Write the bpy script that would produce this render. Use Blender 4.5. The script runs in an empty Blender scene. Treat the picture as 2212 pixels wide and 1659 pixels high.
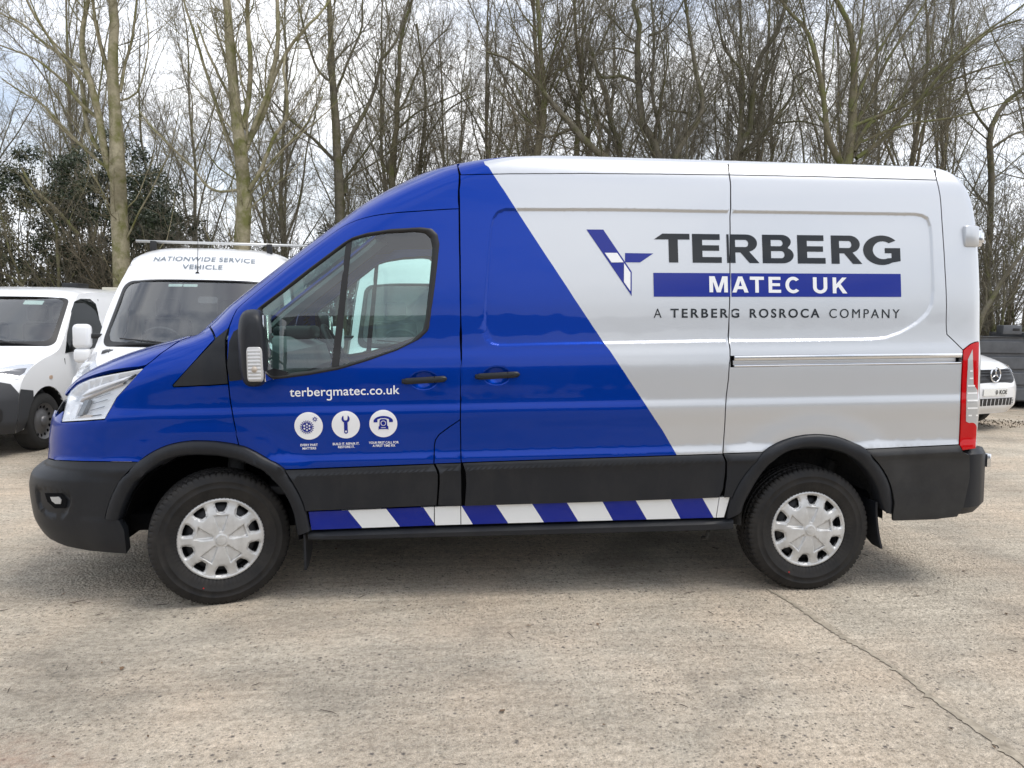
import bpy, bmesh, math, random
import numpy as np
from mathutils import Vector, Matrix
from mathutils.geometry import delaunay_2d_cdt
SC = bpy.context.scene
COL = SC.collection
# ------------------------------------------------------------------ camera
cam_data = bpy.data.cameras.new('camera')
cam_data.sensor_width = 36.0
cam_data.lens = 36.0 * 1698.0 / 2212.0
cam_data.clip_start = 0.05
cam_data.clip_end = 2000
cam = bpy.data.objects.new('camera', cam_data)
COL.objects.link(cam)
_yaw, _pitch, _roll = .0930, .0818, .0108
_fw = Vector((math.sin(_yaw)*math.cos(_pitch), math.cos(_yaw)*math.cos(_pitch), -math.sin(_pitch)))
_r0 = Vector((math.cos(_yaw), -math.sin(_yaw), 0)); _u0 = _r0.cross(_fw)
_r = _r0*math.cos(_roll) + _u0*math.sin(_roll); _u = _u0*math.cos(_roll) - _r0*math.sin(_roll)
cam.matrix_world = Matrix(((_r.x, _u.x, -_fw.x, 1.1921), (_r.y, _u.y, -_fw.y, -5.2157), (_r.z, _u.z, -_fw.z, 1.5342), (0, 0, 0, 1)))
SC.camera = cam
# ------------------------------------------------------------------ sky, sun, exposure
SUN_EL, SUN_AZ = math.radians(64), math.radians(112)      # azimuth from +Y towards +X: high, to the right of the van
world = bpy.data.worlds.new('World'); SC.world = world; world.use_nodes = True
nt = world.node_tree; nt.nodes.clear()
def wn(t, **k):
    n = nt.nodes.new(t)
    for a, v in k.items(): setattr(n, a, v)
    return n
sky = wn('ShaderNodeTexSky', sky_type='NISHITA', sun_disc=False, sun_elevation=SUN_EL, sun_rotation=SUN_AZ, air_density=1.0, dust_density=1.5, ozone_density=1.2)
tc = wn('ShaderNodeTexCoord'); mp = wn('ShaderNodeMapping'); mp.inputs['Scale'].default_value = (1.0, 1.0, 2.2)
n1 = wn('ShaderNodeTexNoise'); n1.inputs['Scale'].default_value = 3.4; n1.inputs['Detail'].default_value = 7; n1.inputs['Roughness'].default_value = .55
cr = wn('ShaderNodeValToRGB'); cr.color_ramp.elements[0].position = .36; cr.color_ramp.elements[0].color = (.34, .34, .34, 1)
cr.color_ramp.elements[1].position = .56; cr.color_ramp.elements[1].color = (1, 1, 1, 1)
n2 = wn('ShaderNodeTexNoise'); n2.inputs['Scale'].default_value = 1.3; n2.inputs['Detail'].default_value = 4
cr2 = wn('ShaderNodeValToRGB'); cr2.color_ramp.elements[0].position = .35; cr2.color_ramp.elements[0].color = (7.4, 7.9, 9.0, 1)
cr2.color_ramp.elements[1].position = .65; cr2.color_ramp.elements[1].color = (10.0, 10.1, 10.3, 1)
mx = wn('ShaderNodeMix', data_type='RGBA')
bg = wn('ShaderNodeBackground'); bg.inputs['Strength'].default_value = .1
ow = wn('ShaderNodeOutputWorld')
lk = nt.links.new
lk(tc.outputs['Generated'], mp.inputs['Vector']); lk(mp.outputs['Vector'], n1.inputs['Vector']); lk(mp.outputs['Vector'], n2.inputs['Vector'])
lk(n1.outputs['Fac'], cr.inputs['Fac']); lk(n2.outputs['Fac'], cr2.inputs['Fac'])
lk(cr.outputs['Color'], mx.inputs['Factor']); lk(sky.outputs['Color'], mx.inputs['A']); lk(cr2.outputs['Color'], mx.inputs['B'])
lk(mx.outputs['Result'], bg.inputs['Color']); lk(bg.outputs['Background'], ow.inputs['Surface'])
sd = bpy.data.lights.new('sun', 'SUN'); sd.energy = 1.3; sd.angle = math.radians(26); sd.color = (1.0, .95, .88)
sun = bpy.data.objects.new('sun', sd); COL.objects.link(sun)
_sd = Vector((math.sin(SUN_AZ)*math.cos(SUN_EL), math.cos(SUN_AZ)*math.cos(SUN_EL), math.sin(SUN_EL)))
sun.rotation_euler = _sd.to_track_quat('Z', 'Y').to_euler()
SC.view_settings.view_transform = 'Standard'; SC.view_settings.look = 'None'
SC.view_settings.exposure = 0.66; SC.view_settings.gamma = 1.0; SC.view_settings.use_curve_mapping = False
SC.cycles.max_bounces = 8; SC.cycles.transparent_max_bounces = 16
SC.cycles.use_denoising = True
random.seed(11); rng = np.random.default_rng(5)
# ------------------------------------------------------------------ helpers
def mat(name, col, rough=.5, metal=0., coat=0., coat_rough=.03, spec=.5, **k):
    m = bpy.data.materials.new(name); m.use_nodes = True
    b = m.node_tree.nodes['Principled BSDF']
    b.inputs['Base Color'].default_value = (*col, 1); b.inputs['Roughness'].default_value = rough; b.inputs['Metallic'].default_value = metal
    b.inputs['Coat Weight'].default_value = coat; b.inputs['Coat Roughness'].default_value = coat_rough; b.inputs['Specular IOR Level'].default_value = spec
    return m
def N(m, t, **k):
    n = m.node_tree.nodes.new(t)
    for a, v in k.items():
        if a in n.inputs: n.inputs[a].default_value = v
        else: setattr(n, a, v)
    return n
def LK(m, a, b): m.node_tree.links.new(a, b)
def add_noise(m, scale, lo, hi, detail=6, rough=.6, bump=0., bscale=None, coord='Object', bdist=.002, rrange=None):
    """colour mottling between lo and hi, fine relief and gloss change"""
    b = m.node_tree.nodes['Principled BSDF']
    t = N(m, 'ShaderNodeTexCoord'); n = N(m, 'ShaderNodeTexNoise', Scale=scale, Detail=detail, Roughness=rough)
    LK(m, t.outputs[coord], n.inputs['Vector'])
    r = N(m, 'ShaderNodeValToRGB'); e = r.color_ramp.elements
    e[0].position = .3; e[1].position = .7; e[0].color = (*lo, 1); e[1].color = (*hi, 1)
    LK(m, n.outputs['Fac'], r.inputs['Fac']); LK(m, r.outputs['Color'], b.inputs['Base Color'])
    if rrange:
        q = N(m, 'ShaderNodeMapRange'); q.inputs['To Min'].default_value = rrange[0]; q.inputs['To Max'].default_value = rrange[1]
        q.inputs['From Min'].default_value = .3; q.inputs['From Max'].default_value = .7
        LK(m, n.outputs['Fac'], q.inputs['Value']); LK(m, q.outputs['Result'], b.inputs['Roughness'])
    if bump:
        n2 = N(m, 'ShaderNodeTexNoise', Scale=bscale or scale*4, Detail=4, Roughness=.6); LK(m, t.outputs[coord], n2.inputs['Vector'])
        bp = N(m, 'ShaderNodeBump', Strength=bump, Distance=bdist); LK(m, n2.outputs['Fac'], bp.inputs['Height']); LK(m, bp.outputs['Normal'], b.inputs['Normal'])
    return m
def thin_glass(name, tint, refl=1.0, rough=0.0):
    m = bpy.data.materials.new(name); m.use_nodes = True; t = m.node_tree; t.nodes.clear()
    o = N(m, 'ShaderNodeOutputMaterial'); tr = N(m, 'ShaderNodeBsdfTransparent'); tr.inputs['Color'].default_value = (*tint, 1)
    g = N(m, 'ShaderNodeBsdfGlossy'); g.inputs['Roughness'].default_value = rough; g.inputs['Color'].default_value = (refl, refl, refl, 1)
    f = N(m, 'ShaderNodeLayerWeight'); f.inputs['Blend'].default_value = .5      # Schlick: same from both sides of the thin pane
    p5 = N(m, 'ShaderNodeMath', operation='POWER'); p5.inputs[1].default_value = 5.0; LK(m, f.outputs['Facing'], p5.inputs[0])
    sc = N(m, 'ShaderNodeMath', operation='MULTIPLY_ADD'); sc.inputs[1].default_value = .92; sc.inputs[2].default_value = .055; LK(m, p5.outputs[0], sc.inputs[0])
    k = N(m, 'ShaderNodeMath', operation='MULTIPLY'); k.name = 'strength'; k.inputs[1].default_value = 1.7; k.use_clamp = True
    LK(m, sc.outputs[0], k.inputs[0])
    x = N(m, 'ShaderNodeMixShader'); LK(m, k.outputs[0], x.inputs['Fac']); LK(m, tr.outputs[0], x.inputs[1]); LK(m, g.outputs[0], x.inputs[2]); LK(m, x.outputs[0], o.inputs['Surface'])
    return m
def link(o, parent=None):
    COL.objects.link(o)
    if parent is not None: o.parent = parent
    return o
def tag(o, label=None, cat=None, group=None, kind=None):
    if label: o['label'] = label
    if cat: o['category'] = cat
    if group: o['group'] = group
    if kind: o['kind'] = kind
    return o
def empty(name, loc=(0, 0, 0), rz=0.0, label=None, cat=None, group=None):
    o = bpy.data.objects.new(name, None); o.empty_display_size = .2; link(o); o.location = loc; o.rotation_euler = (0, 0, rz)
    return tag(o, label, cat, group)
def mesh_obj(name, V, F, mats, parent=None, mi=None, normals=None, smooth=True):
    me = bpy.data.meshes.new(name)
    me.from_pydata([tuple(map(float, v)) for v in V], [], [tuple(int(i) for i in f) for f in F])
    if not isinstance(mats, (list, tuple)): mats = [mats]
    for m in mats: me.materials.append(m)
    if mi is not None: me.polygons.foreach_set('material_index', np.asarray(mi, np.int32))
    if smooth: me.polygons.foreach_set('use_smooth', np.ones(len(me.polygons), bool))
    me.update()
    if normals is not None:
        me.normals_split_custom_set_from_vertices([tuple(map(float, n)) for n in normals])
    return link(bpy.data.objects.new(name, me), parent)
def bm_obj(name, bm, m, parent=None, smooth=None):
    me = bpy.data.meshes.new(name); bm.normal_update(); bm.to_mesh(me); bm.free()
    for k in (m if isinstance(m, (list, tuple)) else [m]): me.materials.append(k)
    if smooth is not None:
        me.polygons.foreach_set('use_smooth', np.ones(len(me.polygons), bool))
        me.set_sharp_from_angle(angle=math.radians(smooth))
    return link(bpy.data.objects.new(name, me), parent)
def rbox(bm, x0, x1, y0, y1, z0, z1, bev=0.0, seg=2, M=None):
    r = bmesh.ops.create_cube(bm, size=1.0); vs = r['verts']
    for v in vs: v.co = Vector(((x0+x1)/2 + v.co.x*(x1-x0), (y0+y1)/2 + v.co.y*(y1-y0), (z0+z1)/2 + v.co.z*(z1-z0)))
    if bev > 0:
        es = list({e for v in vs for e in v.link_edges})
        r2 = bmesh.ops.bevel(bm, geom=es, offset=bev, segments=seg, affect='EDGES', profile=.5)
        vs = list({v for f in r2['faces'] for v in f.verts} | {v for v in vs if v.is_valid})
    if M is not None:
        for v in vs: v.co = M @ v.co
    return vs
def box_obj(name, dims, m, parent=None, bev=.01, seg=2, M=None):
    bm = bmesh.new(); rbox(bm, *dims, bev=bev, seg=seg, M=M); return bm_obj(name, bm, m, parent, smooth=40)
def tube(path, rad, n=8, cap=True):
    """vertices and faces of a tube along a path; rad a number or one per point"""
    P = np.asarray(path, float); k = len(P); R = np.full(k, rad) if np.isscalar(rad) else np.asarray(rad, float)
    T = np.gradient(P, axis=0); T /= np.linalg.norm(T, axis=1)[:, None] + 1e-12
    a = np.array([0, 0, 1.]) if abs(T[0, 2]) < .9 else np.array([1., 0, 0])
    u = np.cross(T[0], a); u /= np.linalg.norm(u); V = []
    for i in range(k):
        u = u - T[i]*(u@T[i]); u /= np.linalg.norm(u) + 1e-12; w = np.cross(T[i], u)
        for j in range(n):
            t = 2*math.pi*j/n; V.append(P[i] + R[i]*(math.cos(t)*u + math.sin(t)*w))
    F = [(i*n+j, i*n+(j+1) % n, (i+1)*n+(j+1) % n, (i+1)*n+j) for i in range(k-1) for j in range(n)]
    if cap: F += [tuple(range(n-1, -1, -1)), tuple((k-1)*n+j for j in range(n))]
    return V, F
def lathe(prof, n=48, axis='y'):
    """prof: (radius, along) pairs; closed ring of n"""
    V = []; F = []; m = len(prof)
    for j in range(n):
        t = 2*math.pi*j/n
        for r, a in prof: V.append((r*math.cos(t), a, r*math.sin(t)) if axis == 'y' else (r*math.cos(t), r*math.sin(t), a))
    for j in range(n):
        for i in range(m-1):
            a, b = j*m+i, ((j+1) % n)*m+i
            F.append((a, a+1, b+1, b))
    return V, F
def merge(parts):
    V = []; F = []
    for v, f in parts:
        o = len(V); V += [tuple(p) for p in v]; F += [tuple(i+o for i in q) for q in f]
    return V, F
def boxvf(x0, x1, y0, y1, z0, z1):
    V = [(x, y, z) for x in (x0, x1) for y in (y0, y1) for z in (z0, z1)]
    return V, [(0, 1, 3, 2), (4, 6, 7, 5), (0, 4, 5, 1), (2, 3, 7, 6), (0, 2, 6, 4), (1, 5, 7, 3)]
def dup(o, parent=None, data=True):
    c = o.copy(); link(c); c.parent = parent
    for ch in list(o.children): dup(ch, c)
    return c
def inside(px, pz, poly):
    P = np.asarray(poly, float); r = np.zeros(np.shape(px), bool)
    for i in range(len(P)):
        a = P[i]; b = P[(i+1) % len(P)]
        if a[1] == b[1]: continue
        c = (a[1] > pz) != (b[1] > pz); r ^= c & (px < a[0] + (pz-a[1])*(b[0]-a[0])/(b[1]-a[1]))
    return r
def cdt(loops, lines=(), grid=None):
    """triangulate the inside of loops[0] minus loops[1:], keeping lines as edges"""
    V = []; E = []
    for lp in loops:
        o = len(V); V += [tuple(p) for p in lp]; n = len(lp); E += [(o+i, o+(i+1) % n) for i in range(n)]
    for l in lines:
        o = len(V); V += [tuple(p) for p in l]; E += [(o+i, o+i+1) for i in range(len(l)-1)]
    if grid is not None: V += [tuple(p) for p in grid]
    r = delaunay_2d_cdt([Vector(v) for v in V], E, [], 0, 1e-6)
    P = np.array([(v.x, v.y) for v in r[0]]); T = np.array([f for f in r[2] if len(f) == 3])
    c = P[T].mean(1); k = inside(c[:, 0], c[:, 1], loops[0])
    for h in loops[1:]: k &= ~inside(c[:, 0], c[:, 1], h)
    T = T[k]
    a, b, d = P[T[:, 0]], P[T[:, 1]], P[T[:, 2]]
    ar = (b[:, 0]-a[:, 0])*(d[:, 1]-a[:, 1]) - (b[:, 1]-a[:, 1])*(d[:, 0]-a[:, 0])
    T[ar < 0] = T[ar < 0][:, ::-1]
    T = T[np.abs(ar) > 1e-10]
    u, iv = np.unique(T, return_inverse=True)
    return P[u], iv.reshape(T.shape)
def text_tris(body, bold=0.0, space=1.0):
    cu = bpy.data.curves.new('t', 'FONT'); cu.body = body; cu.offset = bold; cu.space_character = space; cu.resolution_u = 6
    o = bpy.data.objects.new('t', cu); COL.objects.link(o); dg = bpy.context.evaluated_depsgraph_get()
    me = o.evaluated_get(dg).to_mesh(); me.calc_loop_triangles()
    V = np.array([v.co[:2] for v in me.vertices]); T = np.array([t.vertices[:] for t in me.loop_triangles])
    o.evaluated_get(dg).to_mesh_clear(); bpy.data.objects.remove(o); bpy.data.curves.remove(cu)
    return V, T

# ------------------------------------------------------------------ ground
def sstep(a, b, x):
    t = np.clip((np.asarray(x, float)-a)/(b-a), 0, 1); return t*t*(3-2*t)
def gz(x, y):
    """height of the yard: level round the van, falling away to the far right; wooded bank beyond"""
    x = np.asarray(x, float); y = np.asarray(y, float)
    h = -.12*sstep(8, 12, x)*sstep(5, 9, y)
    b = sstep(9.6, 13.5, y)*(1.25*sstep(7.0, 11.5, x)+.25)
    return h+b
CONC = bpy.data.materials.new('worn_concrete'); CONC.use_nodes = True
def concrete(m):
    b = m.node_tree.nodes['Principled BSDF']; b.inputs['Specular IOR Level'].default_value = .25
    t = N(m, 'ShaderNodeTexCoord'); vec = t.outputs['Object']
    def noise(sc, det=6, ro=.6, dist=0.):
        n = N(m, 'ShaderNodeTexNoise', Scale=sc, Detail=det, Roughness=ro, Distortion=dist); LK(m, vec, n.inputs['Vector']); return n.outputs['Fac']
    def ramp(fac, p0, c0, p1, c1):
        r = N(m, 'ShaderNodeValToRGB'); e = r.color_ramp.elements; e[0].position = p0; e[1].position = p1; e[0].color = (*c0, 1); e[1].color = (*c1, 1); LK(m, fac, r.inputs['Fac']); return r.outputs['Color']
    def mix(f, a, c, mode='MIX'):
        x = N(m, 'ShaderNodeMix', data_type='RGBA', blend_type=mode)
        if isinstance(f, float): x.inputs['Factor'].default_value = f
        else: LK(m, f, x.inputs['Factor'])
        for s_, v in (('A', a), ('B', c)):
            if isinstance(v, tuple): x.inputs[s_].default_value = (*v, 1)
            else: LK(m, v, x.inputs[s_])
        return x.outputs['Result']
    base_ = ramp(noise(.75, 7, .62, .4), .34, (.36, .32, .26), .66, (.68, .61, .50))
    warm = ramp(noise(.9, 6, .6), .42, (0, 0, 0), .70, (1, 1, 1))
    base_ = mix(N(m, 'ShaderNodeMath', operation='MULTIPLY').outputs[0] if False else warm, base_, (.64, .53, .41))
    # long scrape marks from brushing and tyres
    mp_ = N(m, 'ShaderNodeMapping'); mp_.inputs['Scale'].default_value = (.7, 9, 1); mp_.inputs['Rotation'].default_value = (0, 0, -.12); LK(m, vec, mp_.inputs['Vector'])
    sn = N(m, 'ShaderNodeTexNoise', Scale=1.5, Detail=6, Roughness=.6); LK(m, mp_.outputs['Vector'], sn.inputs['Vector'])
    base_ = mix(.34, base_, ramp(sn.outputs['Fac'], .36, (.60, .59, .58), .62, (1.15, 1.15, 1.15)), 'MULTIPLY')
    # exposed aggregate: dark and pale stones
    v1 = N(m, 'ShaderNodeTexVoronoi', Scale=64.0, Randomness=1.0); LK(m, vec, v1.inputs['Vector'])
    wn_ = N(m, 'ShaderNodeTexVoronoi', Scale=27.0, Randomness=1.0); LK(m, vec, wn_.inputs['Vector'])
    sep = N(m, 'ShaderNodeSeparateColor'); LK(m, v1.outputs['Color'], sep.inputs['Color'])
    stone = ramp(v1.outputs['Distance'], .22, (1, 1, 1), .42, (0, 0, 0))
    pick_ = ramp(sep.outputs['Red'], .50, (0, 0, 0), .62, (1, 1, 1))
    cover = ramp(noise(3.0, 4, .6), .36, (.25, .25, .25), .62, (1, 1, 1))
    f = mix(1.0, mix(1.0, stone, pick_, 'MULTIPLY'), cover, 'MULTIPLY')
    base_ = mix(f, base_, mix(sep.outputs['Green'], (.13, .115, .095), (.26, .235, .20)))
    sep2 = N(m, 'ShaderNodeSeparateColor'); LK(m, wn_.outputs['Color'], sep2.inputs['Color'])
    big = mix(1.0, ramp(wn_.outputs['Distance'], .12, (1, 1, 1), .30, (0, 0, 0)), ramp(sep2.outputs['Red'], .80, (0, 0, 0), .86, (1, 1, 1)), 'MULTIPLY')
    base_ = mix(big, base_, (.15, .135, .12))
    fine = ramp(noise(230, 3, .7), .36, (.55, .55, .55), .64, (1.3, 1.3, 1.3)); base_ = mix(.8, base_, fine, 'MULTIPLY')
    mid = ramp(noise(30, 6, .8), .38, (.68, .67, .65), .60, (1.18, 1.18, 1.18)); base_ = mix(.85, base_, mid, 'MULTIPLY')
    # reddish stain near the front, oil spots, damp patches
    oil = ramp(noise(.62, 5, .5, .8), .60, (0, 0, 0), .70, (.42, .42, .42)); base_ = mix(oil, base_, (.20, .18, .155))
    st_ = ramp(noise(1.7, 6, .6, .6), .60, (0, 0, 0), .72, (1, 1, 1)); base_ = mix(.45, base_, mix(st_, base_, (.22, .195, .16)))
    red = N(m, 'ShaderNodeTexGradient', gradient_type='SPHERICAL'); mr = N(m, 'ShaderNodeMapping', vector_type='TEXTURE'); mr.inputs['Location'].default_value = (-.55, -2.65, 0); mr.inputs['Scale'].default_value = (.75, .40, 1); LK(m, vec, mr.inputs['Vector']); LK(m, mr.outputs['Vector'], red.inputs['Vector'])
    rf_ = mix(1.0, red.outputs['Color'], ramp(noise(9, 5), .30, (0, 0, 0), .6, (.75, .75, .75)), 'MULTIPLY'); base_ = mix(rf_, base_, (.56, .33, .23))
    LK(m, base_, b.inputs['Base Color']); b.inputs['Roughness'].default_value = .88
    hs_ = N(m, 'ShaderNodeMath', operation='ADD'); LK(m, noise(120, 4, .7), hs_.inputs[0]); LK(m, v1.outputs['Distance'], hs_.inputs[1])
    bp = N(m, 'ShaderNodeBump', Strength=1.0, Distance=.010); LK(m, hs_.outputs[0], bp.inputs['Height'])
    bp2 = N(m, 'ShaderNodeBump', Strength=.6, Distance=.05); LK(m, noise(4.5, 5, .6), bp2.inputs['Height']); LK(m, bp2.outputs['Normal'], bp.inputs['Normal']); LK(m, bp.outputs['Normal'], b.inputs['Normal'])
concrete(CONC)
gx_ = np.concatenate([np.linspace(-400, -30, 10), np.linspace(-28, 34, 63), np.linspace(40, 420, 10)]); gy_ = np.concatenate([np.linspace(-120, -12, 8), np.linspace(-10, 30, 81), np.linspace(36, 900, 14)])
GX, GY = np.meshgrid(gx_, gy_); GZ = gz(GX, GY)
nx_ = len(gx_)
yard = mesh_obj('ground', np.stack([GX, GY, GZ], -1).reshape(-1, 3), [(i*nx_+j, i*nx_+j+1, (i+1)*nx_+j+1, (i+1)*nx_+j) for i in range(len(gy_)-1) for j in range(nx_-1)], CONC)
tag(yard, kind='structure')
# bay joint: a shallow gutter of packed dirt between raised, broken edges
JD = add_noise(mat('joint_dirt', (.24, .205, .155), .95), 22, (.20, .17, .13), (.44, .385, .30), detail=8, bump=.8, bscale=160, bdist=.004)
jr = np.random.default_rng(4); V_ = []; ys_ = np.linspace(-4.6, -.95, 260); ph = jr.normal(size=260)
for y, q in zip(ys_, ph):
    c = 3.115-.085*(y+1.08)-.015*sstep(-1.9, -2.7, y)+.020*math.sin(y*2.3)+.008*math.sin(y*9)+.005*q; w = .009+.008*math.sin(y*3.1)**2+.003*abs(q)+.012*sstep(-2.2, -3.2, y)
    V_ += [(c-w, y, .004), (c-w*.3, y, .0055), (c+w*.4, y, .0045), (c+w, y, .004)]
tag(mesh_obj('bay_joint', V_, [(i*4+j, i*4+j+1, i*4+5+j, i*4+4+j) for i in range(259) for j in range(3)], JD), kind='structure')
# woodland floor
LITM = add_noise(mat('leaf_litter', (.10, .07, .04), .95), 7, (.045, .036, .02), (.14, .10, .06), detail=10, rough=.75, bump=1.0, bscale=40, bdist=.05)
fx = np.linspace(-60, 80, 141); fy = np.concatenate([np.linspace(9.9, 16, 25), np.linspace(17, 80, 22)]); FX, FY = np.meshgrid(fx, fy)
edge = .35*np.sin(FX*1.3)+.25*np.sin(FX*3.1+1); FYe = FY+edge*np.clip(1-(FY-9.9)/3, 0, 1); nf = len(fx)
tag(mesh_obj('woodland_floor', np.stack([FX, FYe, gz(FX, FYe)+.012], -1).reshape(-1, 3), [(i*nf+j, i*nf+j+1, (i+1)*nf+j+1, (i+1)*nf+j) for i in range(len(fy)-1) for j in range(nf-1)], LITM), kind='structure')

# ------------------------------------------------------------------ bare trees, thicket and evergreen shrubs
def fast_mesh(name, V, F, m, parent=None, smooth=True):
    V = np.asarray(V, np.float32); F = np.asarray(F, np.int32); me = bpy.data.meshes.new(name)
    me.vertices.add(len(V)); me.vertices.foreach_set('co', V.ravel()); n = F.shape[1]
    me.loops.add(F.size); me.loops.foreach_set('vertex_index', F.ravel()); me.polygons.add(len(F)); me.polygons.foreach_set('loop_start', np.arange(0, F.size, n, dtype=np.int32))
    me.polygons.foreach_set('use_smooth', np.full(len(F), smooth)); me.materials.append(m); me.update(calc_edges=True)
    return link(bpy.data.objects.new(name, me), parent)
def tubes(P, R, n):
    M, k, _ = P.shape; T = np.gradient(P, axis=1); T /= np.linalg.norm(T, axis=2)[..., None]+1e-9
    a = np.where(np.abs(T[:, :1, 2:3]) < .8, np.array([0, 0, 1.]), np.array([1., 0, 0])); u = np.cross(T, np.broadcast_to(a, T.shape)); u /= np.linalg.norm(u, axis=2)[..., None]+1e-9; w = np.cross(T, u)
    t = 2*np.pi*np.arange(n)/n
    V = P[:, :, None]+R[:, :, None, None]*(np.cos(t)[:, None]*u[:, :, None]+np.sin(t)[:, None]*w[:, :, None])
    i = np.arange(M)[:, None, None]*k*n; j = np.arange(k-1)[None, :, None]*n; c = np.arange(n)[None, None]; c2 = (c+1) % n
    F = np.stack(np.broadcast_arrays(i+j+c, i+j+c2, i+j+n+c2, i+j+n+c), -1)
    return V.reshape(-1, 3), F.reshape(-1, 4)
def pack(parts):
    V, F, o = [], [], 0
    for v, f in parts: V.append(v); F.append(f+o); o += len(v)
    return np.concatenate(V), np.concatenate(F)
def crm(p, n):
    """smooth resample of a polyline of (x, y, z, r)"""
    p = np.asarray(p, float); d = np.r_[0, np.cumsum(np.linalg.norm(np.diff(p[:, :3], axis=0), axis=1))]; t = np.linspace(0, d[-1], n)
    Q = np.vstack([2*p[0]-p[1], p, 2*p[-1]-p[-2]]); k = np.clip(np.searchsorted(d, t, side='right')-1, 0, len(p)-2); f = ((t-d[k])/(d[k+1]-d[k]+1e-9))[:, None]
    a, b, c, e = Q[k], Q[k+1], Q[k+2], Q[k+3]
    o = .5*((2*b)+(-a+c)*f+(2*a-5*b+4*c-e)*f**2+(-a+3*b-3*c+e)*f**3); o[:, 3] = np.interp(t, d, p[:, 3]); return o, d[-1]
def sprout(g, P, R, L, per_m, ang, lenr, k, up, wander, radf, rmin, zmin=None, fr=(.12, 1.0), flat=None, jit=.35):
    """children of the branches P (M,k,3): start points, directions, paths"""
    M, kk, _ = P.shape; cnt = g.poisson(np.maximum(L*per_m, .01)); idx = np.repeat(np.arange(M), cnt)
    if not len(idx): return np.zeros((0, k, 3)), np.zeros((0, k)), np.zeros(0)
    f = fr[0]+(fr[1]-fr[0])*g.random(len(idx)); q = f*(kk-1); i0 = np.minimum(q.astype(int), kk-2); w = (q-i0)[:, None]
    S = P[idx, i0]*(1-w)+P[idx, i0+1]*w; T = P[idx, i0+1]-P[idx, i0]; T /= np.linalg.norm(T, axis=1)[:, None]+1e-9; r0 = R[idx, i0]*(1-w[:, 0])+R[idx, i0+1]*w[:, 0]
    if zmin is not None:
        s_ = S[:, 2] > zmin; S, T, r0, idx, f = S[s_], T[s_], r0[s_], idx[s_], f[s_]
    n = len(S); v = g.normal(size=(n, 3)); v -= T*(v*T).sum(1)[:, None]; v /= np.linalg.norm(v, axis=1)[:, None]+1e-9
    a = np.radians(ang[0]+(ang[1]-ang[0])*g.random(n))[:, None]; D = T*np.cos(a)+v*np.sin(a)
    ln = (lenr[0]+(lenr[1]-lenr[0])*g.random(n)**1.5)*(1-.45*f)*np.clip(.6+r0/.05, .6, 1.25)
    out = [S]; p = S
    for j in range(k-1):
        D = D+g.normal(size=(n, 3))*wander+np.array([0, 0, up]); D /= np.linalg.norm(D, axis=1)[:, None]+1e-9; p = p+D*(ln/(k-1))[:, None]; out.append(p)
    PP = np.stack(out, 1); rb = np.maximum(np.minimum(r0*radf, .0045+.0062*ln), rmin); RR = rb[:, None]*np.linspace(1, .38, k)[None]; RR = np.maximum(RR, rmin*.6)
    return PP, RR, ln
def build_tree(root, limbs, g, bark, twigm, dens=1.0, zmin=1.6, up=.10, ang=(28, 60), l2=(.7, 2.9), twig=1.0, wander=.13, sides=9, rmin=.0028):
    parts = []; PL, RL, LL = [], [], []
    for i, l in enumerate(limbs):
        q, L = crm(l, 22); q[:, :2] += np.cumsum(g.normal(size=(22, 2)), 0)*.006*(q[:, 3:4] < .2); parts.append(tubes(q[None, :, :3], q[None, :, 3], sides)); PL.append(q[:, :3]); RL.append(q[:, 3]); LL.append(L)
        if i == 0:
            v, f = parts[0]; v = v+g.normal(size=v.shape)*.004; trunk = fast_mesh('trunk', v, f, bark, root)
    if len(parts) > 1: fast_mesh('limbs', *pack(parts[1:]), bark, root)['kind'] = 'stuff'
    P1, R1, L1 = np.stack(PL), np.stack(RL), np.array(LL)
    P2, R2, L2 = sprout(g, P1, R1, L1, 3.2*dens, ang, l2, 8, up, wander, .34, .006, zmin)
    P3, R3, L3 = sprout(g, P2, R2, L2, 5.6*dens, (30, 65), (.40, 1.5), 5, up*.8, wander*1.2, .55, .0042)
    P3b, R3b, L3b = sprout(g, P1, R1, L1, 5.0*dens, (35, 75), (.35, 1.4), 5, up, wander, .15, .0042, zmin)
    P3, R3, L3 = np.concatenate([P3, P3b]), np.concatenate([R3, R3b]), np.concatenate([L3, L3b])
    P4, R4, L4 = sprout(g, P3, R3, L3, 9.0*twig, (30, 70), (.14, .60), 3, up*.5, wander*1.4, .6, rmin)
    fast_mesh('branches', *pack([tubes(P2, R2, 4)]), bark, root)['kind'] = 'stuff'
    fast_mesh('twigs', *pack([tubes(P3, R3, 3), tubes(P4, R4, 3)]), twigm, root)['kind'] = 'stuff'
    return P4
def barkmat(n, lo, hi, moss=None):
    m = add_noise(mat(n, lo, .9, spec=.2), 9, lo, hi, detail=8, rough=.7, bump=.7, bscale=45, bdist=.02)
    if moss:
        b = m.node_tree.nodes['Principled BSDF']; src = b.inputs['Base Color'].links[0].from_socket
        t = [x for x in m.node_tree.nodes if x.type == 'TEX_COORD'][0]; q = N(m, 'ShaderNodeTexNoise', Scale=2.6, Detail=6, Roughness=.65); LK(m, t.outputs['Object'], q.inputs['Vector'])
        r = N(m, 'ShaderNodeValToRGB'); r.color_ramp.elements[0].position = .46; r.color_ramp.elements[1].position = .62; LK(m, q.outputs['Fac'], r.inputs['Fac'])
        x = N(m, 'ShaderNodeMix', data_type='RGBA'); LK(m, r.outputs['Color'], x.inputs['Factor']); LK(m, src, x.inputs['A']); x.inputs['B'].default_value = (*moss, 1); LK(m, x.outputs['Result'], b.inputs['Base Color'])
    return m
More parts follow.
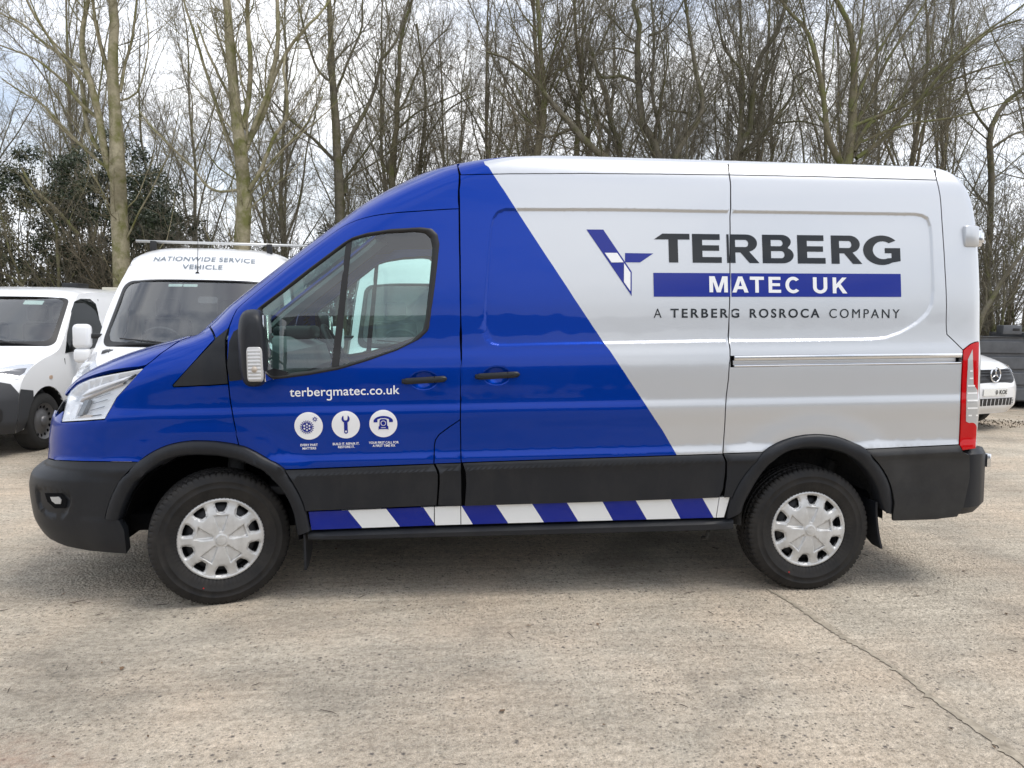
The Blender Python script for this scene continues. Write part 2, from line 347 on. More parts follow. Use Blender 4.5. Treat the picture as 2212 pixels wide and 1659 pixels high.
BK1 = barkmat('pale_olive_bark', (.21, .185, .115), (.40, .36, .25), (.16, .16, .06)); BK2 = barkmat('brown_bark', (.088, .078, .056), (.19, .172, .13), (.10, .10, .045)); BK3 = barkmat('mossy_bark', (.11, .098, .06), (.21, .185, .125), (.15, .16, .06))
BK4 = barkmat('hazed_olive_bark', (.15, .13, .095), (.26, .23, .17), (.18, .18, .09)); TW4 = mat('hazed_twig', (.235, .215, .165), .85, spec=.2); TW1 = mat('olive_twig', (.20, .18, .115), .85, spec=.2); TW2 = mat('brown_twig', (.155, .132, .092), .85, spec=.2); TW3 = mat('grey_brown_twig', (.14, .128, .098), .85, spec=.2)  # back-row bark and twig colours lightened to paint in distance haze
TD = {
'T1': [[(-5,11.03,-0.3,0.2168),(-5.01,11.03,0.89,0.1908),(-5.04,11.03,2.09,0.1734),(-5.19,11.4,3.9,0.1633),(-5.03,10.96,4.42,0.1532),(-5.14,11.31,4.83,0.143),(-5.13,11.25,5.39,0.1329),(-5.16,11.3,5.74,0.1227),(-5.2,11.37,6.33,0.1126),(-5.12,11.22,6.73,0.1024),(-5.17,11.44,7.26,0.0923),(-5.18,11.42,7.69,0.0822),(-5.2,11.36,8.89,0.0575),(-4.56,11.34,10.29,0.0246)],
  [(-5.21,11.22,4.24,0.1004),(-5.35,11.23,4.69,0.0939),(-5.45,11.25,5.38,0.0874),(-5.59,11.27,6.05,0.0809),(-5.74,11.37,6.42,0.0743),(-5.84,11.49,6.79,0.0678),(-5.78,11.42,7.11,0.0613),(-5.74,11.58,7.73,0.0548),(-5.68,11.81,8.91,0.0383),(-5.64,12.07,10.28,0.0164)],
  [(-5.25,11.24,4.38,0.0456),(-5.63,11.42,4.65,0.0402),(-6.2,11.47,5.18,0.0347),(-6.72,11.66,5.71,0.0292),(-7.14,11.86,5.96,0.0237),(-7.68,12.14,6.3,0.0183)],
  [(-5.53,11.35,5.4,0.0456),(-5.85,11.37,5.71,0.0411),(-6.18,11.55,6.11,0.0365),(-6.39,11.39,6.31,0.0319),(-6.69,11.48,6.53,0.0274),(-7.12,11.65,6.72,0.0228),(-7.45,11.65,6.84,0.0183)],
  [(-5.17,11.34,5.75,0.0639),(-5.45,11.51,6.59,0.0548),(-5.49,11.22,7.16,0.0456),(-5.73,11.68,7.77,0.0365),(-6.03,12.24,8.79,0.0256),(-6.56,12.56,9.99,0.011)],
  [(-5.09,11.35,5.91,0.0456),(-5.04,11.48,6.48,0.0396),(-4.86,11.4,6.91,0.0335),(-4.75,11.4,7.6,0.0274),(-4.61,11.4,8.79,0.0192),(-4.43,11.39,10.18,0.0082)],
  [(-5.82,11.46,6.4,0.0456),(-6.6,11.73,6.89,0.0365),(-7.09,11.85,7.32,0.0274),(-7.66,12.11,7.62,0.0183),(-8.51,12.49,8.37,0.0128),(-9.54,12.76,9.25,0.0055)],
  [(-5.51,11.3,4.77,0.0548),(-5.76,11.44,5.28,0.0493),(-5.85,11.46,6.1,0.0438),(-6.14,11.49,6.46,0.0383),(-6.53,11.69,6.99,0.0329),(-6.8,11.52,7.55,0.0274),(-7.2,11.25,8.65,0.0192),(-7.53,11.04,9.93,0.0082)],
  [(-5.12,11.34,5.75,0.0274),(-4.73,11.22,5.89,0.0228),(-4.43,11.04,6.59,0.0183),(-4.5,11.19,7.41,0.0137),(-4.58,11.35,8.6,0.0096),(-5.08,11.35,9.98,0.0041)]],
'T2': [[(-2.59,10.36,-0.3,0.1988),(-2.58,10.36,1.27,0.1749),(-2.57,10.36,2.85,0.159),(-2.54,10.51,3.83,0.1477),(-2.58,10.6,4.31,0.1363),(-2.54,10.29,4.69,0.1249),(-2.65,10.51,5.18,0.1136),(-2.72,10.66,5.99,0.1022),(-2.77,10.64,6.74,0.0909),(-2.89,10.94,7.62,0.0795),(-3.02,11.25,8.77,0.0557),(-3.41,11.68,10.12,0.0239)],
  [(-2.57,10.55,5.12,0.0707),(-2.48,10.67,5.67,0.064),(-2.39,10.53,6.4,0.0574),(-2.44,10.5,7.15,0.0508),(-2.4,10.33,7.4,0.0442),(-2.26,9.81,8.48,0.0309),(-1.77,9.36,9.73,0.0133)],
  [(-2.51,10.5,4.67,0.0883),(-2.41,10.67,5.04,0.0795),(-2.12,10.64,5.56,0.0707),(-2,10.6,6.11,0.0618),(-1.89,10.66,6.68,0.053),(-1.9,10.76,7.59,0.0442),(-1.91,10.87,8.79,0.0309),(-1.65,10.71,10.18,0.0133)],
  [(-2.41,10.44,3.95,0.053),(-2.2,10.39,4.28,0.0486),(-1.92,10.45,4.97,0.0442),(-1.74,10.48,5.31,0.0398),(-1.66,10.3,5.7,0.0353),(-1.71,10.27,6.13,0.0309),(-1.7,10.45,6.51,0.0265)],
  [(-2.54,10.47,4.22,0.053),(-2.71,10.65,4.65,0.0477),(-2.92,10.7,5.1,0.0424),(-3.26,10.81,6.12,0.0371),(-3.53,11.02,6.95,0.0318),(-3.73,11.08,7.52,0.0265),(-4.05,11.18,8.67,0.0186),(-4.26,11.13,10.02,0.008)],
  [(-2.57,10.45,3.95,0.0353),(-3.11,10.49,3.94,0.0309),(-3.58,10.65,4.45,0.0265),(-4.14,10.73,5,0.0221),(-4.57,11.05,5.47,0.0177)],
  [(-2.66,10.57,5.3,0.0442),(-2.89,10.88,5.82,0.0368),(-3.14,10.69,6.42,0.0294),(-3.49,11.05,7.19,0.0221)],
  [(-2.37,10.52,5.08,0.053),(-1.82,10.6,6.44,0.0442),(-1.36,10.27,6.89,0.0353),(-1.03,10.6,7.44,0.0265),(-0.58,11.03,8.46,0.0186),(0.15,11.28,9.66,0.008)]],
'T3': [[(-0.94,12.33,-0.3,0.1877),(-0.94,12.33,1.92,0.1652),(-0.95,12.33,4.14,0.1502),(-0.97,12.3,4.91,0.1342),(-1.02,12.39,5.81,0.1181),(-1.09,12.55,6.59,0.1021),(-1.15,12.7,7.64,0.0861),(-1.2,12.92,8.46,0.0701),(-1.25,13.15,9.64,0.0491),(-1.35,13.57,11.01,0.021)],
  [(-1.08,12.41,4.93,0.0601),(-1.47,12.66,5.35,0.0526),(-1.79,12.62,5.61,0.0451),(-2.11,12.75,5.91,0.0375),(-2.37,12.55,6.17,0.03)],
  [(-0.88,12.4,5.09,0.0801),(-0.67,12.32,5.48,0.0734),(-0.36,12.58,6.13,0.0667),(-0.17,12.51,6.62,0.0601),(-0.07,12.43,7.1,0.0534),(0.21,12.41,7.4,0.0467),(0.41,12.53,8.02,0.04),(0.69,12.7,9.17,0.028),(0.88,12.71,10.52,0.012)],
  [(-0.83,12.32,4.19,0.0501),(-0.83,12.63,4.6,0.0426),(-0.35,12.38,5.17,0.035),(0.11,12.39,5.84,0.0275),(0.73,12.32,6.22,0.02)],
  [(-1.09,12.54,6.59,0.0501),(-1.42,12.56,6.83,0.0434),(-1.69,12.6,7.58,0.0367),(-1.84,12.5,8.27,0.03),(-2.03,12.37,9.45,0.021),(-2.19,12.25,10.82,0.009)],
  [(-1.06,12.52,6.34,0.0501),(-0.79,12.4,6.93,0.0434),(-0.5,12.56,7.74,0.0367),(-0.49,12.67,8.4,0.03),(-0.46,12.84,9.59,0.021),(-0.59,12.93,10.98,0.009)]],
'T4': [[(0.14,13.27,-0.3,0.1193),(0.13,13.27,2.14,0.1049),(0.11,13.27,4.58,0.0954),(0.08,13.24,5.13,0.0878),(0.21,13.33,5.82,0.0803),(0.18,13.5,6.39,0.0727),(0.26,13.43,7.16,0.0651),(0.26,13.5,7.71,0.0575),(0.42,13.66,8.56,0.05),(0.53,13.65,8.83,0.0424),(0.88,13.63,9.97,0.0297),(1.63,13.2,11.31,0.0127)],
  [(0.21,13.4,6.18,0.053),(0.43,13.4,6.5,0.0451),(0.69,13.54,7.21,0.0371),(0.96,13.67,7.8,0.0292),(1.37,13.74,8.24,0.0212)],
  [(0.27,13.37,5.88,0.0424),(0.7,13.44,6.26,0.0353),(1.24,13.63,6.59,0.0283),(1.82,13.47,6.84,0.0212)]],
'T5': [[(0.67,13.75,-0.3,0.0817),(0.69,13.75,2.31,0.0719),(0.72,13.75,4.92,0.0654),(0.74,13.77,5.39,0.0572),(0.82,13.93,6.25,0.049),(0.82,13.86,7.04,0.0409),(0.62,14.27,8.53,0.0327)],
  [(0.77,13.8,5.53,0.0436),(1.1,14.1,6.16,0.0363),(1.52,13.93,6.55,0.0291),(2.08,13.94,6.84,0.0218)]],
'T6': [[(3.03,11.5,-0.3,0.1336),(3.09,11.5,2.3,0.1176),(3.22,11.5,4.9,0.1069),(3.33,11.55,5.38,0.0988),(3.38,11.64,5.89,0.0907),(3.36,11.56,6.47,0.0826),(3.3,11.71,7.12,0.0745),(3.28,11.74,7.85,0.0664),(3.26,11.94,8.29,0.0583),(3.23,12.33,9.42,0.0408),(3.05,13,10.75,0.0175)],
  [(3.35,11.62,6.54,0.0389),(3.62,11.46,6.69,0.0292),(3.98,11.41,6.84,0.0194)],
  [(3.29,11.71,7.48,0.0389),(2.99,11.67,7.79,0.0292),(2.79,11.71,8.11,0.0194),(2.28,11.79,9.19,0.0136),(1.72,12.02,10.46,0.0058)],
  [(3.37,11.67,7.19,0.0292),(3.67,11.85,7.62,0.0243),(3.94,11.96,7.72,0.0194)]],
'T7': [[(5.55,10.85,-0.3,0.1296),(5.28,10.85,2.25,0.114),(4.66,10.85,4.8,0.1037),(4.29,10.87,4.98,0.0942),(3.91,10.81,5.39,0.0848),(3.58,11.12,5.84,0.0754),(3.31,10.91,6.05,0.066),(3.15,11.19,6.38,0.0565),(2.85,11.17,6.62,0.0471),(2.5,11.34,6.9,0.0377),(2.13,11.26,6.95,0.0283)],
  [(3.93,10.97,5.43,0.0471),(3.33,11.01,5.26,0.04),(2.96,10.93,5.53,0.033),(2.6,10.99,5.86,0.0259),(2.24,11.04,6.23,0.0188)]],
'T8': [[(4.1,11.93,-0.3,0.1126),(4.11,11.93,2.36,0.0991),(4.13,11.93,5.01,0.0901),(4.15,11.96,5.62,0.0801),(4.13,12,6.13,0.0701),(4.21,11.98,6.75,0.0601),(4.12,12.11,7.41,0.0501),(4.03,12,8.35,0.04),(3.95,11.89,9.54,0.028),(3.82,11.52,10.93,0.012)],
  [(4.15,12.02,6.14,0.0501),(4.39,12.25,6.96,0.0426),(4.59,12,7.39,0.035),(4.85,12.29,8,0.0275),(5.04,12.35,8.53,0.02),(5.34,12.44,9.69,0.014),(5.49,12.65,11.04,0.006)],
  [(4.15,12.03,6.24,0.04),(3.89,11.89,6.84,0.0334),(3.78,12.09,7.64,0.0267),(3.7,12.14,8.39,0.02),(3.6,12.21,9.59,0.014),(3.51,12.04,10.98,0.006)]],
'T8b': [[(5.03,11.34,-0.3,0.1093),(5.01,11.34,2.3,0.0962),(4.97,11.34,4.91,0.0875),(4.95,11.43,5.28,0.0794),(4.75,11.5,5.78,0.0713),(4.66,11.36,6.22,0.0632),(4.52,11.45,6.53,0.0551),(4.43,11.55,7,0.047),(4.25,11.55,7.35,0.0389)],
  [(4.89,11.37,5.27,0.0486),(4.61,11.54,5.66,0.0413),(4.28,11.55,5.83,0.034),(3.92,11.72,6.1,0.0267),(3.57,11.95,6.6,0.0194)],
  [(4.71,11.45,6.01,0.0292),(4.92,11.64,6.43,0.0194),(5.17,11.88,6.88,0.0097)]],
'T9': [[(5.91,10.76,-0.3,0.1531),(5.83,10.76,2.26,0.1347),(5.64,10.76,4.82,0.1225),(5.39,10.88,5.29,0.1131),(5.23,10.88,5.76,0.1037),(5.26,11.16,6.43,0.0942),(5.14,10.93,6.94,0.0848),(5.27,11.09,7.47,0.0754),(5.03,11.09,7.86,0.066),(5.12,11.14,8.07,0.0565),(5.45,11.37,9.2,0.0396),(5.6,11.98,10.52,0.017)],
  [(5.95,10.73,4.82,0.1131),(6.12,10.75,5.17,0.1021),(6.42,10.65,5.58,0.0911),(6.52,10.69,5.99,0.0801),(6.47,10.85,6.39,0.0691),(6.35,10.96,7.12,0.0581),(6.2,11.03,8.07,0.0471),(6.05,11.09,9.26,0.033),(6.12,11.31,10.65,0.0141)],
  [(5.2,10.93,6.36,0.0565),(4.91,11.06,6.53,0.0471),(4.54,11.07,6.49,0.0377),(4.34,11.05,6.83,0.0283)],
  [(5.54,10.78,4.92,0.0754),(5.71,10.97,5.44,0.066),(5.52,10.98,6.15,0.0565),(5.56,11.03,7.11,0.0471),(5.55,11.24,7.89,0.0377),(5.53,11.49,9.07,0.0264),(5.9,11.73,10.44,0.0113)],
  [(5.98,10.74,4.93,0.066),(6.16,10.74,5.41,0.0534),(6.27,10.89,5.78,0.0408),(5.8,10.62,5.76,0.0283)],
  [(5.44,10.99,7.33,0.0471),(5.82,11.12,7.55,0.033),(6.08,10.96,7.97,0.0188),(6.56,10.67,9.03,0.0132),(7.42,10.43,10.27,0.0057)],
  [(5.15,10.99,6.96,0.0377),(4.76,11,7.05,0.0283),(4.36,10.81,6.92,0.0188)]],
'T10': [[(7.27,11.61,-0.3,0.1377),(7.35,11.61,2.35,0.1211),(7.55,11.61,4.99,0.1101),(7.69,11.57,5.37,0.1001),(8,11.82,5.81,0.0901),(7.95,11.61,6.54,0.0801),(8.19,11.92,7.26,0.0701),(8.53,11.74,7.84,0.0601),(8.73,11.89,8.53,0.0501),(8.99,12.07,9.68,0.035),(9.31,11.84,11.03,0.015)],
  [(7.64,11.62,5.22,0.0701),(7.64,11.67,5.92,0.0601),(7.64,11.58,6.82,0.0501),(7.21,11.61,7.34,0.04),(7.06,11.86,8.44,0.03),(6.95,12.06,9.61,0.021),(6.68,11.96,10.99,0.009)],
  [(7.71,11.61,5.19,0.0701),(8.08,11.66,5.49,0.0621),(8.39,11.49,5.81,0.0541),(8.82,11.61,6.41,0.0461),(8.93,11.67,6.81,0.038),(9.26,11.47,7.01,0.03)],
  [(8.44,11.59,5.83,0.04),(8.85,11.33,5.81,0.03),(9.34,11.31,5.7,0.02)]],
'T11': [[(9.16,10.41,-0.3,0.1885),(9.23,10.41,2.22,0.1658),(9.4,10.41,4.74,0.1508),(9.56,10.52,5.26,0.1319),(9.56,10.52,5.99,0.1131),(9.6,10.6,6.61,0.0942),(9.49,10.58,7.47,0.0754),(9.22,10.73,8.1,0.0565),(8.86,10.93,9.23,0.0396),(8.35,11.11,10.54,0.017)],
  [(9.34,10.42,4.78,0.1131),(8.99,10.27,5.18,0.0999),(8.93,10.38,5.79,0.0867),(8.72,10.35,6.64,0.0735),(8.46,10.4,7.36,0.0603),(8.1,10.58,7.85,0.0471),(7.54,10.86,8.87,0.033),(6.87,11.77,10.06,0.0141)],
  [(9.58,10.41,5.03,0.0754),(9.83,10.4,5.53,0.0675),(10.22,10.56,5.79,0.0597),(10.97,10.54,6.49,0.0518),(11.53,10.45,6.93,0.044),(12.28,10.64,7.47,0.0361),(13.11,10.46,8.09,0.0283),(13.91,10.28,8.97,0.0198),(14.22,10.24,10.01,0.0085)],
  [(9.64,10.4,4.88,0.0754),(10.37,10.5,5.42,0.066),(10.97,10.26,6.21,0.0565),(11.66,10.18,7,0.0471),(12.43,10.41,7.54,0.0377),(12.82,10.09,7.65,0.0283)],
  [(9.57,10.44,5.39,0.066),(9.93,10.62,6.03,0.0565),(10.31,10.53,6.91,0.0471),(10.9,10.54,7.81,0.0377),(11.1,10.58,8.13,0.0283),(11.6,10.67,9.21,0.0198),(12.35,10.62,10.48,0.0085)],
  [(9.6,10.45,5.54,0.0565),(10.65,10.48,5.96,0.0471),(11.68,10.64,6.52,0.0377),(12.43,10.35,6.79,0.0283),(13.05,10.28,6.94,0.0188)],
  [(9.57,10.49,5.99,0.0565),(9.99,10.53,6.9,0.0471),(10.51,10.67,7.7,0.0377),(10.83,10.71,8.17,0.0283),(11.36,10.77,9.24,0.0198),(12.22,10.72,10.49,0.0085)],
  [(9.54,10.53,6.41,0.0471),(9.55,10.32,7.1,0.0377),(9.72,10.54,8.05,0.0283),(9.88,10.75,9.22,0.0198),(10.37,10.86,10.59,0.0085)],
  [(9.58,10.42,5.15,0.0471),(10.5,10.2,5.51,0.0377),(11.78,10.24,5.76,0.0283),(12.95,10.08,6.14,0.0188)]],
'T12': [[(13.85,12.03,-0.3,0.1193),(13.82,12.03,2.29,0.1049),(13.77,12.03,4.89,0.0954),(13.66,12,5.87,0.0822),(14.11,12.2,6.6,0.0689),(14.49,12.15,6.93,0.0557),(15.03,12.2,7.46,0.0424)],
  [(13.76,12.11,5.9,0.053),(13.38,12.34,6.61,0.0424),(13.09,12.26,7.4,0.0318),(12.96,12.24,8.21,0.0212)],
  [(13.77,12.08,5.56,0.053),(14.26,12,5.89,0.0371),(14.81,12.02,5.98,0.0212)]],
'T13': [[(11.34,8.95,-0.3,0.0883),(11.37,8.95,0.64,0.0777),(11.43,8.95,1.58,0.0707),(11.58,8.93,1.91,0.064),(11.93,9.08,2.39,0.0574),(12.18,9.04,2.76,0.0508),(12.4,9.12,3.1,0.0442)],
  [(11.6,8.96,1.86,0.0353),(11.57,9.05,2.26,0.0265),(11.39,8.98,2.56,0.0177)]],
'T14': [[(12.85,10.32,-0.3,0.0729),(12.84,10.32,0.55,0.0641),(12.82,10.32,1.41,0.0583),(12.76,10.4,1.95,0.0486),(12.72,10.51,2.67,0.0389),(12.59,10.5,3.19,0.0292)],
  [(12.95,10.31,1.48,0.0486),(12.97,10.36,2.16,0.034),(13,10.48,2.94,0.0194)]],
'T15': [[(13.78,11.24,-0.3,0.0644),(13.79,11.24,0.59,0.0567),(13.8,11.24,1.48,0.0515),(13.84,11.19,2.06,0.0412),(14.22,11.43,2.62,0.0309)],
  [(13.92,11.23,1.48,0.0412),(13.85,11.28,2.47,0.0309),(13.66,11.29,3.28,0.0206)]],
'T0': [[(-6.76,12.2,-0.3,0.0607),(-6.76,12.2,0.87,0.0534),(-6.77,12.2,2.04,0.0486),(-6.77,12.22,2.54,0.0437),(-6.88,12.42,2.88,0.0389),(-6.86,12.36,3.37,0.034),(-6.93,12.26,3.55,0.0292),(-7.32,12.55,3.96,0.0243),(-7.66,12.62,4.46,0.0194)],
  [(-7.44,12.26,2.04,0.0583),(-7.73,12.44,2.24,0.0486),(-7.95,12.57,2.34,0.0389),(-8.12,12.59,2.42,0.0292)]],
'T00': [[(-7.65,12.79,-0.3,0.0501),(-7.69,12.79,0.88,0.0441),(-7.77,12.79,2.05,0.04),(-7.88,12.91,2.36,0.035),(-8.01,12.8,2.81,0.03),(-8.2,13.08,3.26,0.025),(-8.28,13.01,3.84,0.02)],
  [(-6.57,12.78,3.26,0.0701),(-7.04,12.79,3.82,0.0601),(-7.71,13.3,4.32,0.0501),(-8.05,13.53,4.78,0.04)]]}
TLAB = {'T1': ('pale_bark_tree', 'tall bare tree with pale straight trunk forking above the small white van', BK1, TW1, dict(dens=.72, up=.10, ang=(22, 45), twig=.8)),
 'T2': ('pale_bark_tree', 'bare tree with mottled pale trunk rising behind the white van with roof bar', BK1, TW1, dict(dens=.85, up=.10, ang=(22, 48), twig=.9)),
 'T3': ('bare_tree', 'bare dark-barked tree above the slope of the blue cab', BK2, TW1, dict(dens=1.1)),
 'T4': ('bare_tree', 'slender bare tree with bent stem beside the dark tree above the blue cab roof', BK3, TW2, dict(dens=1.2)),
 'T5': ('bare_tree', 'thin bare sapling just left of the roof edge where blue starts', BK3, TW2, dict(dens=1.3)),
 'T6': ('bare_tree', 'bare tree with upright grey stem above the blue and white roof corner', BK3, TW2, dict(dens=1.3)),
 'T7': ('bare_tree', 'bare tree leaning far over to the left above the white roof', BK2, TW2, dict(dens=1.2)),
 'T8': ('bare_tree', 'straight bare tree with several thin stems, crossed by the leaning tree', BK3, TW2, dict(dens=1.3)),
 'T8b': ('bare_tree', 'crooked bare tree right of the leaning tree, its stem bending leftwards', BK2, TW3, dict(dens=1.1)),
 'T9': ('bare_tree', 'large bare tree with two thick crooked limbs behind the middle of the white roof', BK2, TW3, dict(dens=1.2)),
 'T10': ('bare_tree', 'bare tree with forked grey limbs above the gap of the sliding door', BK2, TW3, dict(dens=1.2)),
 'T11': ('bare_tree', 'mossy many-stemmed bare tree fanning to the right above the van rear', BK3, TW3, dict(dens=1.0, up=.05, ang=(15, 40))),
 'T12': ('bare_tree', 'bare tree at the right picture edge above the van tail', BK2, TW3, dict(dens=1.15)),
 'T13': ('bare_tree', 'slanting bare stem right behind the van tail', BK2, TW3, dict(dens=1.3, zmin=.8)),
 'T14': ('bare_tree', 'pair of thin bare stems on the bank beside the slanting stem', BK3, TW3, dict(dens=1.15, zmin=.8)),
 'T15': ('bare_tree', 'thin bare stems on the bank above the grey plastic container', BK3, TW3, dict(dens=1.15, zmin=.8)),
 'T0': ('bare_tree', 'crooked mossy stems between evergreen leaves above the small white van', BK3, TW1, dict(dens=1.0)),
 'T00': ('bare_tree', 'slanting mossy stems at the far left above the small white van', BK3, TW1, dict(dens=1.0))}
tg = np.random.default_rng(77)
for kx, limbs in TD.items():
    nm, lab, bk, tw, kw = TLAB[kx]
    b0 = np.array(limbs[0][0][:3]); b0[2] = float(gz(b0[0], b0[1]))
    root = empty(nm, tuple(b0), label=lab, cat='tree'); off_ = np.array([*b0, 0])
    lim = [np.array(l)-off_ for l in limbs]; lim = [np.c_[l[:, :3], l[:, 3]*((.95 if kx in ('T1', 'T2') else .72) if q_ == 0 else (.78 if kx in ('T1', 'T2') else .62))] for q_, l in enumerate(lim)]
    build_tree(root, lim, tg, bk, tw, **kw)
# generic back-row trees and thicket bushes, shared meshes
def generic(h, nl, g, spread=.35):
    tr = [(0, 0, -.1, .075)]; x = y = 0
    for z in np.linspace(h*.2, h, 6): x += g.normal()*.12; y += g.normal()*.12; tr.append((x, y, z, .075*(1-.85*z/h)))
    L = [tr]
    for i in range(nl):
        f = .22+.6*i/nl; z = h*f; k = np.interp(z, [p[2] for p in tr], range(len(tr))); i0 = int(k); a = np.array(tr[i0])*(1-k+i0)+np.array(tr[min(i0+1, 6)])*(k-i0)
        t = g.random()*6.28; d = np.array([math.cos(t)*spread, math.sin(t)*spread, .9]); d /= np.linalg.norm(d); l = h*(.55-.3*f); pts = [tuple(a[:3])+(a[3]*.6,)]
        for j in range(1, 5): d = d+g.normal(size=3)*.12+np.array([0, 0, .04]); d /= np.linalg.norm(d); pts.append(tuple(np.array(pts[-1][:3])+d*l/4)+(a[3]*.6*(1-.2*j),))
        L.append(pts)
    return L
def bush(h, ns, g):
    L = []
    for i in range(ns):
        t = g.random()*6.28; d = np.array([math.cos(t)*.35*g.random(), math.sin(t)*.35*g.random(), 1]); p = np.array([math.cos(t), math.sin(t), 0])*.25*g.random(); r = .012+.012*g.random(); hh = h*(.6+.5*g.random()); pts = [tuple(p)+(r,)]
        for j in range(1, 6): d = d+g.normal(size=3)*.13; d /= np.linalg.norm(d); p = p+d*hh/5; pts.append(tuple(p)+(r*(1-.16*j),))
        L.append(pts)
    return L
gg = np.random.default_rng(21); protos = []
for i in range(4):
    r = empty('bare_tree', (0, 0, 0), label='slim bare tree in the hazy back row behind the nearer trunks', cat='tree', group='bare trees in the back row'); build_tree(r, generic(8+i, 9, gg), gg, BK4, TW4, dens=1.0, zmin=1.0, rmin=.0035, sides=6); protos.append(r)
spots = [(-13, 20), (-10.5, 21), (-8, 17.5), (-6.2, 20.5), (-3.6, 18.6), (-1.8, 22), (.2, 17.6), (1.6, 20), (2.6, 16.4), (3.9, 19), (5.2, 15.6), (6.0, 18.2), (7.6, 15.2), (8.4, 19.5), (9.6, 14.6), (10.8, 17.2), (12.0, 14.4), (13.4, 16.5), (15, 15), (16.6, 18), (5.0, 21.5), (9.2, 22), (11.2, 20.5), (-11.4, 17.8), (-.6, 19.5), (14.2, 20), (-4.8, 22), (-2.6, 13.9), (-.2, 14.6), (1.2, 13.2), (2.9, 14.2), (3.6, 12.8), (6.6, 13.6), (8.2, 13.4), (-7.2, 18.6), (10.2, 12.6), (12.8, 12.8), (-9.4, 19.4), (-16, 18), (-19, 21), (-23, 19), (17.5, 14.5), (19.5, 18), (22, 15.5), (25.5, 19), (-27, 22)]
ORD = 'first second third fourth fifth sixth seventh eighth ninth tenth eleventh twelfth thirteenth fourteenth fifteenth sixteenth seventeenth eighteenth nineteenth twentieth twenty-first twenty-second twenty-third twenty-fourth twenty-fifth twenty-sixth twenty-seventh twenty-eighth twenty-ninth thirtieth thirty-first thirty-second thirty-third thirty-fourth thirty-fifth thirty-sixth thirty-seventh thirty-eighth thirty-ninth fortieth forty-first forty-second forty-third forty-fourth forty-fifth forty-sixth forty-seventh forty-eighth forty-ninth fiftieth'.split()
def rank(sp, i):
    a = [math.atan2(x-1.19, y+5.22) for x, y in sp]; return sorted(range(len(sp)), key=lambda k: a[k]).index(i)
for i, (x, y) in enumerate(spots):
    o = protos[i] if i < 4 else dup(protos[i % 4]); o['label'] = 'slim bare back-row tree behind the nearer trunks, %s from the left' % ORD[rank(spots, i)]; s_ = .85+.35*gg.random(); o.location = (x, y, float(gz(x, y))-.05); o.rotation_euler = (0, 0, gg.random()*6.28); o.scale = (s_, s_, s_)
bp_ = []
for i in range(3):
    r = empty('bare_bush', (0, 0, 0), label='thicket bush of thin bare stems under the trees', cat='bush', group='bare bushes under the trees'); build_tree(r, bush(3.6, 14, gg), gg, TW3 if i else TW2, TW3 if i else TW2, dens=1.0, zmin=.4, l2=(.4, 1.1), rmin=.0035, sides=4, twig=.7); bp_.append(r)
bspots = [(-11.5, 14), (-14.5, 15), (-18, 14.5), (19.5, 13.5), (22, 14), (-8.9, 12.9), (-7.8, 13.3), (-7.0, 12.5), (-6.3, 12.9), (-5.0, 12.2), (-2.4, 12.2), (-3.4, 12.6), (-1.4, 13.2), (.6, 12.8), (2.2, 13.6), (4.4, 13.0), (6.0, 12.6), (7.9, 12.2), (9.4, 12.6), (10.9, 11.2), (12.2, 12.2), (13.4, 11.4), (14.6, 12.6), (15.9, 11.6), (-5.9, 13.8), (11.8, 10.4), (-4.4, 12.3), (17.5, 13)]
for i, (x, y) in enumerate(bspots):
    o = bp_[i] if i < 3 else dup(bp_[i % 3]); o['label'] = 'thicket bush of thin bare stems under the trees, %s from the left' % ORD[rank(bspots, i)]; s_ = .85+.4*gg.random(); o.location = (x, y, float(gz(x, y))-.05); o.rotation_euler = (0, 0, gg.random()*6.28); o.scale = (s_, s_, s_)
# evergreen shrubs with glossy leaves
def leafmat(n, lo, hi, ro=.35):
    m = add_noise(mat(n, lo, ro, spec=.5), 3.0, lo, hi, detail=6); return m
LEAF = leafmat('holly_leaf', (.02, .034, .017), (.06, .078, .036), .3); IVY = leafmat('ivy_leaf', (.03, .05, .015), (.09, .12, .035), .5)
def leaves(C, g, size):
    n = len(C); a = g.normal(size=(n, 3)); a /= np.linalg.norm(a, axis=1)[:, None]; b = np.cross(a, g.normal(size=(n, 3))); b /= np.linalg.norm(b, axis=1)[:, None]; c = np.cross(a, b)
    s_ = size*(.6+.8*g.random(n))[:, None]; l, w = a*s_, b*s_*.42
    V = np.stack([C-l, C+w+c*s_*.12, C+l, C-w+c*s_*.12], 1).reshape(-1, 3); F = np.arange(n*4).reshape(-1, 4); return V, F
def shrub(name, loc, rx, ry, h, nclump, nleaf, g, m, label, size=.038, group=None, low=.1):
    r = empty(name, loc, label=label, cat='shrub', group=group)
    cl = []
    while len(cl) < nclump:
        p = g.uniform(-1, 1, 3)
        if .25 < np.linalg.norm(p) < 1: cl.append((p[0]*rx, p[1]*ry, low*h+(p[2]*.5+.5)*h*(1-low)))
    cl = np.array(cl); k = g.integers(0, nclump, nleaf); rad = .16+.26*g.random(nclump); d = g.normal(size=(nleaf, 3)); d /= np.linalg.norm(d, axis=1)[:, None]; C = cl[k]+d*(rad[k]*g.random(nleaf)**.45)[:, None]*np.array([1, 1, .8])
    fast_mesh('foliage', *leaves(C, g, size), m, r, smooth=False)['kind'] = 'stuff'
    P = []; 
    for c in cl[::2]:
        b = np.array([g.normal()*.15, g.normal()*.15, 0]); mid = (b+c)/2+g.normal(size=3)*.15; P.append(np.stack([b, (b+mid)/2, mid, (mid+c)/2+g.normal(size=3)*.06, c]))
    P = np.stack(P); R = np.broadcast_to(np.linspace(.022, .006, 5), P.shape[:2]); fast_mesh('stems', *tubes(P, R, 5), BK2, r)['kind'] = 'stuff'
    return r
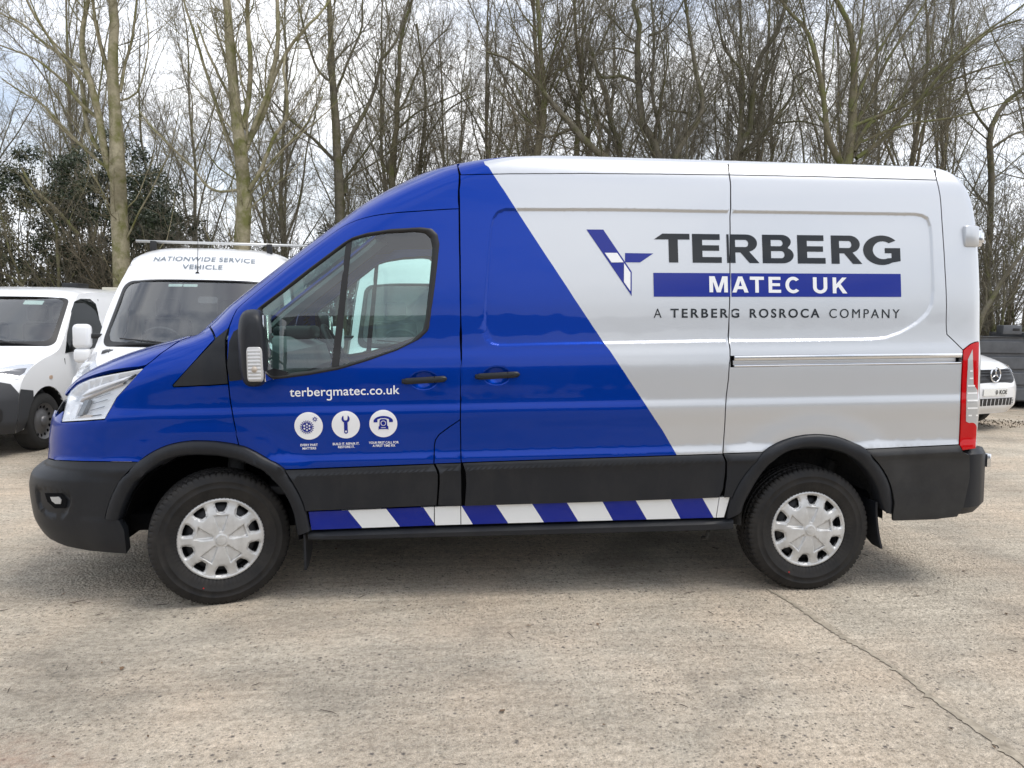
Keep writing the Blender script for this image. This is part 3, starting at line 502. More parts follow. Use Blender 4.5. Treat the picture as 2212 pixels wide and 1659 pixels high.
sg = np.random.default_rng(9)
for (x, y, rx, ry, h, nc, nl, lab) in ((-8.6, 14.2, 1.5, 1.0, 5.2, 140, 26000, 'dark evergreen shrub at the far left above the small white van'), (-6.6, 14.6, 1.5, 1.0, 5.6, 180, 36000, 'tall dark evergreen shrub left of the pale forked tree'), (-5.2, 13.4, 1.1, .8, 4.4, 120, 22000, 'dark evergreen shrub around the foot of the pale forked tree'), (-3.3, 14.8, 1.2, .8, 3.2, 70, 10000, 'low evergreen shrub between the two pale trees'), (-1.3, 14.4, 1.0, .8, 3.6, 80, 9000, 'evergreen shrub just above the windscreen slope of the blue cab'), (13.6, 13.6, 1.6, 1.0, 2.6, 60, 8000, 'evergreen shrub on the bank right of the van tail')):
    shrub('evergreen_shrub', (x, y, float(gz(x, y))), rx, ry, h, nc, nl, sg, LEAF, lab)
C_ = np.stack([sg.uniform(10.5, 18, 5200), sg.uniform(10.3, 14.5, 5200), np.zeros(5200)], 1); C_[:, 2] = gz(C_[:, 0], C_[:, 1])+.03+.10*sg.random(5200)
tag(fast_mesh('ground_ivy', *leaves(C_, sg, .045), IVY, None, smooth=False), 'green ivy and weeds creeping over the bank beyond the grey container', 'ivy', kind='stuff')
# hazel catkins in the dense right-hand trees
P_ = np.stack([sg.uniform(8.6, 16, 2600), sg.uniform(10.2, 13.2, 2600), sg.uniform(2.6, 6.4, 2600)], 1); P2_ = P_-np.array([0, 0, 1])*(.03+.04*sg.random(2600))[:, None]+sg.normal(size=(2600, 3))*.006
CATK = mat('catkin', (.24, .20, .08), .8)
tag(fast_mesh('catkins', *tubes(np.stack([P_, (P_+P2_)/2, P2_], 1), np.broadcast_to(np.array([.003, .0055, .003]), (2600, 3)), 4), CATK, None), 'tiny yellowish catkins hanging among the bare twigs at the right', 'catkins', kind='stuff')

# ------------------------------------------------------------------ parked vans in the background
def cut(name, fmap, loop, m, parent, holes=(), du=.1, dv=.1, lift=0., out=None, edge=0., flip=False):
    """part cut from a parametric skin fmap(u, v); out = rough outward direction to orient the normals"""
    lp = np.asarray(loop, float); hs = [np.asarray(h, float) for h in holes]; lo, hi = lp.min(0), lp.max(0)
    G = np.stack(np.meshgrid(np.arange(lo[0]+du/2, hi[0], du), np.arange(lo[1]+dv/2, hi[1], dv)), -1).reshape(-1, 2)
    if len(G):
        k = inside(G[:, 0], G[:, 1], lp)
        for h in hs: k &= ~inside(G[:, 0], G[:, 1], h)
        G = G[k]
    V2, T = cdt([lp]+hs, (), G if len(G) else None)
    def nrm(q):
        e = 2e-3; n = np.cross(fmap(q[:, 0]+e, q[:, 1])-fmap(q[:, 0]-e, q[:, 1]), fmap(q[:, 0], q[:, 1]+e)-fmap(q[:, 0], q[:, 1]-e)); n /= np.linalg.norm(n, axis=1)[:, None]+1e-12
        return -n if flip else n
    Nn = nrm(V2); P = fmap(V2[:, 0], V2[:, 1])+Nn*lift
    V = [tuple(p) for p in P]; NN = [tuple(n) for n in Nn]; F = [tuple(t[::-1]) if flip else tuple(t) for t in T]
    if edge:
        for h in [lp]+hs:
            A = fmap(h[:, 0], h[:, 1]); n_ = nrm(h); A = A+n_*lift; B = A-n_*edge; o = len(V); k = len(h); t = np.roll(A, -1, 0)-np.roll(A, 1, 0); ou = np.cross(t, n_); ou /= np.linalg.norm(ou, axis=1)[:, None]+1e-9
            V += [tuple(v) for v in A]+[tuple(v) for v in B]; NN += [tuple(v) for v in ou]*2; F += [(o+i, o+k+i, o+k+(i+1) % k, o+(i+1) % k) for i in range(k)]
    return mesh_obj(name, V, F, m, parent, normals=NN)
def rrect(u0, u1, v0, v1, ru, rv, n=6, tu=0.):
    """rounded rectangle; tu narrows the top"""
    out = []
    for cx, cy, a0 in ((u1-ru, v1-rv, 0), (u0+ru, v1-rv, 90), (u0+ru, v0+rv, 180), (u1-ru, v0+rv, 270)):
        for i in range(n+1):
            a = math.radians(a0+90*i/n); x, y = cx+ru*math.cos(a), cy+rv*math.sin(a); c = (u0+u1)/2; out.append((c+(x-c)*(1-tu*(y-v0)/(v1-v0)), y))
    return np.array(out)
VW = mat('white_van_paint', (.80, .81, .82), .35, coat=.8, coat_rough=.05); VDK = mat('bumper_grey_plastic', (.035, .037, .042), .55); VBL = mat('van_black_trim', (.012, .012, .013), .5)
DGL = mat('dark_side_glass', (.008, .011, .012), .02, coat=0.); WSG = thin_glass('windscreen_glass', (.74, .79, .78)); WSG.node_tree.nodes['strength'].inputs[1].default_value = 2.4; SEATM = mat('grey_seat_cloth', (.05, .052, .055), .9); INTG = mat('pale_cab_trim', (.42, .42, .40), .8); DASHM = mat('dash_plastic', (.06, .062, .065), .6)
AMBV = mat('amber_lens', (.5, .35, .25), .3); ALU = mat('aluminium_bar', (.62, .62, .60), .35, metal=.8); LAMPW = mat('lamp_bowl', (.75, .76, .78), .18, metal=.7); LAMPD = mat('lamp_dark_bowl', (.10, .10, .11), .2, metal=.5); LCL = thin_glass('lamp_cover', (.93, .94, .95)); TYR2 = mat('plain_tyre', (.016, .016, .016), .8); STEEL = mat('grey_steel_wheel', (.16, .16, .165), .45, metal=.6)
INKG = mat('grey_lettering', (.16, .19, .22), .5); STK = mat('pale_sticker', (.50, .62, .58), .6); PLW = mat('plate_white', (.78, .78, .74), .5); INK = mat('plate_black', (.01, .01, .01), .5)
class Skin:
    def __init__(s, prof, wid, wrap, pw, kz):
        P = np.array(prof); s.n = len(P); s.d = np.stack([np.arange(s.n), P[:, 0]], 1); s.z = np.stack([np.arange(s.n), P[:, 1]], 1); s.w = np.array(wid); s.k = np.array(wrap); s.p = np.array(pw); s.kz = np.array(kz)
    def I(s, v, a): return pchv(v, a)
    def front(s, u, v):
        u = np.asarray(u, float); v = np.asarray(v, float); iv = np.arange(s.n); d = pchv(v, s.d[:, 1]); z = pchv(v, s.z[:, 1]); w = np.interp(v, iv, s.w); k = np.interp(v, iv, s.k); p = np.interp(v, iv, s.p); kz = np.interp(v, iv, s.kz); a = np.minimum(np.abs(u), 1.02)
        return np.stack([u*w, d+k*a**p, z-kz*a**5], -1)
    def edge(s, v): return s.front(np.ones(np.shape(v)), v)
def pchv(v, Y):
    return pch_(np.asarray(v, float), np.arange(len(Y)), np.asarray(Y, float))
def pch_(z, X, Y):
    h = np.diff(X); d = np.diff(Y)/h; m = np.zeros(len(X)); m[0] = d[0]; m[-1] = d[-1]
    for i in range(1, len(X)-1):
        if d[i-1]*d[i] > 0: m[i] = 2/(1/d[i-1]+1/d[i])
    z = np.clip(z, X[0], X[-1]+0.); k = np.clip(np.searchsorted(X, z, side='right')-1, 0, len(h)-1); t = (z-X[k])/h[k]; hh = h[k]
    return (2*t**3-3*t**2+1)*Y[k]+(t**3-2*t**2+t)*hh*m[k]+(-2*t**3+3*t**2)*Y[k+1]+(t**3-t**2)*hh*m[k+1]
def plain_wheel(parent, loc, r=.335, w=.21, face=1, holes=15):
    """steel wheel, outer face towards face*x"""
    o = mesh_obj('wheel', *lathe([(r*.62, w*.42), (r*.70, w*.5), (r*.9, w*.5), (r*.985, w*.36), (r, w*.2), (r, -w*.2), (r*.985, -w*.36), (r*.9, -w*.5), (r*.62, -w*.42)], 40), TYR2, parent)
    V2, T = cdt([np.array([(r*.63*math.cos(2*math.pi*i/60), r*.63*math.sin(2*math.pi*i/60)) for i in range(60)])]+[np.array([(r*.50*math.cos(2*math.pi*q/holes)+r*.055*math.cos(a)*1.0, r*.50*math.sin(2*math.pi*q/holes)+r*.055*math.sin(a)) for a in np.linspace(6.28, .4, 10)]) for q in range(holes)], (), np.array([(r*f*math.cos(2*math.pi*i/40), r*f*math.sin(2*math.pi*i/40)) for f in (.1, .2, .3, .36, .42, .58) for i in range(40)]))
    rr = np.hypot(V2[:, 0], V2[:, 1])/r; dep = np.interp(rr, [0, .2, .32, .42, .55, .60, .63], [.05, .05, .035, .02, .03, .045, .06])*w/.21
    mesh_obj('rim', [(a, -w*.30-d+.03, b) for (a, b), d in zip(V2, dep)], [tuple(t) for t in T], STEEL, o)
    mesh_obj('hub_cap', *lathe([(.001, -w*.52), (r*.14, -w*.52), (r*.19, -w*.46), (r*.20, -w*.36)], 24), STEEL, o)
    o.location = loc; o.rotation_euler = (0, 0, math.pi/2 if face > 0 else -math.pi/2); return o
def van_body(root, sk, L, side_holes, arches, sill, paint, glass_loop, bonnet_v):
    nv = sk.n-1; fl = np.array([(-1, 0), *[(-1+2*i/24, 0) for i in range(1, 24)], (1, 0), *[(1, v) for v in np.linspace(.2, nv, 60)], *[(1-2*i/24, nv) for i in range(1, 24)], (-1, nv), *[(-1, v) for v in np.linspace(nv-.2, .2, 60)]])
    body = cut('body', sk.front, fl, paint, root, holes=[glass_loop], du=.09, dv=.16, edge=0)
    ev = np.linspace(0, nv, 90); E = sk.edge(ev); zs, ws = E[:, 2], E[:, 0]; o = np.argsort(zs)
    zz, ww = zs[o], ws[o]; zg = np.linspace(zz[0], zz[-1], 40); wg = np.array([np.interp(z, zz, ww) for z in zg]); wg = np.convolve(np.r_[wg[0], wg[0], wg, wg[-1], wg[-1]], np.ones(5)/5, 'valid')
    for side in (1, -1):
        fm = lambda a, b, side=side: np.stack([side*np.interp(b, zg, wg)*np.ones_like(a)-side*.0*a, np.asarray(a, float), np.asarray(b, float)], -1)
        top = [(p[1], p[2]) for p in E]; loop = list(top)+[(L, top[-1][1]-.02), (L, sill)]
        for (cy, cz, r) in arches[::-1]:
            a0 = math.asin(min(1, (sill-cz)/r)) if abs(sill-cz) < r else 0; loop += [(cy+r*math.cos(t), cz+r*math.sin(t)) for t in np.linspace(a0, math.pi-a0, 18)]
        s_ = cut('body_side', fm, clean2(loop), paint, root, du=.16, dv=.09, flip=side < 0, edge=.02)
        for nm, lp, m in side_holes: cut(nm, fm, lp, m, s_, du=.2, dv=.1, lift=.006, flip=side < 0, edge=.012)
        for (cy, cz, r) in arches:
            V = []; 
            for x in (side*.99*ww.max(), side*.55): V += [(x, cy+r*math.cos(t), cz+r*math.sin(t)) for t in np.linspace(-.3, math.pi+.3, 18)]
            mesh_obj('wheel_arch_liner', V, [(i, i+1, 19+i, 18+i) for i in range(17)]+[tuple(range(18, 36))], VBL, root)
    mesh_obj('rear_wall', [(-ww.max()*.97, L, sill), (ww.max()*.97, L, sill), (zw(zg, wg, top[-1][1]), L, top[-1][1]-.02), (-zw(zg, wg, top[-1][1]), L, top[-1][1]-.02)], [(0, 1, 2, 3)], paint, root, smooth=False)
    return body, fm
def zw(zg, wg, z): return float(np.interp(z, zg, wg))
def clean2(p):
    out = []
    for q in p:
        if not out or math.hypot(q[0]-out[-1][0], q[1]-out[-1][1]) > 2e-3: out.append(q)
    return np.array(out)
def cab_inside(root, y0, z0, hw, wheel_x=-.42, depth=1.5, zc=1.75):
    """dash, steering wheel, seats and bulkhead behind the windscreen"""
    bm = bmesh.new(); rbox(bm, -hw, hw, y0-.05, y0+.50, z0-.55, z0-.015, .04); bm_obj('dashboard', bm, DASHM, root, smooth=40)
    M = Matrix.Translation((wheel_x, y0+.62, z0+.02)) @ Matrix.Rotation(math.radians(-58), 4, 'X')
    v, f = tube([tuple(M @ Vector((.2*math.cos(t), .2*math.sin(t), 0))) for t in np.linspace(0, 6.2832, 32)], .016, 7); w = mesh_obj('steering_wheel', v, f, DASHM, root)
    bm = bmesh.new(); rbox(bm, -.19, .19, -.035, .035, -.015, .015, .008, M=M); bm_obj('wheel_spoke', bm, DASHM, w, smooth=40)
    for x0, x1 in ((-.68, -.20), (.02, .70)):
        bm = bmesh.new(); rbox(bm, x0, x1, y0+.95, y0+1.10, z0-.5, z0+.28, .05); st = bm_obj('seat', bm, SEATM, root, smooth=40)
        for c in ([(x0+x1)/2] if x1-x0 < .55 else [x0+.18, x1-.18]): box_obj('headrest', (c-.12, c+.12, y0+.98, y0+1.07, z0+.30, z0+.50), SEATM, st, .03)
    box_obj('bulkhead', (-hw, hw, y0+depth-.02, y0+depth, z0-.6, zc), INTG, root, .005)
    box_obj('cab_floor', (-hw, hw, y0-.1, y0+depth, z0-.75, z0-.70), VBL, root, .005)
def wiper(root, sk, pts, r=.008):
    v, f = tube([tuple(p) for p in np.array([sk.front(a, b) for a, b in pts])+np.array([0, -.03, .02])], r, 5); return mesh_obj('wiper', v, f, VBL, root)
def hi_van(loc, rz, label, lettering):
    r = empty('parked_van', loc, rz, label, 'van')
    prof = [(.06, .28), (0, .45), (0, .72), (.07, .96), (.14, 1.04), (.34, 1.15), (.56, 1.225), (.87, 1.56), (1.18, 1.90), (1.26, 1.995), (1.42, 2.15), (1.78, 2.27), (2.5, 2.325), (4.2, 2.33), (4.95, 2.31)]
    wid = [.93, 1.0, 1.01, 1.005, 1.0, .985, .965, .915, .855, .84, .82, .81, .81, .81, .81]; wrap = [.25, .28, .30, .34, .36, .38, .36, .33, .34, .36, .36, .22, .06, 0, 0]; pw = [3.5, 3.5, 3.5, 3, 3, 2.8, 2.5, 2.4, 2.4, 2.6, 3, 3, 3, 3, 3]; kz = [0, 0, 0, .02, .06, .07, .03, .0, .015, .03, .07, .09, .10, .10, .10]
    sk = Skin(prof, wid, wrap, pw, kz); gl = rrect(-.93, .93, 6.08, 8.0, .12, .35, tu=.02)
    dw = np.array([(1.10, 1.33), (1.42, 1.70), (1.62, 1.86), (1.98, 1.88), (2.0, 1.36), (1.9, 1.30)])
    body, fm = van_body(r, sk, 4.98, [('door_window', dw, DGL)], [(.98, .36, .40), (4.0, .36, .40)], .30, VW, gl, 4)
    band = cut('windscreen_border', sk.front, gl, VBL, body, holes=[rrect(-.885, .885, 6.26, 7.88, .10, .30, tu=.02)], du=.1, dv=.2, lift=.004)
    cut('windscreen', sk.front, rrect(-.895, .895, 6.2, 7.92, .10, .30, tu=.02), WSG, r, du=.15, dv=.2, lift=.0)
    for s_ in (-1, 1):
        q = np.array([(s_*u, v) for u, v in ((.66, 3.3), (.80, 3.0), (.96, 3.3), (.985, 4.2), (.97, 5.4), (.93, 5.75), (.87, 5.0), (.76, 4.1))]); q = q if s_ > 0 else q[::-1]
        h = cut('headlight', sk.front, q, LAMPW, r, du=.05, dv=.2, lift=.006, edge=.012); c = q.mean(0)
        cut('lamp_bowl', sk.front, c+(q-c)*.45+[0, -.25], LAMPD, h, du=.05, dv=.2, lift=.010); cut('lamp_cover', sk.front, c+(q-c)*.97, LCL, h, du=.05, dv=.3, lift=.02)
        b = bmesh.new(); rbox(b, s_*1.10-.085, s_*1.10+.085, .98, 1.10, 1.20, 1.445, .045, 3); rbox(b, s_*1.10-.08, s_*1.10+.08, .985, 1.095, 1.06, 1.205, .04, 3); mi_ = bm_obj('door_mirror', b, VW, r, smooth=50);
        b = bmesh.new(); rbox(b, min(s_*.88, s_*1.04), max(s_*.88, s_*1.04), 1.02, 1.07, 1.30, 1.35, .015); bm_obj('mirror_arm', b, VBL, mi_, smooth=40)
        b = bmesh.new(); rbox(b, min(s_*.88, s_*1.04), max(s_*.88, s_*1.04), 1.02, 1.07, 1.12, 1.16, .015); bm_obj('mirror_arm', b, VBL, mi_, smooth=40)
        plain_wheel(r, (s_*.86, .98, .335), face=s_); plain_wheel(r, (s_*.86, 4.0, .335), face=s_)
        # bonnet shut line
        cut('shut_line', sk.front, np.array([(s_*.70-.004, 3.9), (s_*.70+.004, 3.9), (s_*.80+.004, 5.95), (s_*.80-.004, 5.95)]), VBL, body, du=.2, dv=.2, lift=.003)
        cut('roof_joint', sk.front, np.array([(s_*.88-.005, 8.15), (s_*.88+.005, 8.15), (s_*.86+.005, 12), (s_*.86-.005, 12)]), mat('joint_grey', (.45, .45, .45), .6) if s_ < 0 and 'joint_grey' not in bpy.data.materials else bpy.data.materials['joint_grey'], body, du=.2, dv=.2, lift=.002)
    cut('grille', sk.front, rrect(-.55, .55, 1.5, 2.9, .08, .25), VBL, r, du=.1, dv=.3, lift=.004)
    cut('bumper', sk.front, rrect(-.98, .98, .02, 1.35, .05, .2), VDK, r, du=.1, dv=.3, lift=.012, edge=.02)
    cab_inside(r, .72, 1.22, .84, -.42, 1.5, 1.95)
    w1_ = wiper(r, sk, [(-.10, 6.06), (-.35, 6.2), (-.72, 6.3)]); wiper(r, sk, [(.55, 6.06), (.30, 6.2), (-.05, 6.3)])
    return r, sk, body
PAX = math.radians(6.5)        # the parked row points away from the camera, a touch to the left
def row_at(p, back):           # nose position from a point on the centre line that lies `back` metres behind the nose
    return (p[0]+math.sin(PAX)*back, p[1]-math.cos(PAX)*back, 0)
nv_, nsk, nbody = hi_van(row_at((-1.20, 2.64), .56), PAX, 'white van facing the camera with roof bar and lettering above the windscreen', True)
def skin_text(sk, body, root, txt, u0, u1, v0, v1, m, bold=.012, lift=.004, space=1.05):
    V, T = text_tris(txt, bold, space); lo, hi = V.min(0), V.max(0); q = np.stack([u0+(u1-u0)*(V[:, 0]-lo[0])/(hi[0]-lo[0]), v0+(v1-v0)*(V[:, 1]-lo[1])/(hi[1]-lo[1])], 1)
    e = 2e-3; n = np.cross(sk.front(q[:, 0]+e, q[:, 1])-sk.front(q[:, 0]-e, q[:, 1]), sk.front(q[:, 0], q[:, 1]+e)-sk.front(q[:, 0], q[:, 1]-e)); n /= np.linalg.norm(n, axis=1)[:, None]
    return mesh_obj('lettering', sk.front(q[:, 0], q[:, 1])+n*lift, [tuple(t) for t in T], m, root)
skin_text(nsk, nbody, nbody, 'NATIONWIDE SERVICE', -.62, .62, 9.72, 10.05, INKG, lift=.008)
skin_text(nsk, nbody, nbody, 'VEHICLE', -.24, .24, 9.20, 9.50, INKG, lift=.008)
p_ = nsk.front(np.array(-.05), np.array(8.85)); v, f = tube([tuple(p_), tuple(p_+[0, .02, .02]), tuple(p_+[-.005, .10, .38])], [.022, .006, .002], 8); mesh_obj('aerial', v, f, VBL, nv_)
v, f = tube([(-.80, 1.95, 2.355), (1.02, 1.95, 2.355)], .015, 12); bar_ = mesh_obj('roof_bar', v, f, ALU, nv_)
for x in (-.62, .62): box_obj('bar_mount', (x-.03, x+.03, 1.92, 1.98, 2.20, 2.362), VBL, bar_, .006)
for x0, x1 in ((-.36, -.20), (-.19, -.03)): cut('sticker', nsk.front, rrect(x0, x1, 7.74, 7.84, .01, .02), STK, nv_, du=.2, dv=.3, lift=-.006)
cut('interior_mirror', nsk.front, rrect(-.02, .20, 7.42, 7.60, .03, .05), DASHM, nv_, du=.2, dv=.3, lift=-.08)
v2_, sk2, b2_ = hi_van(row_at((1.27, 2.75), .56), PAX, 'white van facing the camera, seen only through the blue cab windows', False)
# smaller vans
def small_van(loc, rz, label, painted):
    r = empty('parked_van', loc, rz, label, 'van')
    prof = [(.10, .26), (.0, .40), (-.01, .62), (.05, .84), (.13, .95), (.45, 1.07), (.92, 1.17), (1.28, 1.46), (1.66, 1.745), (1.80, 1.80), (2.1, 1.865), (2.6, 1.90), (4.2, 1.905), (4.95, 1.88)]
    wid = [.90, .955, .965, .965, .962, .955, .945, .88, .80, .785, .77, .765, .765, .765]; wrap = [.30, .36, .38, .42, .44, .36, .30, .30, .26, .2, .1, 0, 0, 0]; pw = [3, 3.2, 3.2, 3, 2.8, 2.6, 2.5, 2.4, 2.6, 3, 3, 3, 3, 3]; kz = [0, 0, 0, .01, .05, .06, .05, .01, .01, .02, .06, .07, .08, .08]
    sk = Skin(prof, wid, wrap, pw, kz); gl = rrect(-.95, .95, 6.1, 8.0, .10, .3, tu=.02)
    dw = np.array([(1.36, 1.08), (1.50, 1.32), (1.72, 1.58), (1.86, 1.70), (2.02, 1.735), (2.26, 1.74), (2.36, 1.68), (2.38, 1.20), (2.30, 1.13)])
    body, fm = van_body(r, sk, 5.0, [('door_window', dw, DGL), ('shut_line', np.array([(2.46, .36), (2.468, .36), (2.468, 1.74), (2.46, 1.74)]), VBL), ('shut_line', np.array([(1.40, .40), (1.408, .40), (1.33, 1.02), (1.322, 1.02)]), VBL), ('door_handle', rrect(2.20, 2.38, .985, 1.02, .012, .012), VBL), ('side_indicator', rrect(.98, 1.04, .80, .84, .015, .015), AMBV), ('shut_line', np.array([(3.62, .36), (3.628, .36), (3.628, 1.74), (3.62, 1.74)]), VBL)], [(.92, .34, .385), (4.0, .34, .385)], .28, VW, gl, 4)
    cut('windscreen_border', sk.front, gl, VBL, body, holes=[rrect(-.90, .90, 6.3, 7.9, .08, .25, tu=.02)], du=.1, dv=.2, lift=.004)
    cut('windscreen', sk.front, rrect(-.905, .905, 6.25, 7.93, .08, .25, tu=.02), WSG, r, du=.15, dv=.2)
    for s_ in (-1, 1):
        q = np.array([(s_*u, v) for u, v in ((.56, 3.05), (.80, 2.85), (.97, 3.1), (.998, 3.9), (.99, 4.75), (.90, 4.55), (.70, 3.85))]); q = q if s_ > 0 else q[::-1]; c = q.mean(0)
        h = cut('headlight', sk.front, q, LAMPW, r, du=.05, dv=.1, lift=.006, edge=.012); cut('lamp_bowl', sk.front, c+(q-c)*.5+[s_*.06, .1], LAMPD, h, du=.05, dv=.1, lift=.010); cut('lamp_cover', sk.front, c+(q-c)*.97, LCL, h, du=.05, dv=.2, lift=.018)
        b = bmesh.new(); rbox(b, s_*1.07-.10, s_*1.07+.10, 1.42, 1.56, 1.08, 1.26, .045, 3); mi_ = bm_obj('door_mirror', b, VBL, r, smooth=50); b = bmesh.new(); rbox(b, min(s_*.86, s_*1.0), max(s_*.86, s_*1.0), 1.46, 1.54, 1.10, 1.16, .015); bm_obj('mirror_arm', b, VBL, mi_, smooth=40)
        plain_wheel(r, (s_*.835, .92, .325), r=.328, face=s_); plain_wheel(r, (s_*.835, 4.0, .325), r=.328, face=s_)
    if painted:
        g_ = cut('grille', sk.front, rrect(-.56, .56, 2.35, 3.55, .14, .3, tu=-.12), VBL, r, du=.06, dv=.15, lift=.006, edge=.01)
        for q in range(4): cut('grille_slat', sk.front, rrect(-.50, .50, 2.50+q*.26, 2.62+q*.26, .02, .03), VDK, g_, du=.1, dv=.1, lift=.022, edge=.015)
        c = sk.front(np.array(0.), np.array(2.95))+np.array([0, -.05, 0]);
        v, f = tube([tuple(c+np.array([.105*math.cos(t), 0, .105*math.sin(t)])) for t in np.linspace(0, 6.2832, 40)], .011, 8); bd = mesh_obj('grille_badge', v, f, CHROME_B, r)
        for a in (90, 210, 330): v, f = tube([tuple(c), tuple(c+np.array([.1*math.cos(math.radians(a)), 0, .1*math.sin(math.radians(a))]))], [.018, .004], 6); mesh_obj('badge_spoke', v, f, CHROME_B, bd)
        lg = cut('lower_grille', sk.front, rrect(-.52, .52, .9, 1.45, .10, .12), VBL, r, du=.06, dv=.1, lift=.005)
        for q in range(3): cut('grille_bar', sk.front, rrect(-.50, .50, 1.0+q*.16, 1.05+q*.16, .01, .01), VW, lg, du=.1, dv=.1, lift=.014)
        for q in range(-5, 6): cut('grille_bar', sk.front, rrect(q*.09-.006, q*.09+.006, .93, 1.42, .002, .01), VW, lg, du=.1, dv=.2, lift=.012)
        pl = cut('number_plate', sk.front, rrect(-.27, .27, 1.62, 2.05, .01, .03), PLW, r, du=.1, dv=.1, lift=.02, edge=.01); skin_text(sk, body, pl, '0', -.02, .03, 1.70, 1.97, INK, bold=.02, lift=.026); skin_text(sk, body, pl, 'KOE', .07, .25, 1.70, 1.97, INK, bold=.02, lift=.026)
        for s_ in (-1, 1): cut('fog_lamp', sk.front, np.array([(s_*.80+.055*math.cos(t), 1.25+.12*math.sin(t)) for t in np.linspace(0, 6.1, 16)]), VBL, r, du=.1, dv=.1, lift=.006)
    else:
        lp = np.array([(-1, .02), (1, .02), (1, 2.3), (.93, 2.75), (.80, 2.95), (.60, 2.9), (-.60, 2.9), (-.80, 2.95), (-.93, 2.75), (-1, 2.3)]); lp = np.vstack([np.linspace(lp[i], lp[(i+1) % len(lp)], 8)[:-1] for i in range(len(lp))])
        bp_c = cut('bumper', sk.front, lp, VDK, r, du=.08, dv=.12, lift=.010, edge=.012)
        cut('fog_recess', sk.front, rrect(.66, .90, .95, 1.7, .05, .2), VBL, bp_c, du=.05, dv=.1, lift=.016); cut('grille', sk.front, rrect(-.5, .5, 1.6, 2.8, .08, .2), VBL, r, du=.1, dv=.2, lift=.016)
        E = sk.edge(np.linspace(.02, 2.5, 12))
        for s_ in (-1, 1):
            pts = [(p[1], p[2]) for p in E]; a1 = [(.92+.385*math.cos(t), .34+.385*math.sin(t)) for t in np.linspace(math.pi*.72, math.pi*1.02, 10)]
            lp2 = np.array(pts+[(.64, .70)]+a1[1:]+[(.50, .28)]); zg_ = np.linspace(.2, 1.2, 20); wg_ = np.interp(zg_, sk.edge(np.linspace(0, 5, 40))[:, 2], sk.edge(np.linspace(0, 5, 40))[:, 0])
            cut('bumper_corner', lambda a, b, s_=s_: np.stack([s_*np.interp(b, zg_, wg_)*np.ones_like(a), a, b], -1), clean2(lp2), VDK, bp_c, du=.08, dv=.06, lift=.010, flip=s_ < 0)
        # raised crease along the flank, side rubbing marks
        cut('sticker', sk.front, rrect(.42, .66, 7.60, 7.78, .01, .02), STK, r, du=.2, dv=.3, lift=-.006)
        b = bmesh.new(); rbox(b, .10, .32, 2.9, 3.2, 1.90, 1.97, .01); bm_obj('roof_vent', b, VBL, r, smooth=40); b = bmesh.new(); rbox(b, .30, .72, 3.6, 3.9, 1.89, 1.94, .01); bm_obj('roof_panel', b, mat('cream_plastic', (.55, .52, .42), .6), r, smooth=40)
    cab_inside(r, 1.12, 1.15, .80, -.38, 1.45, 1.70); wiper(r, sk, [(-.05, 6.1), (-.4, 6.25), (-.75, 6.3)]); wiper(r, sk, [(.60, 6.1), (.35, 6.25), (-.02, 6.3)])
    return r, sk
CHROME_B = mat('badge_chrome', (.75, .76, .78), .12, metal=1.0)
small_van((-4.27, 3.28, 0), math.radians(-4), 'small white van with black bumper at the left edge of the yard', False)
small_van((9.12, 5.32, -.01), math.radians(20), 'small white van with dark slatted grille beyond the tail of the blue van', True)

# ------------------------------------------------------------------ grey plastic container, yard litter, shed behind the camera
GPL = add_noise(mat('dark_grey_plastic', (.06, .065, .072), .5), 4, (.08, .086, .095), (.13, .138, .15), detail=6)
cr_ = empty('plastic_container', (11.55, 9.35, -.13), math.radians(-8), 'dark grey ribbed plastic container beside the small white van at the right edge', 'container')
CH = 1.50
secs = []
for z in np.r_[np.repeat(np.linspace(.16, CH-.10, 5), 4)+np.tile([0, .03, .24, .27], 5)]:
    if z > CH: continue
    k_ = int(np.searchsorted(np.linspace(.16, CH-.10, 5), z+1e-6))-1; f_ = (z-np.linspace(.16, CH-.10, 5)[k_]); o_ = .04 if .02 < f_ < .25 else 0.; t_ = .10*(1-z/CH)
    secs.append([(-.2+t_+.0-o_, -o_+t_, z), (3.2-t_+o_, -o_+t_, z), (3.2-t_+o_, 1.2+o_-t_, z), (-.2+t_-o_, 1.2+o_-t_, z)])
V_ = [p for s_ in secs for p in s_]; F_ = [(i*4+j, i*4+(j+1) % 4, i*4+4+(j+1) % 4, i*4+4+j) for i in range(len(secs)-1) for j in range(4)]+[(3, 2, 1, 0), tuple(len(V_)-4+j for j in range(4))]
mesh_obj('tub', V_, F_, GPL, cr_, smooth=False)
lugm = box_obj('lifting_lug', (.62, .98, -.05, .20, CH-.02, CH+.16), GPL, cr_, .02); box_obj('lug_slot', (.80, .93, -.056, -.04, CH+.05, CH+.10), VBL, lugm, .006)
box_obj('rim', (1.05, 3.25, -.06, 1.25, CH-.10, CH+.02), GPL, cr_, .02)
for x in (.05, 1.4, 2.8): box_obj('foot', (x, x+.3, .05, 1.1, 0, .17), GPL, cr_, .02)
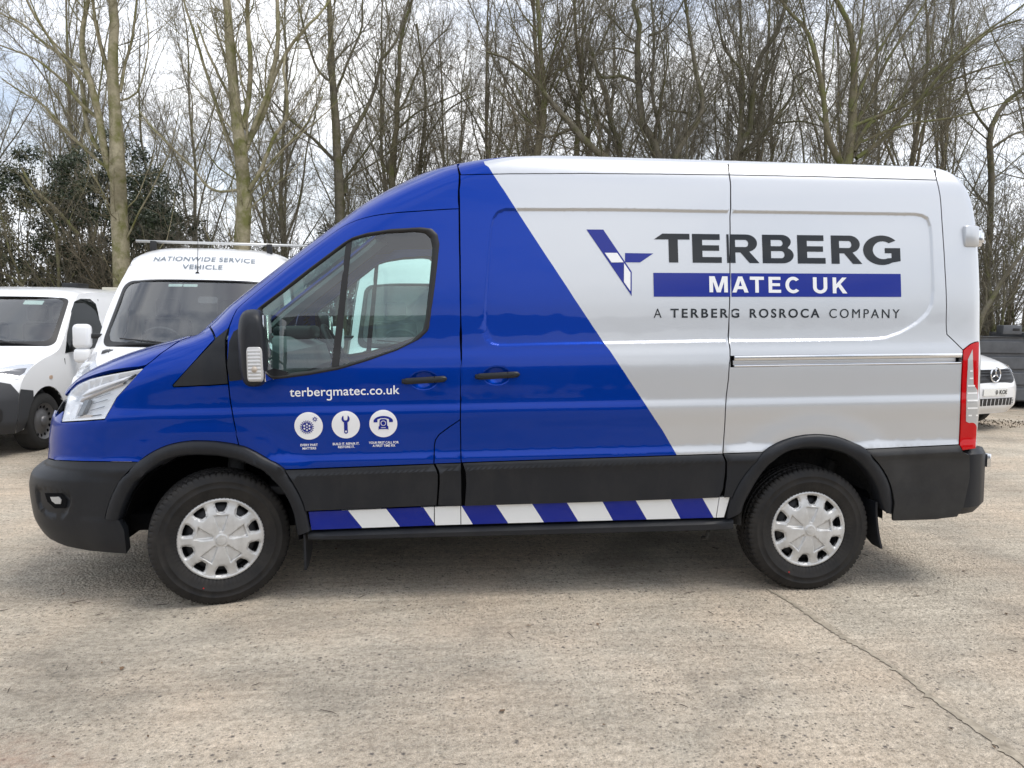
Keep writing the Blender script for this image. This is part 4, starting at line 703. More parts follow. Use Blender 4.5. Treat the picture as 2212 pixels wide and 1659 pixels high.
# litter: leaves and twigs lying on the concrete
lg = np.random.default_rng(31); n = 150
cx = lg.uniform(-2.4, 4.6, n); cy = lg.uniform(-3.4, 1.2, n)-.2; sz = .006+.016*lg.random(n)**2; a = lg.random(n)*6.28
C_ = np.stack([cx, cy, np.full(n, .006)], 1); u_ = np.stack([np.cos(a), np.sin(a), .15*lg.normal(size=n)], 1)*sz[:, None]; w_ = np.stack([-np.sin(a), np.cos(a), .15*lg.normal(size=n)], 1)*sz[:, None]*.55
V_ = np.stack([C_-u_, C_+w_+[0, 0, .003], C_+u_, C_-w_+[0, 0, .002]], 1).reshape(-1, 3); V_[:, 2] = np.maximum(V_[:, 2], .003)
tag(fast_mesh('leaf_scraps', V_, np.arange(n*4).reshape(-1, 4), add_noise(mat('dead_leaf', (.12, .08, .05), .9), 3, (.06, .045, .03), (.22, .13, .07)), None, smooth=False), 'scraps of dead leaf scattered over the concrete', 'leaves', kind='stuff')
n = 46; cx = lg.uniform(-2.2, 4.6, n); cy = lg.uniform(-3.3, .2, n); a = lg.normal(size=n)*.7; L_ = .03+.07*lg.random(n)
P_ = np.stack([np.stack([cx+L_*t*np.cos(a), cy+L_*t*np.sin(a)+.004*np.sin(6*t+cx), np.full(n, .006)], 1) for t in np.linspace(-.5, .5, 4)], 1)
tag(fast_mesh('twig_scraps', *tubes(P_, np.broadcast_to(np.array([.0012, .002, .0018, .001]), (n, 4)), 4), mat('dead_twig', (.07, .055, .045), .9), None), 'short dead twigs lying on the concrete', 'twigs', kind='stuff')
n = 800; cx = 10.3+lg.normal(size=n)*.9; cy = 6.3+lg.normal(size=n)*.35; C_ = np.stack([cx, cy, gz(cx, cy)+.02], 1)
tag(fast_mesh('leaf_drift', *leaves(C_, lg, .016), LITM, None, smooth=False), 'drift of brown leaves on the ground by the small white van at the right', 'leaves', kind='stuff')
# long shed on the far side of the yard, mirrored in the van's flank
SHW = add_noise(mat('grey_cladding', (.16, .17, .17), .6), 2, (.13, .135, .14), (.19, .20, .20)); SHR = mat('shed_roof', (.10, .10, .105), .7); SHD = mat('roller_door', (.07, .075, .09), .5)
sh = empty('workshop_shed', (2, -25, 0), 0, 'long low grey shed mirrored dimly in the van paint and side glass', 'building')
mesh_obj('wall', *boxvf(-30, 30, -8, 0, 0, 3.5), SHW, sh, smooth=False)
mesh_obj('roof', [(-30.4, .4, 3.45), (30.4, .4, 3.45), (30.4, -4, 4.6), (-30.4, -4, 4.6), (-30.4, -8.4, 3.45), (30.4, -8.4, 3.45)], [(0, 1, 2, 3), (3, 2, 5, 4)], SHR, sh, smooth=False)
for x in range(-26, 27, 8): mesh_obj('roller_door', *boxvf(x-1.8, x+1.8, .0, .06, .0, 3.0), SHD, sh, smooth=False)

# ------------------------------------------------------------------ blue and white van: body surface
# one smooth body-side surface P(s, z) in the van's own frame (front axle at x = 0, near side y < 0); every outer panel is cut from it
def pch(z,T):
    # monotone-ish cubic (Catmull with clamped tangents)
    T=np.array(T,float); X,Y=T[:,0],T[:,1]; h=np.diff(X); d=np.diff(Y)/h
    m=np.zeros(len(X)); m[0]=d[0]; m[-1]=d[-1]
    for i in range(1,len(X)-1):
        if d[i-1]*d[i]>0:
            w1=2*h[i]+h[i-1]; w2=h[i]+2*h[i-1]; m[i]=(w1+w2)/(w1/d[i-1]+w2/d[i])
    z=np.clip(np.asarray(z,float),X[0],X[-1]); k=np.clip(np.searchsorted(X,z,side='right')-1,0,len(h)-1)
    t=(z-X[k])/h[k]; hh=h[k]
    return (2*t**3-3*t**2+1)*Y[k]+(t**3-2*t**2+t)*hh*m[k]+(-2*t**3+3*t**2)*Y[k+1]+(t**3-t**2)*hh*m[k+1]
TF=[(.20,-.84),(.24,-.95),(.28,-1.03),(.36,-1.10),(.45,-1.13),(.60,-1.135),(.67,-1.12),(.70,-1.09),(.735,-1.04),(.88,-1.032),(.98,-1.015),(1.06,-.98),(1.13,-.935),(1.19,-.875),(1.25,-.78),(1.31,-.64),(1.37,-.45),(1.42,-.25),(1.45,-.15),(1.6,.035),(1.9,.425),(2.05,.625),(2.19,.80),(2.295,.96),(2.365,1.12),(2.41,1.33),(2.44,1.75),(2.452,2.4)]
TA=[(.2,1.0),(.6,1.1),(1.0,1.05),(1.2,.85),(1.34,.68),(1.45,.55),(1.9,.46),(2.1,.46),(2.2,.5),(2.37,.5),(2.452,.4)]
TN=[(.2,3.2),(.6,3.6),(1.0,3.3),(1.25,3.0),(1.38,3.2),(1.48,4.0),(2.0,4.0),(2.15,3.6),(2.3,2.6),(2.452,2.4)]
TW=[(.20,.93),(.36,.975),(.50,.988),(.70,1.008),(.735,1.019),(.76,1.018),(.80,1.010),(.90,1.013),(1.00,1.020),(1.02,1.019),(1.064,1.012),(1.10,1.011),(1.23,1.008),(1.30,1.001),(1.36,.991),(1.6,.976),(1.9,.945),(2.17,.908),(2.30,.882),(2.36,.858),(2.40,.83),(2.423,.79),(2.439,.73),(2.449,.60),(2.452,.45)]
TR=[(.2,4.30),(.45,4.34),(.7,4.36),(1.2,4.37),(1.8,4.37),(2.0,4.366),(2.17,4.355),(2.28,4.33),(2.36,4.285),(2.41,4.22),(2.434,4.14),(2.446,4.02),(2.452,3.8)]
LF,LS,LR=1.6,4.0,1.1
def sstep(a,b,x):
    t=np.clip((np.asarray(x,float)-a)/(b-a),0,1); return t*t*(3-2*t)
def frame(z):
    F=pch(z,TF);a=pch(z,TA);n=pch(z,TN);W=pch(z,TW);R=pch(z,TR)
    return F,a,n,W,R
RA,RN=.16,4.5
def base(s,z):
    s=np.asarray(s,float);z=np.asarray(z,float)
    F,a,n,W,R=frame(z)
    xs=F+a; xr=R-RA
    th=np.clip(-s/LF,0,1)*np.pi/2
    xf=xs-a*np.sin(th)**(2/n); yf=W*np.maximum(np.cos(th),0)**(2/n)
    xm=xs+(xr-xs)*np.clip(s/LS,0,1)
    tr=np.clip((s-LS)/LR,0,1)*np.pi/2
    xb=xr+RA*np.sin(tr)**(2/RN); yb=W*np.maximum(np.cos(tr),0)**(2/RN)
    x=np.where(s<0,xf,np.where(s>LS,xb,xm)); y=np.where(s<0,yf,np.where(s>LS,yb,W))
    return x,y
AF=(0.0,.38); AR=(3.3,.40)
def sdpoly(px,pz,poly):
    # signed distance (neg inside) to closed polygon
    P=np.asarray(poly,float); d=np.full(px.shape,1e9); ins=np.zeros(px.shape,bool)
    for i in range(len(P)):
        a=P[i];b=P[(i+1)%len(P)]; e=b-a; L=e@e+1e-12
        t=np.clip(((px-a[0])*e[0]+(pz-a[1])*e[1])/L,0,1)
        d=np.minimum(d,np.hypot(px-a[0]-t*e[0],pz-a[1]-t*e[1]))
        c=((a[1]>pz)!=(b[1]>pz)); 
        with np.errstate(divide='ignore',invalid='ignore'):
            xi=a[0]+(pz-a[1])*(b[0]-a[0])/(b[1]-a[1])
        ins^=c&(px<xi)
    return np.where(ins,-d,d)
DET=[]
def flare(x,y,z,s):
    d=0
    for cx,cz,r0,r1 in ((-.015,.37,.53,.68),(3.31,.35,.51,.66)):
        r=np.hypot((x-cx),(z-cz)); d=d+.012*(1-sstep(r0,r1,r))*sstep(1.02,.92,z)
    return d
def sstep2(x): return x*x*(3-2*x)
DET.append(flare)
def detail(x,y,z,s):
    """outward displacement in metres"""
    d=np.zeros(np.broadcast(x,z).shape)
    for f in DET: d=d+f(x,y,z,s)
    return d
def zwarp(x,z):
    return -.020*np.maximum(x-1.2,0)*sstep(1.5,2.3,z)
def point(s,z):
    """van frame (x, y<0 near side, z)"""
    s=np.asarray(s,float);z=np.asarray(z,float)
    x,y=base(s,z)
    if DET:
        e=1e-3
        x1,y1=base(s-e,z);x2,y2=base(s+e,z)
        tx,ty=x2-x1,y2-y1; L=np.hypot(tx,ty)+1e-12
        nx,ny=-ty/L,tx/L
        d=detail(x,y,z,s); x=x+nx*d; y=y+ny*d
    return np.stack([x,-y,np.broadcast_to(z,x.shape)+zwarp(x,z)],-1)

LN = {'hoodlow': [(-0.9405,1.109),(-0.9265,1.137),(-0.9164,1.179),(-0.8415,1.201),(-0.7604,1.221),(-0.705,1.233),(-0.6473,1.244),(-0.5908,1.254),(-0.5335,1.26),(-0.4768,1.266),(-0.4278,1.27),(-0.361,1.274),(-0.3191,1.283),(-0.3355,1.309),(-0.3999,1.341),(-0.4529,1.362),(-0.5334,1.382),(-0.6705,1.403)],
'hl_top': [(-0.8696,1.111),(-0.8756,1.143),(-0.8307,1.175),(-0.7789,1.193),(-0.7113,1.211),(-0.6495,1.221),(-0.5831,1.231),(-0.5252,1.239),(-0.4525,1.249),(-0.3919,1.257),(-0.3466,1.264),(-0.3077,1.271)],
'hl_right': [(-0.3077,1.271),(-0.2917,1.244),(-0.2858,1.218),(-0.2879,1.191),(-0.3057,1.155),(-0.3336,1.118),(-0.3462,1.087),(-0.3587,1.057),(-0.373,1.004)],
'hl_bot': [(-0.373,1.004),(-0.419,1.001),(-0.4694,0.997),(-0.5254,0.993),(-0.591,0.9888),(-0.6683,0.9837),(-0.7655,0.977)],
'hl_left': [(-0.7655,0.977),(-0.7933,1.039),(-0.819,1.071),(-0.8696,1.111)],
'bump_top': [(-0.9865,0.7655),(-0.7999,0.7704),(-0.6974,0.7754),(-0.6178,0.7782),(-0.5507,0.7797),(-0.4921,0.7804),(-0.44,0.7814),(-0.3926,0.7819),(-0.349,0.7822),(-0.3077,0.7826),(-0.2694,0.7828),(-0.2343,0.7829),(-0.2024,0.7826),(-0.1735,0.7819)],
'bump_side': [(-0.1735,0.7819),(-0.2002,0.7505),(-0.2096,0.7159),(-0.1908,0.6754),(-0.1999,0.6341),(-0.2128,0.5961),(-0.2262,0.5593),(-0.2379,0.5233),(-0.2492,0.4875)],
'archf_o1': [(-0.2492,0.4875),(-0.2384,0.5262),(-0.2256,0.5669),(-0.2132,0.5985),(-0.2018,0.6321),(-0.1937,0.6639),(-0.1954,0.6924),(-0.2107,0.7196),(-0.2046,0.7455),(-0.1851,0.7704),(-0.1649,0.7938),(-0.1428,0.8158),(-0.1208,0.835),(-0.0994,0.8517),(-0.0794,0.8653),(-0.0603,0.8753),(-0.0431,0.8821),(-0.0298,0.8866),(-0.0173,0.8885),(-0.0086,0.8872),(-0.002,0.8854),(0.0108,0.8817),(0.0572,0.8741),(0.0969,0.8663),(0.1162,0.8584)],
'archf_o2': [(0.1162,0.8584),(0.1425,0.8518),(0.1686,0.838),(0.1993,0.8192),(0.2329,0.795),(0.2641,0.774),(0.29,0.7618),(0.3392,0.7242),(0.3995,0.6926),(0.439,0.6573),(0.4637,0.6196),(0.4808,0.5815),(0.4952,0.5471),(0.5085,0.5126),(0.5213,0.4733),(0.5325,0.4367),(0.54,0.388)],
'archf_i1': [(-0.1858,0.4756),(-0.1734,0.5134),(-0.1602,0.5509),(-0.1481,0.5863),(-0.1349,0.6254),(-0.1239,0.6596),(-0.1206,0.6919),(-0.131,0.7235),(-0.116,0.751),(-0.0939,0.7741),(-0.0727,0.7919),(-0.0537,0.8026),(-0.0368,0.8083),(-0.0217,0.8105),(-0.0102,0.81),(-0.0031,0.8086),(0.0004,0.8044),(0.0452,0.7944),(0.0861,0.7841),(0.1166,0.7749)],
'archf_i2': [(0.1166,0.7749),(0.1605,0.7537),(0.1939,0.7364),(0.2501,0.7138),(0.3085,0.6876),(0.3484,0.6581),(0.3781,0.6259),(0.4015,0.5881),(0.417,0.5562),(0.4335,0.5209),(0.4481,0.4871),(0.4629,0.4406),(0.4674,0.4017),(0.4691,0.3624)],
'sail_bot': [(0.128,1.181),(0.0943,1.179),(0.0605,1.177),(0.0268,1.175),(0,1.175),(-0.0091,1.173),(-0.0232,1.172),(-0.0412,1.171),(-0.0625,1.17)],
'sail_front': [(-0.0625,1.17),(-0.0672,1.18),(-0.0566,1.206),(-0.0512,1.233),(-0.0493,1.26),(-0.0537,1.286),(-0.0652,1.313),(-0.0886,1.339),(-0.1255,1.366),(-0.1874,1.393),(-0.2677,1.419)],
'sail_top': [(-0.2677,1.419),(-0.3401,1.446),(-0.3479,1.474)],
'seamA': [(-0.3479,1.474),(-0.1557,1.414),(-0.0225,1.361),(0.0218,1.319),(0.081,1.273),(0.1148,1.227),(0.1287,1.181),(0.123,1.143),(0.109,1.104),(0.098,1.072),(0.0926,1.037),(0.0967,1.002),(0.1047,0.9625),(0.1108,0.9228),(0.1131,0.9),(0.104,0.9525),(0.1103,0.9148),(0.1162,0.8584)],
'seamA_up': [(0.2489,2.102),(0.1977,2.099),(0.147,2.096),(0.0959,2.092),(0.0423,2.089),(0.0026,2.086),(-0.0095,2.083),(-0.0332,2.08),(-0.0678,2.077),(-0.1079,2.073),(-0.1771,2.067),(-0.2468,2.06),(-0.3164,2.051),(-0.3832,2.041),(-0.4413,2.028),(-0.4887,2.011),(-0.5174,1.991),(-0.5252,1.966),(-0.5271,1.937),(-0.5295,1.916),(-0.5315,1.893),(-0.5327,1.868),(-0.5328,1.843),(-0.532,1.818),(-0.5295,1.792),(-0.5258,1.766),(-0.5223,1.739),(-0.5198,1.714),(-0.519,1.692),(-0.5202,1.664),(-0.5215,1.643),(-0.5201,1.622),(-0.5158,1.593),(-0.5146,1.568),(-0.4607,1.529),(-0.3479,1.474)],
'cowl': [(-0.2677,1.419),(-0.5096,1.452),(-0.8059,1.48)],
'rubtop_f': [(0.3392,0.7242),(0.3733,0.7243),(0.4075,0.7242),(0.4418,0.724),(0.4762,0.7239),(0.5106,0.7243),(0.545,0.7248),(0.5794,0.7253),(0.614,0.7258),(0.6472,0.7263),(0.6806,0.7268),(0.714,0.7274),(0.7475,0.7279),(0.7811,0.7284),(0.8148,0.729),(0.8485,0.7295),(0.8823,0.73),(0.9162,0.7306),(0.9502,0.7311),(0.9843,0.7316),(1.018,0.7321),(1.053,0.7327),(1.087,0.7332)],
'flap': [(1.087,0.7332),(1.09,0.7908),(1.094,0.8309),(1.102,0.8611),(1.123,0.8909),(1.176,0.9302),(1.206,0.9505),(1.235,0.9708)],
'rubtop_flap': [(1.087,0.7332),(1.122,0.7336),(1.158,0.734),(1.193,0.7344),(1.229,0.7348)],
'Bseam_lo': [(1.235,0.9708),(1.235,0.9345),(1.234,0.8982),(1.233,0.862),(1.23,0.8257),(1.228,0.7898),(1.227,0.7549),(1.229,0.7348)],
'Bseam_mid': [(1.235,0.9708),(1.234,1.006),(1.237,1.041),(1.246,1.076),(1.258,1.111),(1.269,1.147),(1.274,1.182),(1.27,1.217),(1.258,1.252),(1.237,1.287),(1.26,1.251),(1.273,1.214),(1.277,1.178),(1.272,1.141),(1.26,1.105),(1.249,1.068),(1.261,1.105),(1.272,1.142),(1.278,1.179),(1.274,1.216),(1.26,1.253),(1.237,1.29),(1.201,1.327),(1.151,1.363),(1.084,1.4),(1.006,1.437),(0.9571,1.474),(0.9284,1.511),(0.9075,1.547),(0.8854,1.584),(0.8555,1.62),(0.8224,1.657),(0.7872,1.694),(0.7497,1.73),(0.7098,1.767),(0.6676,1.804),(0.6229,1.841),(0.5757,1.877),(0.5259,1.914),(0.4734,1.951),(0.419,1.988),(0.3619,2.026),(0.3048,2.064),(0.2489,2.102)],
'Bseam_hi': [(0.2489,2.102),(0.1463,2.151),(0.0324,2.201),(-0.019,2.244),(-0.1201,2.287)],
'Bseam_top': [(-0.1201,2.287),(-0.5779,2.373)],
'gutter1': [(-0.1201,2.287),(-0.0652,2.289),(-0.0207,2.291),(0.015,2.293),(0.0681,2.295),(0.1215,2.297),(0.1752,2.299),(0.2264,2.301),(0.2778,2.302),(0.3294,2.303),(0.3811,2.305),(0.4331,2.306),(0.4853,2.307),(0.5377,2.308),(0.5902,2.31),(0.643,2.311),(0.696,2.312),(0.7492,2.314),(0.8037,2.315),(0.8584,2.316),(0.9133,2.316),(0.9683,2.317),(1.024,2.318),(1.079,2.319),(1.135,2.32),(1.19,2.32),(1.246,2.321),(1.302,2.322),(1.359,2.323),(1.416,2.324),(1.474,2.324),(1.532,2.325),(1.591,2.326),(1.649,2.326),(1.708,2.327),(1.767,2.328),(1.826,2.328),(1.885,2.329),(1.945,2.33),(2.005,2.331),(2.017,2.331)],
'gutter2': [(2.017,2.331),(2.075,2.331),(2.132,2.332),(2.19,2.332),(2.248,2.332),(2.307,2.333),(2.365,2.333),(2.424,2.334),(2.482,2.334),(2.541,2.334),(2.6,2.335),(2.66,2.335),(2.719,2.336),(2.778,2.336),(2.84,2.336),(2.901,2.336),(2.963,2.336),(3.024,2.336),(3.086,2.336),(3.148,2.336),(3.209,2.336),(3.272,2.336),(3.334,2.336),(3.396,2.336),(3.458,2.336),(3.521,2.336),(3.583,2.336),(3.646,2.336),(3.708,2.336),(3.771,2.336),(3.834,2.336),(3.897,2.336)],
'Rseam_top': [(2.017,2.331),(1.908,2.4)],
'Rseam': [(2.017,2.331),(2.063,2.29),(2.087,2.263),(2.113,2.227),(2.143,2.186),(2.188,2.141),(2.226,2.093),(2.257,2.044),(2.288,1.997),(2.312,1.959),(2.337,1.919),(2.362,1.878),(2.386,1.835),(2.408,1.794),(2.429,1.753),(2.447,1.715),(2.462,1.681),(2.475,1.65),(2.497,1.595),(2.508,1.552),(2.516,1.517),(2.526,1.484),(2.549,1.441),(2.584,1.403),(2.611,1.373),(2.646,1.329),(2.664,1.288),(2.672,1.255),(2.664,1.282),(2.671,1.25),(2.675,1.202),(2.672,1.158),(2.662,1.117),(2.649,1.069),(2.642,1.031),(2.64,0.984),(2.641,0.9349),(2.64,0.8903),(2.637,0.8401),(2.634,0.7944),(2.629,0.7501)],
'rubtop_s': [(1.229,0.7348),(1.231,0.736),(1.266,0.7364),(1.301,0.7367),(1.336,0.7371),(1.371,0.7374),(1.406,0.7378),(1.441,0.7381),(1.476,0.7385),(1.512,0.7388),(1.547,0.7392),(1.583,0.7395),(1.618,0.7399),(1.654,0.7402),(1.689,0.7406),(1.725,0.7409),(1.761,0.7413),(1.796,0.7416),(1.832,0.742),(1.868,0.7423),(1.904,0.7427),(1.94,0.743),(1.976,0.7432),(2.011,0.7435),(2.047,0.7437),(2.083,0.744),(2.119,0.7443),(2.156,0.7445),(2.192,0.7448),(2.228,0.745),(2.264,0.7453),(2.301,0.7456),(2.337,0.7458),(2.373,0.7461),(2.41,0.7464),(2.446,0.7466),(2.483,0.7469),(2.52,0.7472),(2.557,0.7474),(2.593,0.7477),(2.63,0.7479)],
'rubtop_r1': [(2.629,0.7501),(2.668,0.7505),(2.707,0.7512),(2.746,0.752),(2.794,0.7527),(2.844,0.753)],
'archr_o': [(2.716,0.3772),(2.718,0.4331),(2.72,0.4875),(2.728,0.5225),(2.739,0.5564),(2.752,0.5886),(2.776,0.6333),(2.801,0.6752),(2.815,0.7168),(2.844,0.753),(2.882,0.7799),(2.925,0.802),(2.958,0.8157),(2.995,0.8276),(3.031,0.8367),(3.084,0.8445),(3.139,0.846),(3.178,0.8439),(3.218,0.839),(3.257,0.8314),(3.311,0.8128),(3.358,0.7917),(3.393,0.7768),(3.424,0.7565),(3.467,0.717),(3.515,0.6711),(3.547,0.6311),(3.573,0.5922),(3.593,0.5539),(3.61,0.5157),(3.634,0.439),(3.638,0.3719)],
'archr_i': [(2.799,0.4196),(2.805,0.4661),(2.817,0.5007),(2.833,0.5398),(2.851,0.581),(2.872,0.6221),(2.894,0.6603),(2.917,0.6951),(2.936,0.7263),(2.976,0.7497),(3.01,0.7603),(3.048,0.7676),(3.084,0.7719),(3.134,0.7723),(3.183,0.7669),(3.233,0.7577),(3.283,0.7419),(3.338,0.716),(3.395,0.6819),(3.443,0.6395),(3.482,0.5949),(3.509,0.5559),(3.53,0.5182),(3.549,0.4779),(3.564,0.4413),(3.59,0.3928)],
'rubtop_r2': [(3.424,0.7565),(3.462,0.7573),(3.5,0.7579),(3.539,0.7582),(3.579,0.7585),(3.618,0.7589),(3.656,0.7598),(3.695,0.7606),(3.734,0.7615),(3.773,0.7624),(3.813,0.7632),(3.852,0.7641),(3.891,0.765),(3.931,0.7658),(3.97,0.7667)],
'tl_left': [(3.97,0.7667),(3.974,0.8029),(3.973,0.8405),(3.971,0.8781),(3.969,0.9157),(3.966,0.9534),(3.963,0.9997),(3.965,1.045),(3.967,1.091),(3.967,1.136),(3.968,1.185),(3.97,1.234),(3.973,1.282),(3.967,1.245),(3.976,1.308)],
'tl_top': [(3.976,1.308),(4.008,1.34),(4.054,1.351),(4.136,1.353)],
'tl_right': [(4.136,1.353),(4.111,1.305),(4.099,1.256),(4.097,1.208),(4.097,1.165),(4.097,1.123),(4.098,1.081),(4.089,1.039),(4.082,0.9975),(4.094,0.9509),(4.112,0.9038),(4.126,0.8569),(4.133,0.8179),(4.122,0.78),(4.106,0.7424)],
'tl_bot': [(4.106,0.7424),(4.012,0.7387),(3.988,0.7341),(3.97,0.7667)],
'tl_clear': [(4.013,1.309),(4.013,1.269),(4.013,1.229),(4.016,1.188),(4.019,1.148),(4.022,1.108),(4.077,1.079),(4.073,1.037),(4.073,0.9939),(4.09,0.95),(4.116,0.9056),(4.141,0.8612),(4,0.9014),(3.996,0.9397),(3.993,0.9779),(3.991,1.016),(3.994,1.053),(3.995,1.09),(3.995,1.131),(3.996,1.172),(3.997,1.214),(3.998,1.254)],
'pillar': [(3.976,1.308),(3.935,1.35),(3.882,1.397),(3.876,1.427),(3.872,1.466),(3.871,1.51),(3.871,1.556),(3.869,1.601),(3.867,1.644),(3.864,1.69),(3.861,1.736),(3.858,1.782),(3.855,1.829),(3.853,1.877),(3.85,1.926),(3.848,1.974),(3.846,2.021),(3.845,2.064),(3.846,2.116),(3.848,2.165),(3.853,2.209),(3.861,2.246),(3.875,2.298),(3.897,2.336),(4.003,2.402)],
'recess': [(0.6571,2.112),(0.5539,2.11),(0.5265,2.092),(0.5439,2.058),(0.5977,2.009),(0.6567,1.962),(0.7371,1.896),(0.8059,1.834),(0.8778,1.762),(0.938,1.695),(1.006,1.609),(1.047,1.536),(1.142,1.433),(1.233,1.393),(1.302,1.369),(1.363,1.359),(1.407,1.359),(1.463,1.36),(1.542,1.362),(1.59,1.363),(1.643,1.363),(1.702,1.364),(1.768,1.364),(1.842,1.365),(1.925,1.365),(1.973,1.366),(2.027,1.366),(2.087,1.367),(2.149,1.367),(2.215,1.367),(2.281,1.368),(2.346,1.368),(2.409,1.369),(2.469,1.369),(2.524,1.369),(2.572,1.369),(2.612,1.37),(2.691,1.369),(2.767,1.368),(2.811,1.368),(2.866,1.368),(2.93,1.368),(3.001,1.368),(3.075,1.368),(3.15,1.368),(3.224,1.369),(3.293,1.369),(3.356,1.369),(3.41,1.369),(3.452,1.37),(3.52,1.376),(3.6,1.404),(3.649,1.431),(3.698,1.461),(3.759,1.515),(3.785,1.566),(3.792,1.645),(3.789,1.703),(3.784,1.779),(3.779,1.858),(3.775,1.923),(3.77,2.003),(3.764,2.054),(3.744,2.106),(3.698,2.128),(3.639,2.135),(3.591,2.135),(3.533,2.134),(3.467,2.134),(3.394,2.134),(3.314,2.133),(3.23,2.133),(3.141,2.132),(3.05,2.131),(2.956,2.131),(2.862,2.13),(2.768,2.13),(2.675,2.129),(2.584,2.128),(2.497,2.128),(2.413,2.127),(2.335,2.127),(2.263,2.126),(2.198,2.126),(2.092,2.125),(1.997,2.125),(1.911,2.124),(1.83,2.124),(1.755,2.124),(1.683,2.124),(1.613,2.124),(1.543,2.123),(1.471,2.123),(1.397,2.122),(1.321,2.122),(1.246,2.121),(1.172,2.12),(1.099,2.119),(1.026,2.118),(0.9539,2.116),(0.8822,2.115),(0.8106,2.114),(0.7391,2.113),(0.6674,2.112)],
'rail': [(2.664,1.293),(2.701,1.293),(2.738,1.293),(2.775,1.293),(2.812,1.293),(2.849,1.293),(2.886,1.293),(2.923,1.293),(2.96,1.293),(2.997,1.293),(3.035,1.293),(3.072,1.293),(3.11,1.293),(3.147,1.293),(3.185,1.293),(3.222,1.293),(3.26,1.293),(3.298,1.292),(3.335,1.292),(3.372,1.292),(3.409,1.292),(3.446,1.292),(3.484,1.292),(3.521,1.292),(3.558,1.292),(3.596,1.292),(3.633,1.292),(3.671,1.292),(3.708,1.292),(3.746,1.292),(3.784,1.292),(3.822,1.292),(3.859,1.292),(3.897,1.292),(3.935,1.292),(3.973,1.292),(3.965,1.228),(3.928,1.228),(3.891,1.228),(3.854,1.229),(3.817,1.229),(3.78,1.229),(3.743,1.229),(3.707,1.229),(3.67,1.229),(3.633,1.229),(3.596,1.229),(3.56,1.229),(3.523,1.229),(3.487,1.229),(3.45,1.229),(3.414,1.23),(3.378,1.23),(3.341,1.23),(3.305,1.23),(3.268,1.23),(3.231,1.23),(3.194,1.23),(3.157,1.23),(3.12,1.23),(3.083,1.23),(3.046,1.23),(3.009,1.23),(2.972,1.23),(2.935,1.229),(2.899,1.229),(2.862,1.229),(2.825,1.229),(2.789,1.229),(2.752,1.229),(2.716,1.229),(2.68,1.229)],
'win_out': [(-0.2246,1.567),(-0.2093,1.588),(-0.2012,1.609),(-0.1921,1.632),(-0.184,1.655),(-0.1791,1.679),(-0.1751,1.703),(-0.1719,1.728),(-0.1696,1.752),(-0.1681,1.776),(-0.1648,1.8),(-0.1622,1.823),(-0.1602,1.846),(-0.1589,1.87),(-0.1581,1.893),(-0.158,1.917),(-0.1406,1.944),(-0.1044,1.956),(-0.0739,1.967),(-0.0416,1.973),(-0.0185,1.979),(-0.0047,1.986),(0.0058,1.988),(0.0507,1.99),(0.0958,1.993),(0.141,1.995),(0.226,1.988),(0.3111,1.958),(0.3982,1.907),(0.4481,1.867),(0.495,1.828),(0.5389,1.788),(0.5801,1.748),(0.6173,1.709),(0.652,1.67),(0.6842,1.63),(0.7135,1.591),(0.7361,1.542),(0.7593,1.493),(0.8018,1.442),(0.8503,1.401),(0.8527,1.383),(0.8485,1.365),(0.8405,1.347),(0.8223,1.334),(0.8024,1.321),(0.7803,1.308),(0.7566,1.294),(0.7299,1.283),(0.7021,1.272),(0.6732,1.261),(0.643,1.25),(0.6096,1.244),(0.576,1.237),(0.5423,1.231),(0.5085,1.224),(0.4726,1.22),(0.4367,1.215),(0.4007,1.21),(0.3638,1.207),(0.3268,1.204),(0.2855,1.211),(0.2616,1.25),(0.2219,1.288),(0.1761,1.322),(0.1126,1.357),(0.0331,1.391),(-0.0198,1.425),(-0.0716,1.46),(-0.1185,1.494),(-0.1659,1.528),(-0.2167,1.563)],
'win_in': [(-0.1812,1.559),(-0.1627,1.584),(-0.1527,1.61),(-0.1459,1.635),(-0.14,1.659),(-0.1349,1.683),(-0.1306,1.707),(-0.1271,1.731),(-0.1243,1.755),(-0.1215,1.779),(-0.1193,1.802),(-0.1178,1.826),(-0.1168,1.85),(-0.1164,1.874),(-0.1166,1.898),(-0.0945,1.924),(-0.0678,1.936),(-0.0457,1.948),(-0.0216,1.954),(-0.0064,1.96),(0,1.964),(0.0371,1.969),(0.0816,1.971),(0.1264,1.974),(0.1713,1.976),(0.2446,1.97),(0.3032,1.946),(0.3793,1.899),(0.4268,1.861),(0.4715,1.824),(0.5136,1.786),(0.5531,1.749),(0.5909,1.709),(0.6261,1.67),(0.6588,1.63),(0.6886,1.591),(0.7104,1.544),(0.7318,1.497),(0.756,1.454),(0.787,1.422),(0.7877,1.406),(0.7903,1.39),(0.7894,1.374),(0.7739,1.361),(0.7578,1.349),(0.7414,1.336),(0.7236,1.323),(0.7008,1.312),(0.6765,1.3),(0.6513,1.288),(0.6249,1.276),(0.5932,1.27),(0.5612,1.264),(0.5288,1.258),(0.496,1.251),(0.4608,1.247),(0.4255,1.243),(0.3902,1.238),(0.3533,1.244),(0.3162,1.249),(0.244,1.288),(0.1916,1.326),(0.1186,1.364),(0.0212,1.402),(-0.031,1.44),(-0.0759,1.478),(-0.1246,1.516),(-0.1746,1.555)],
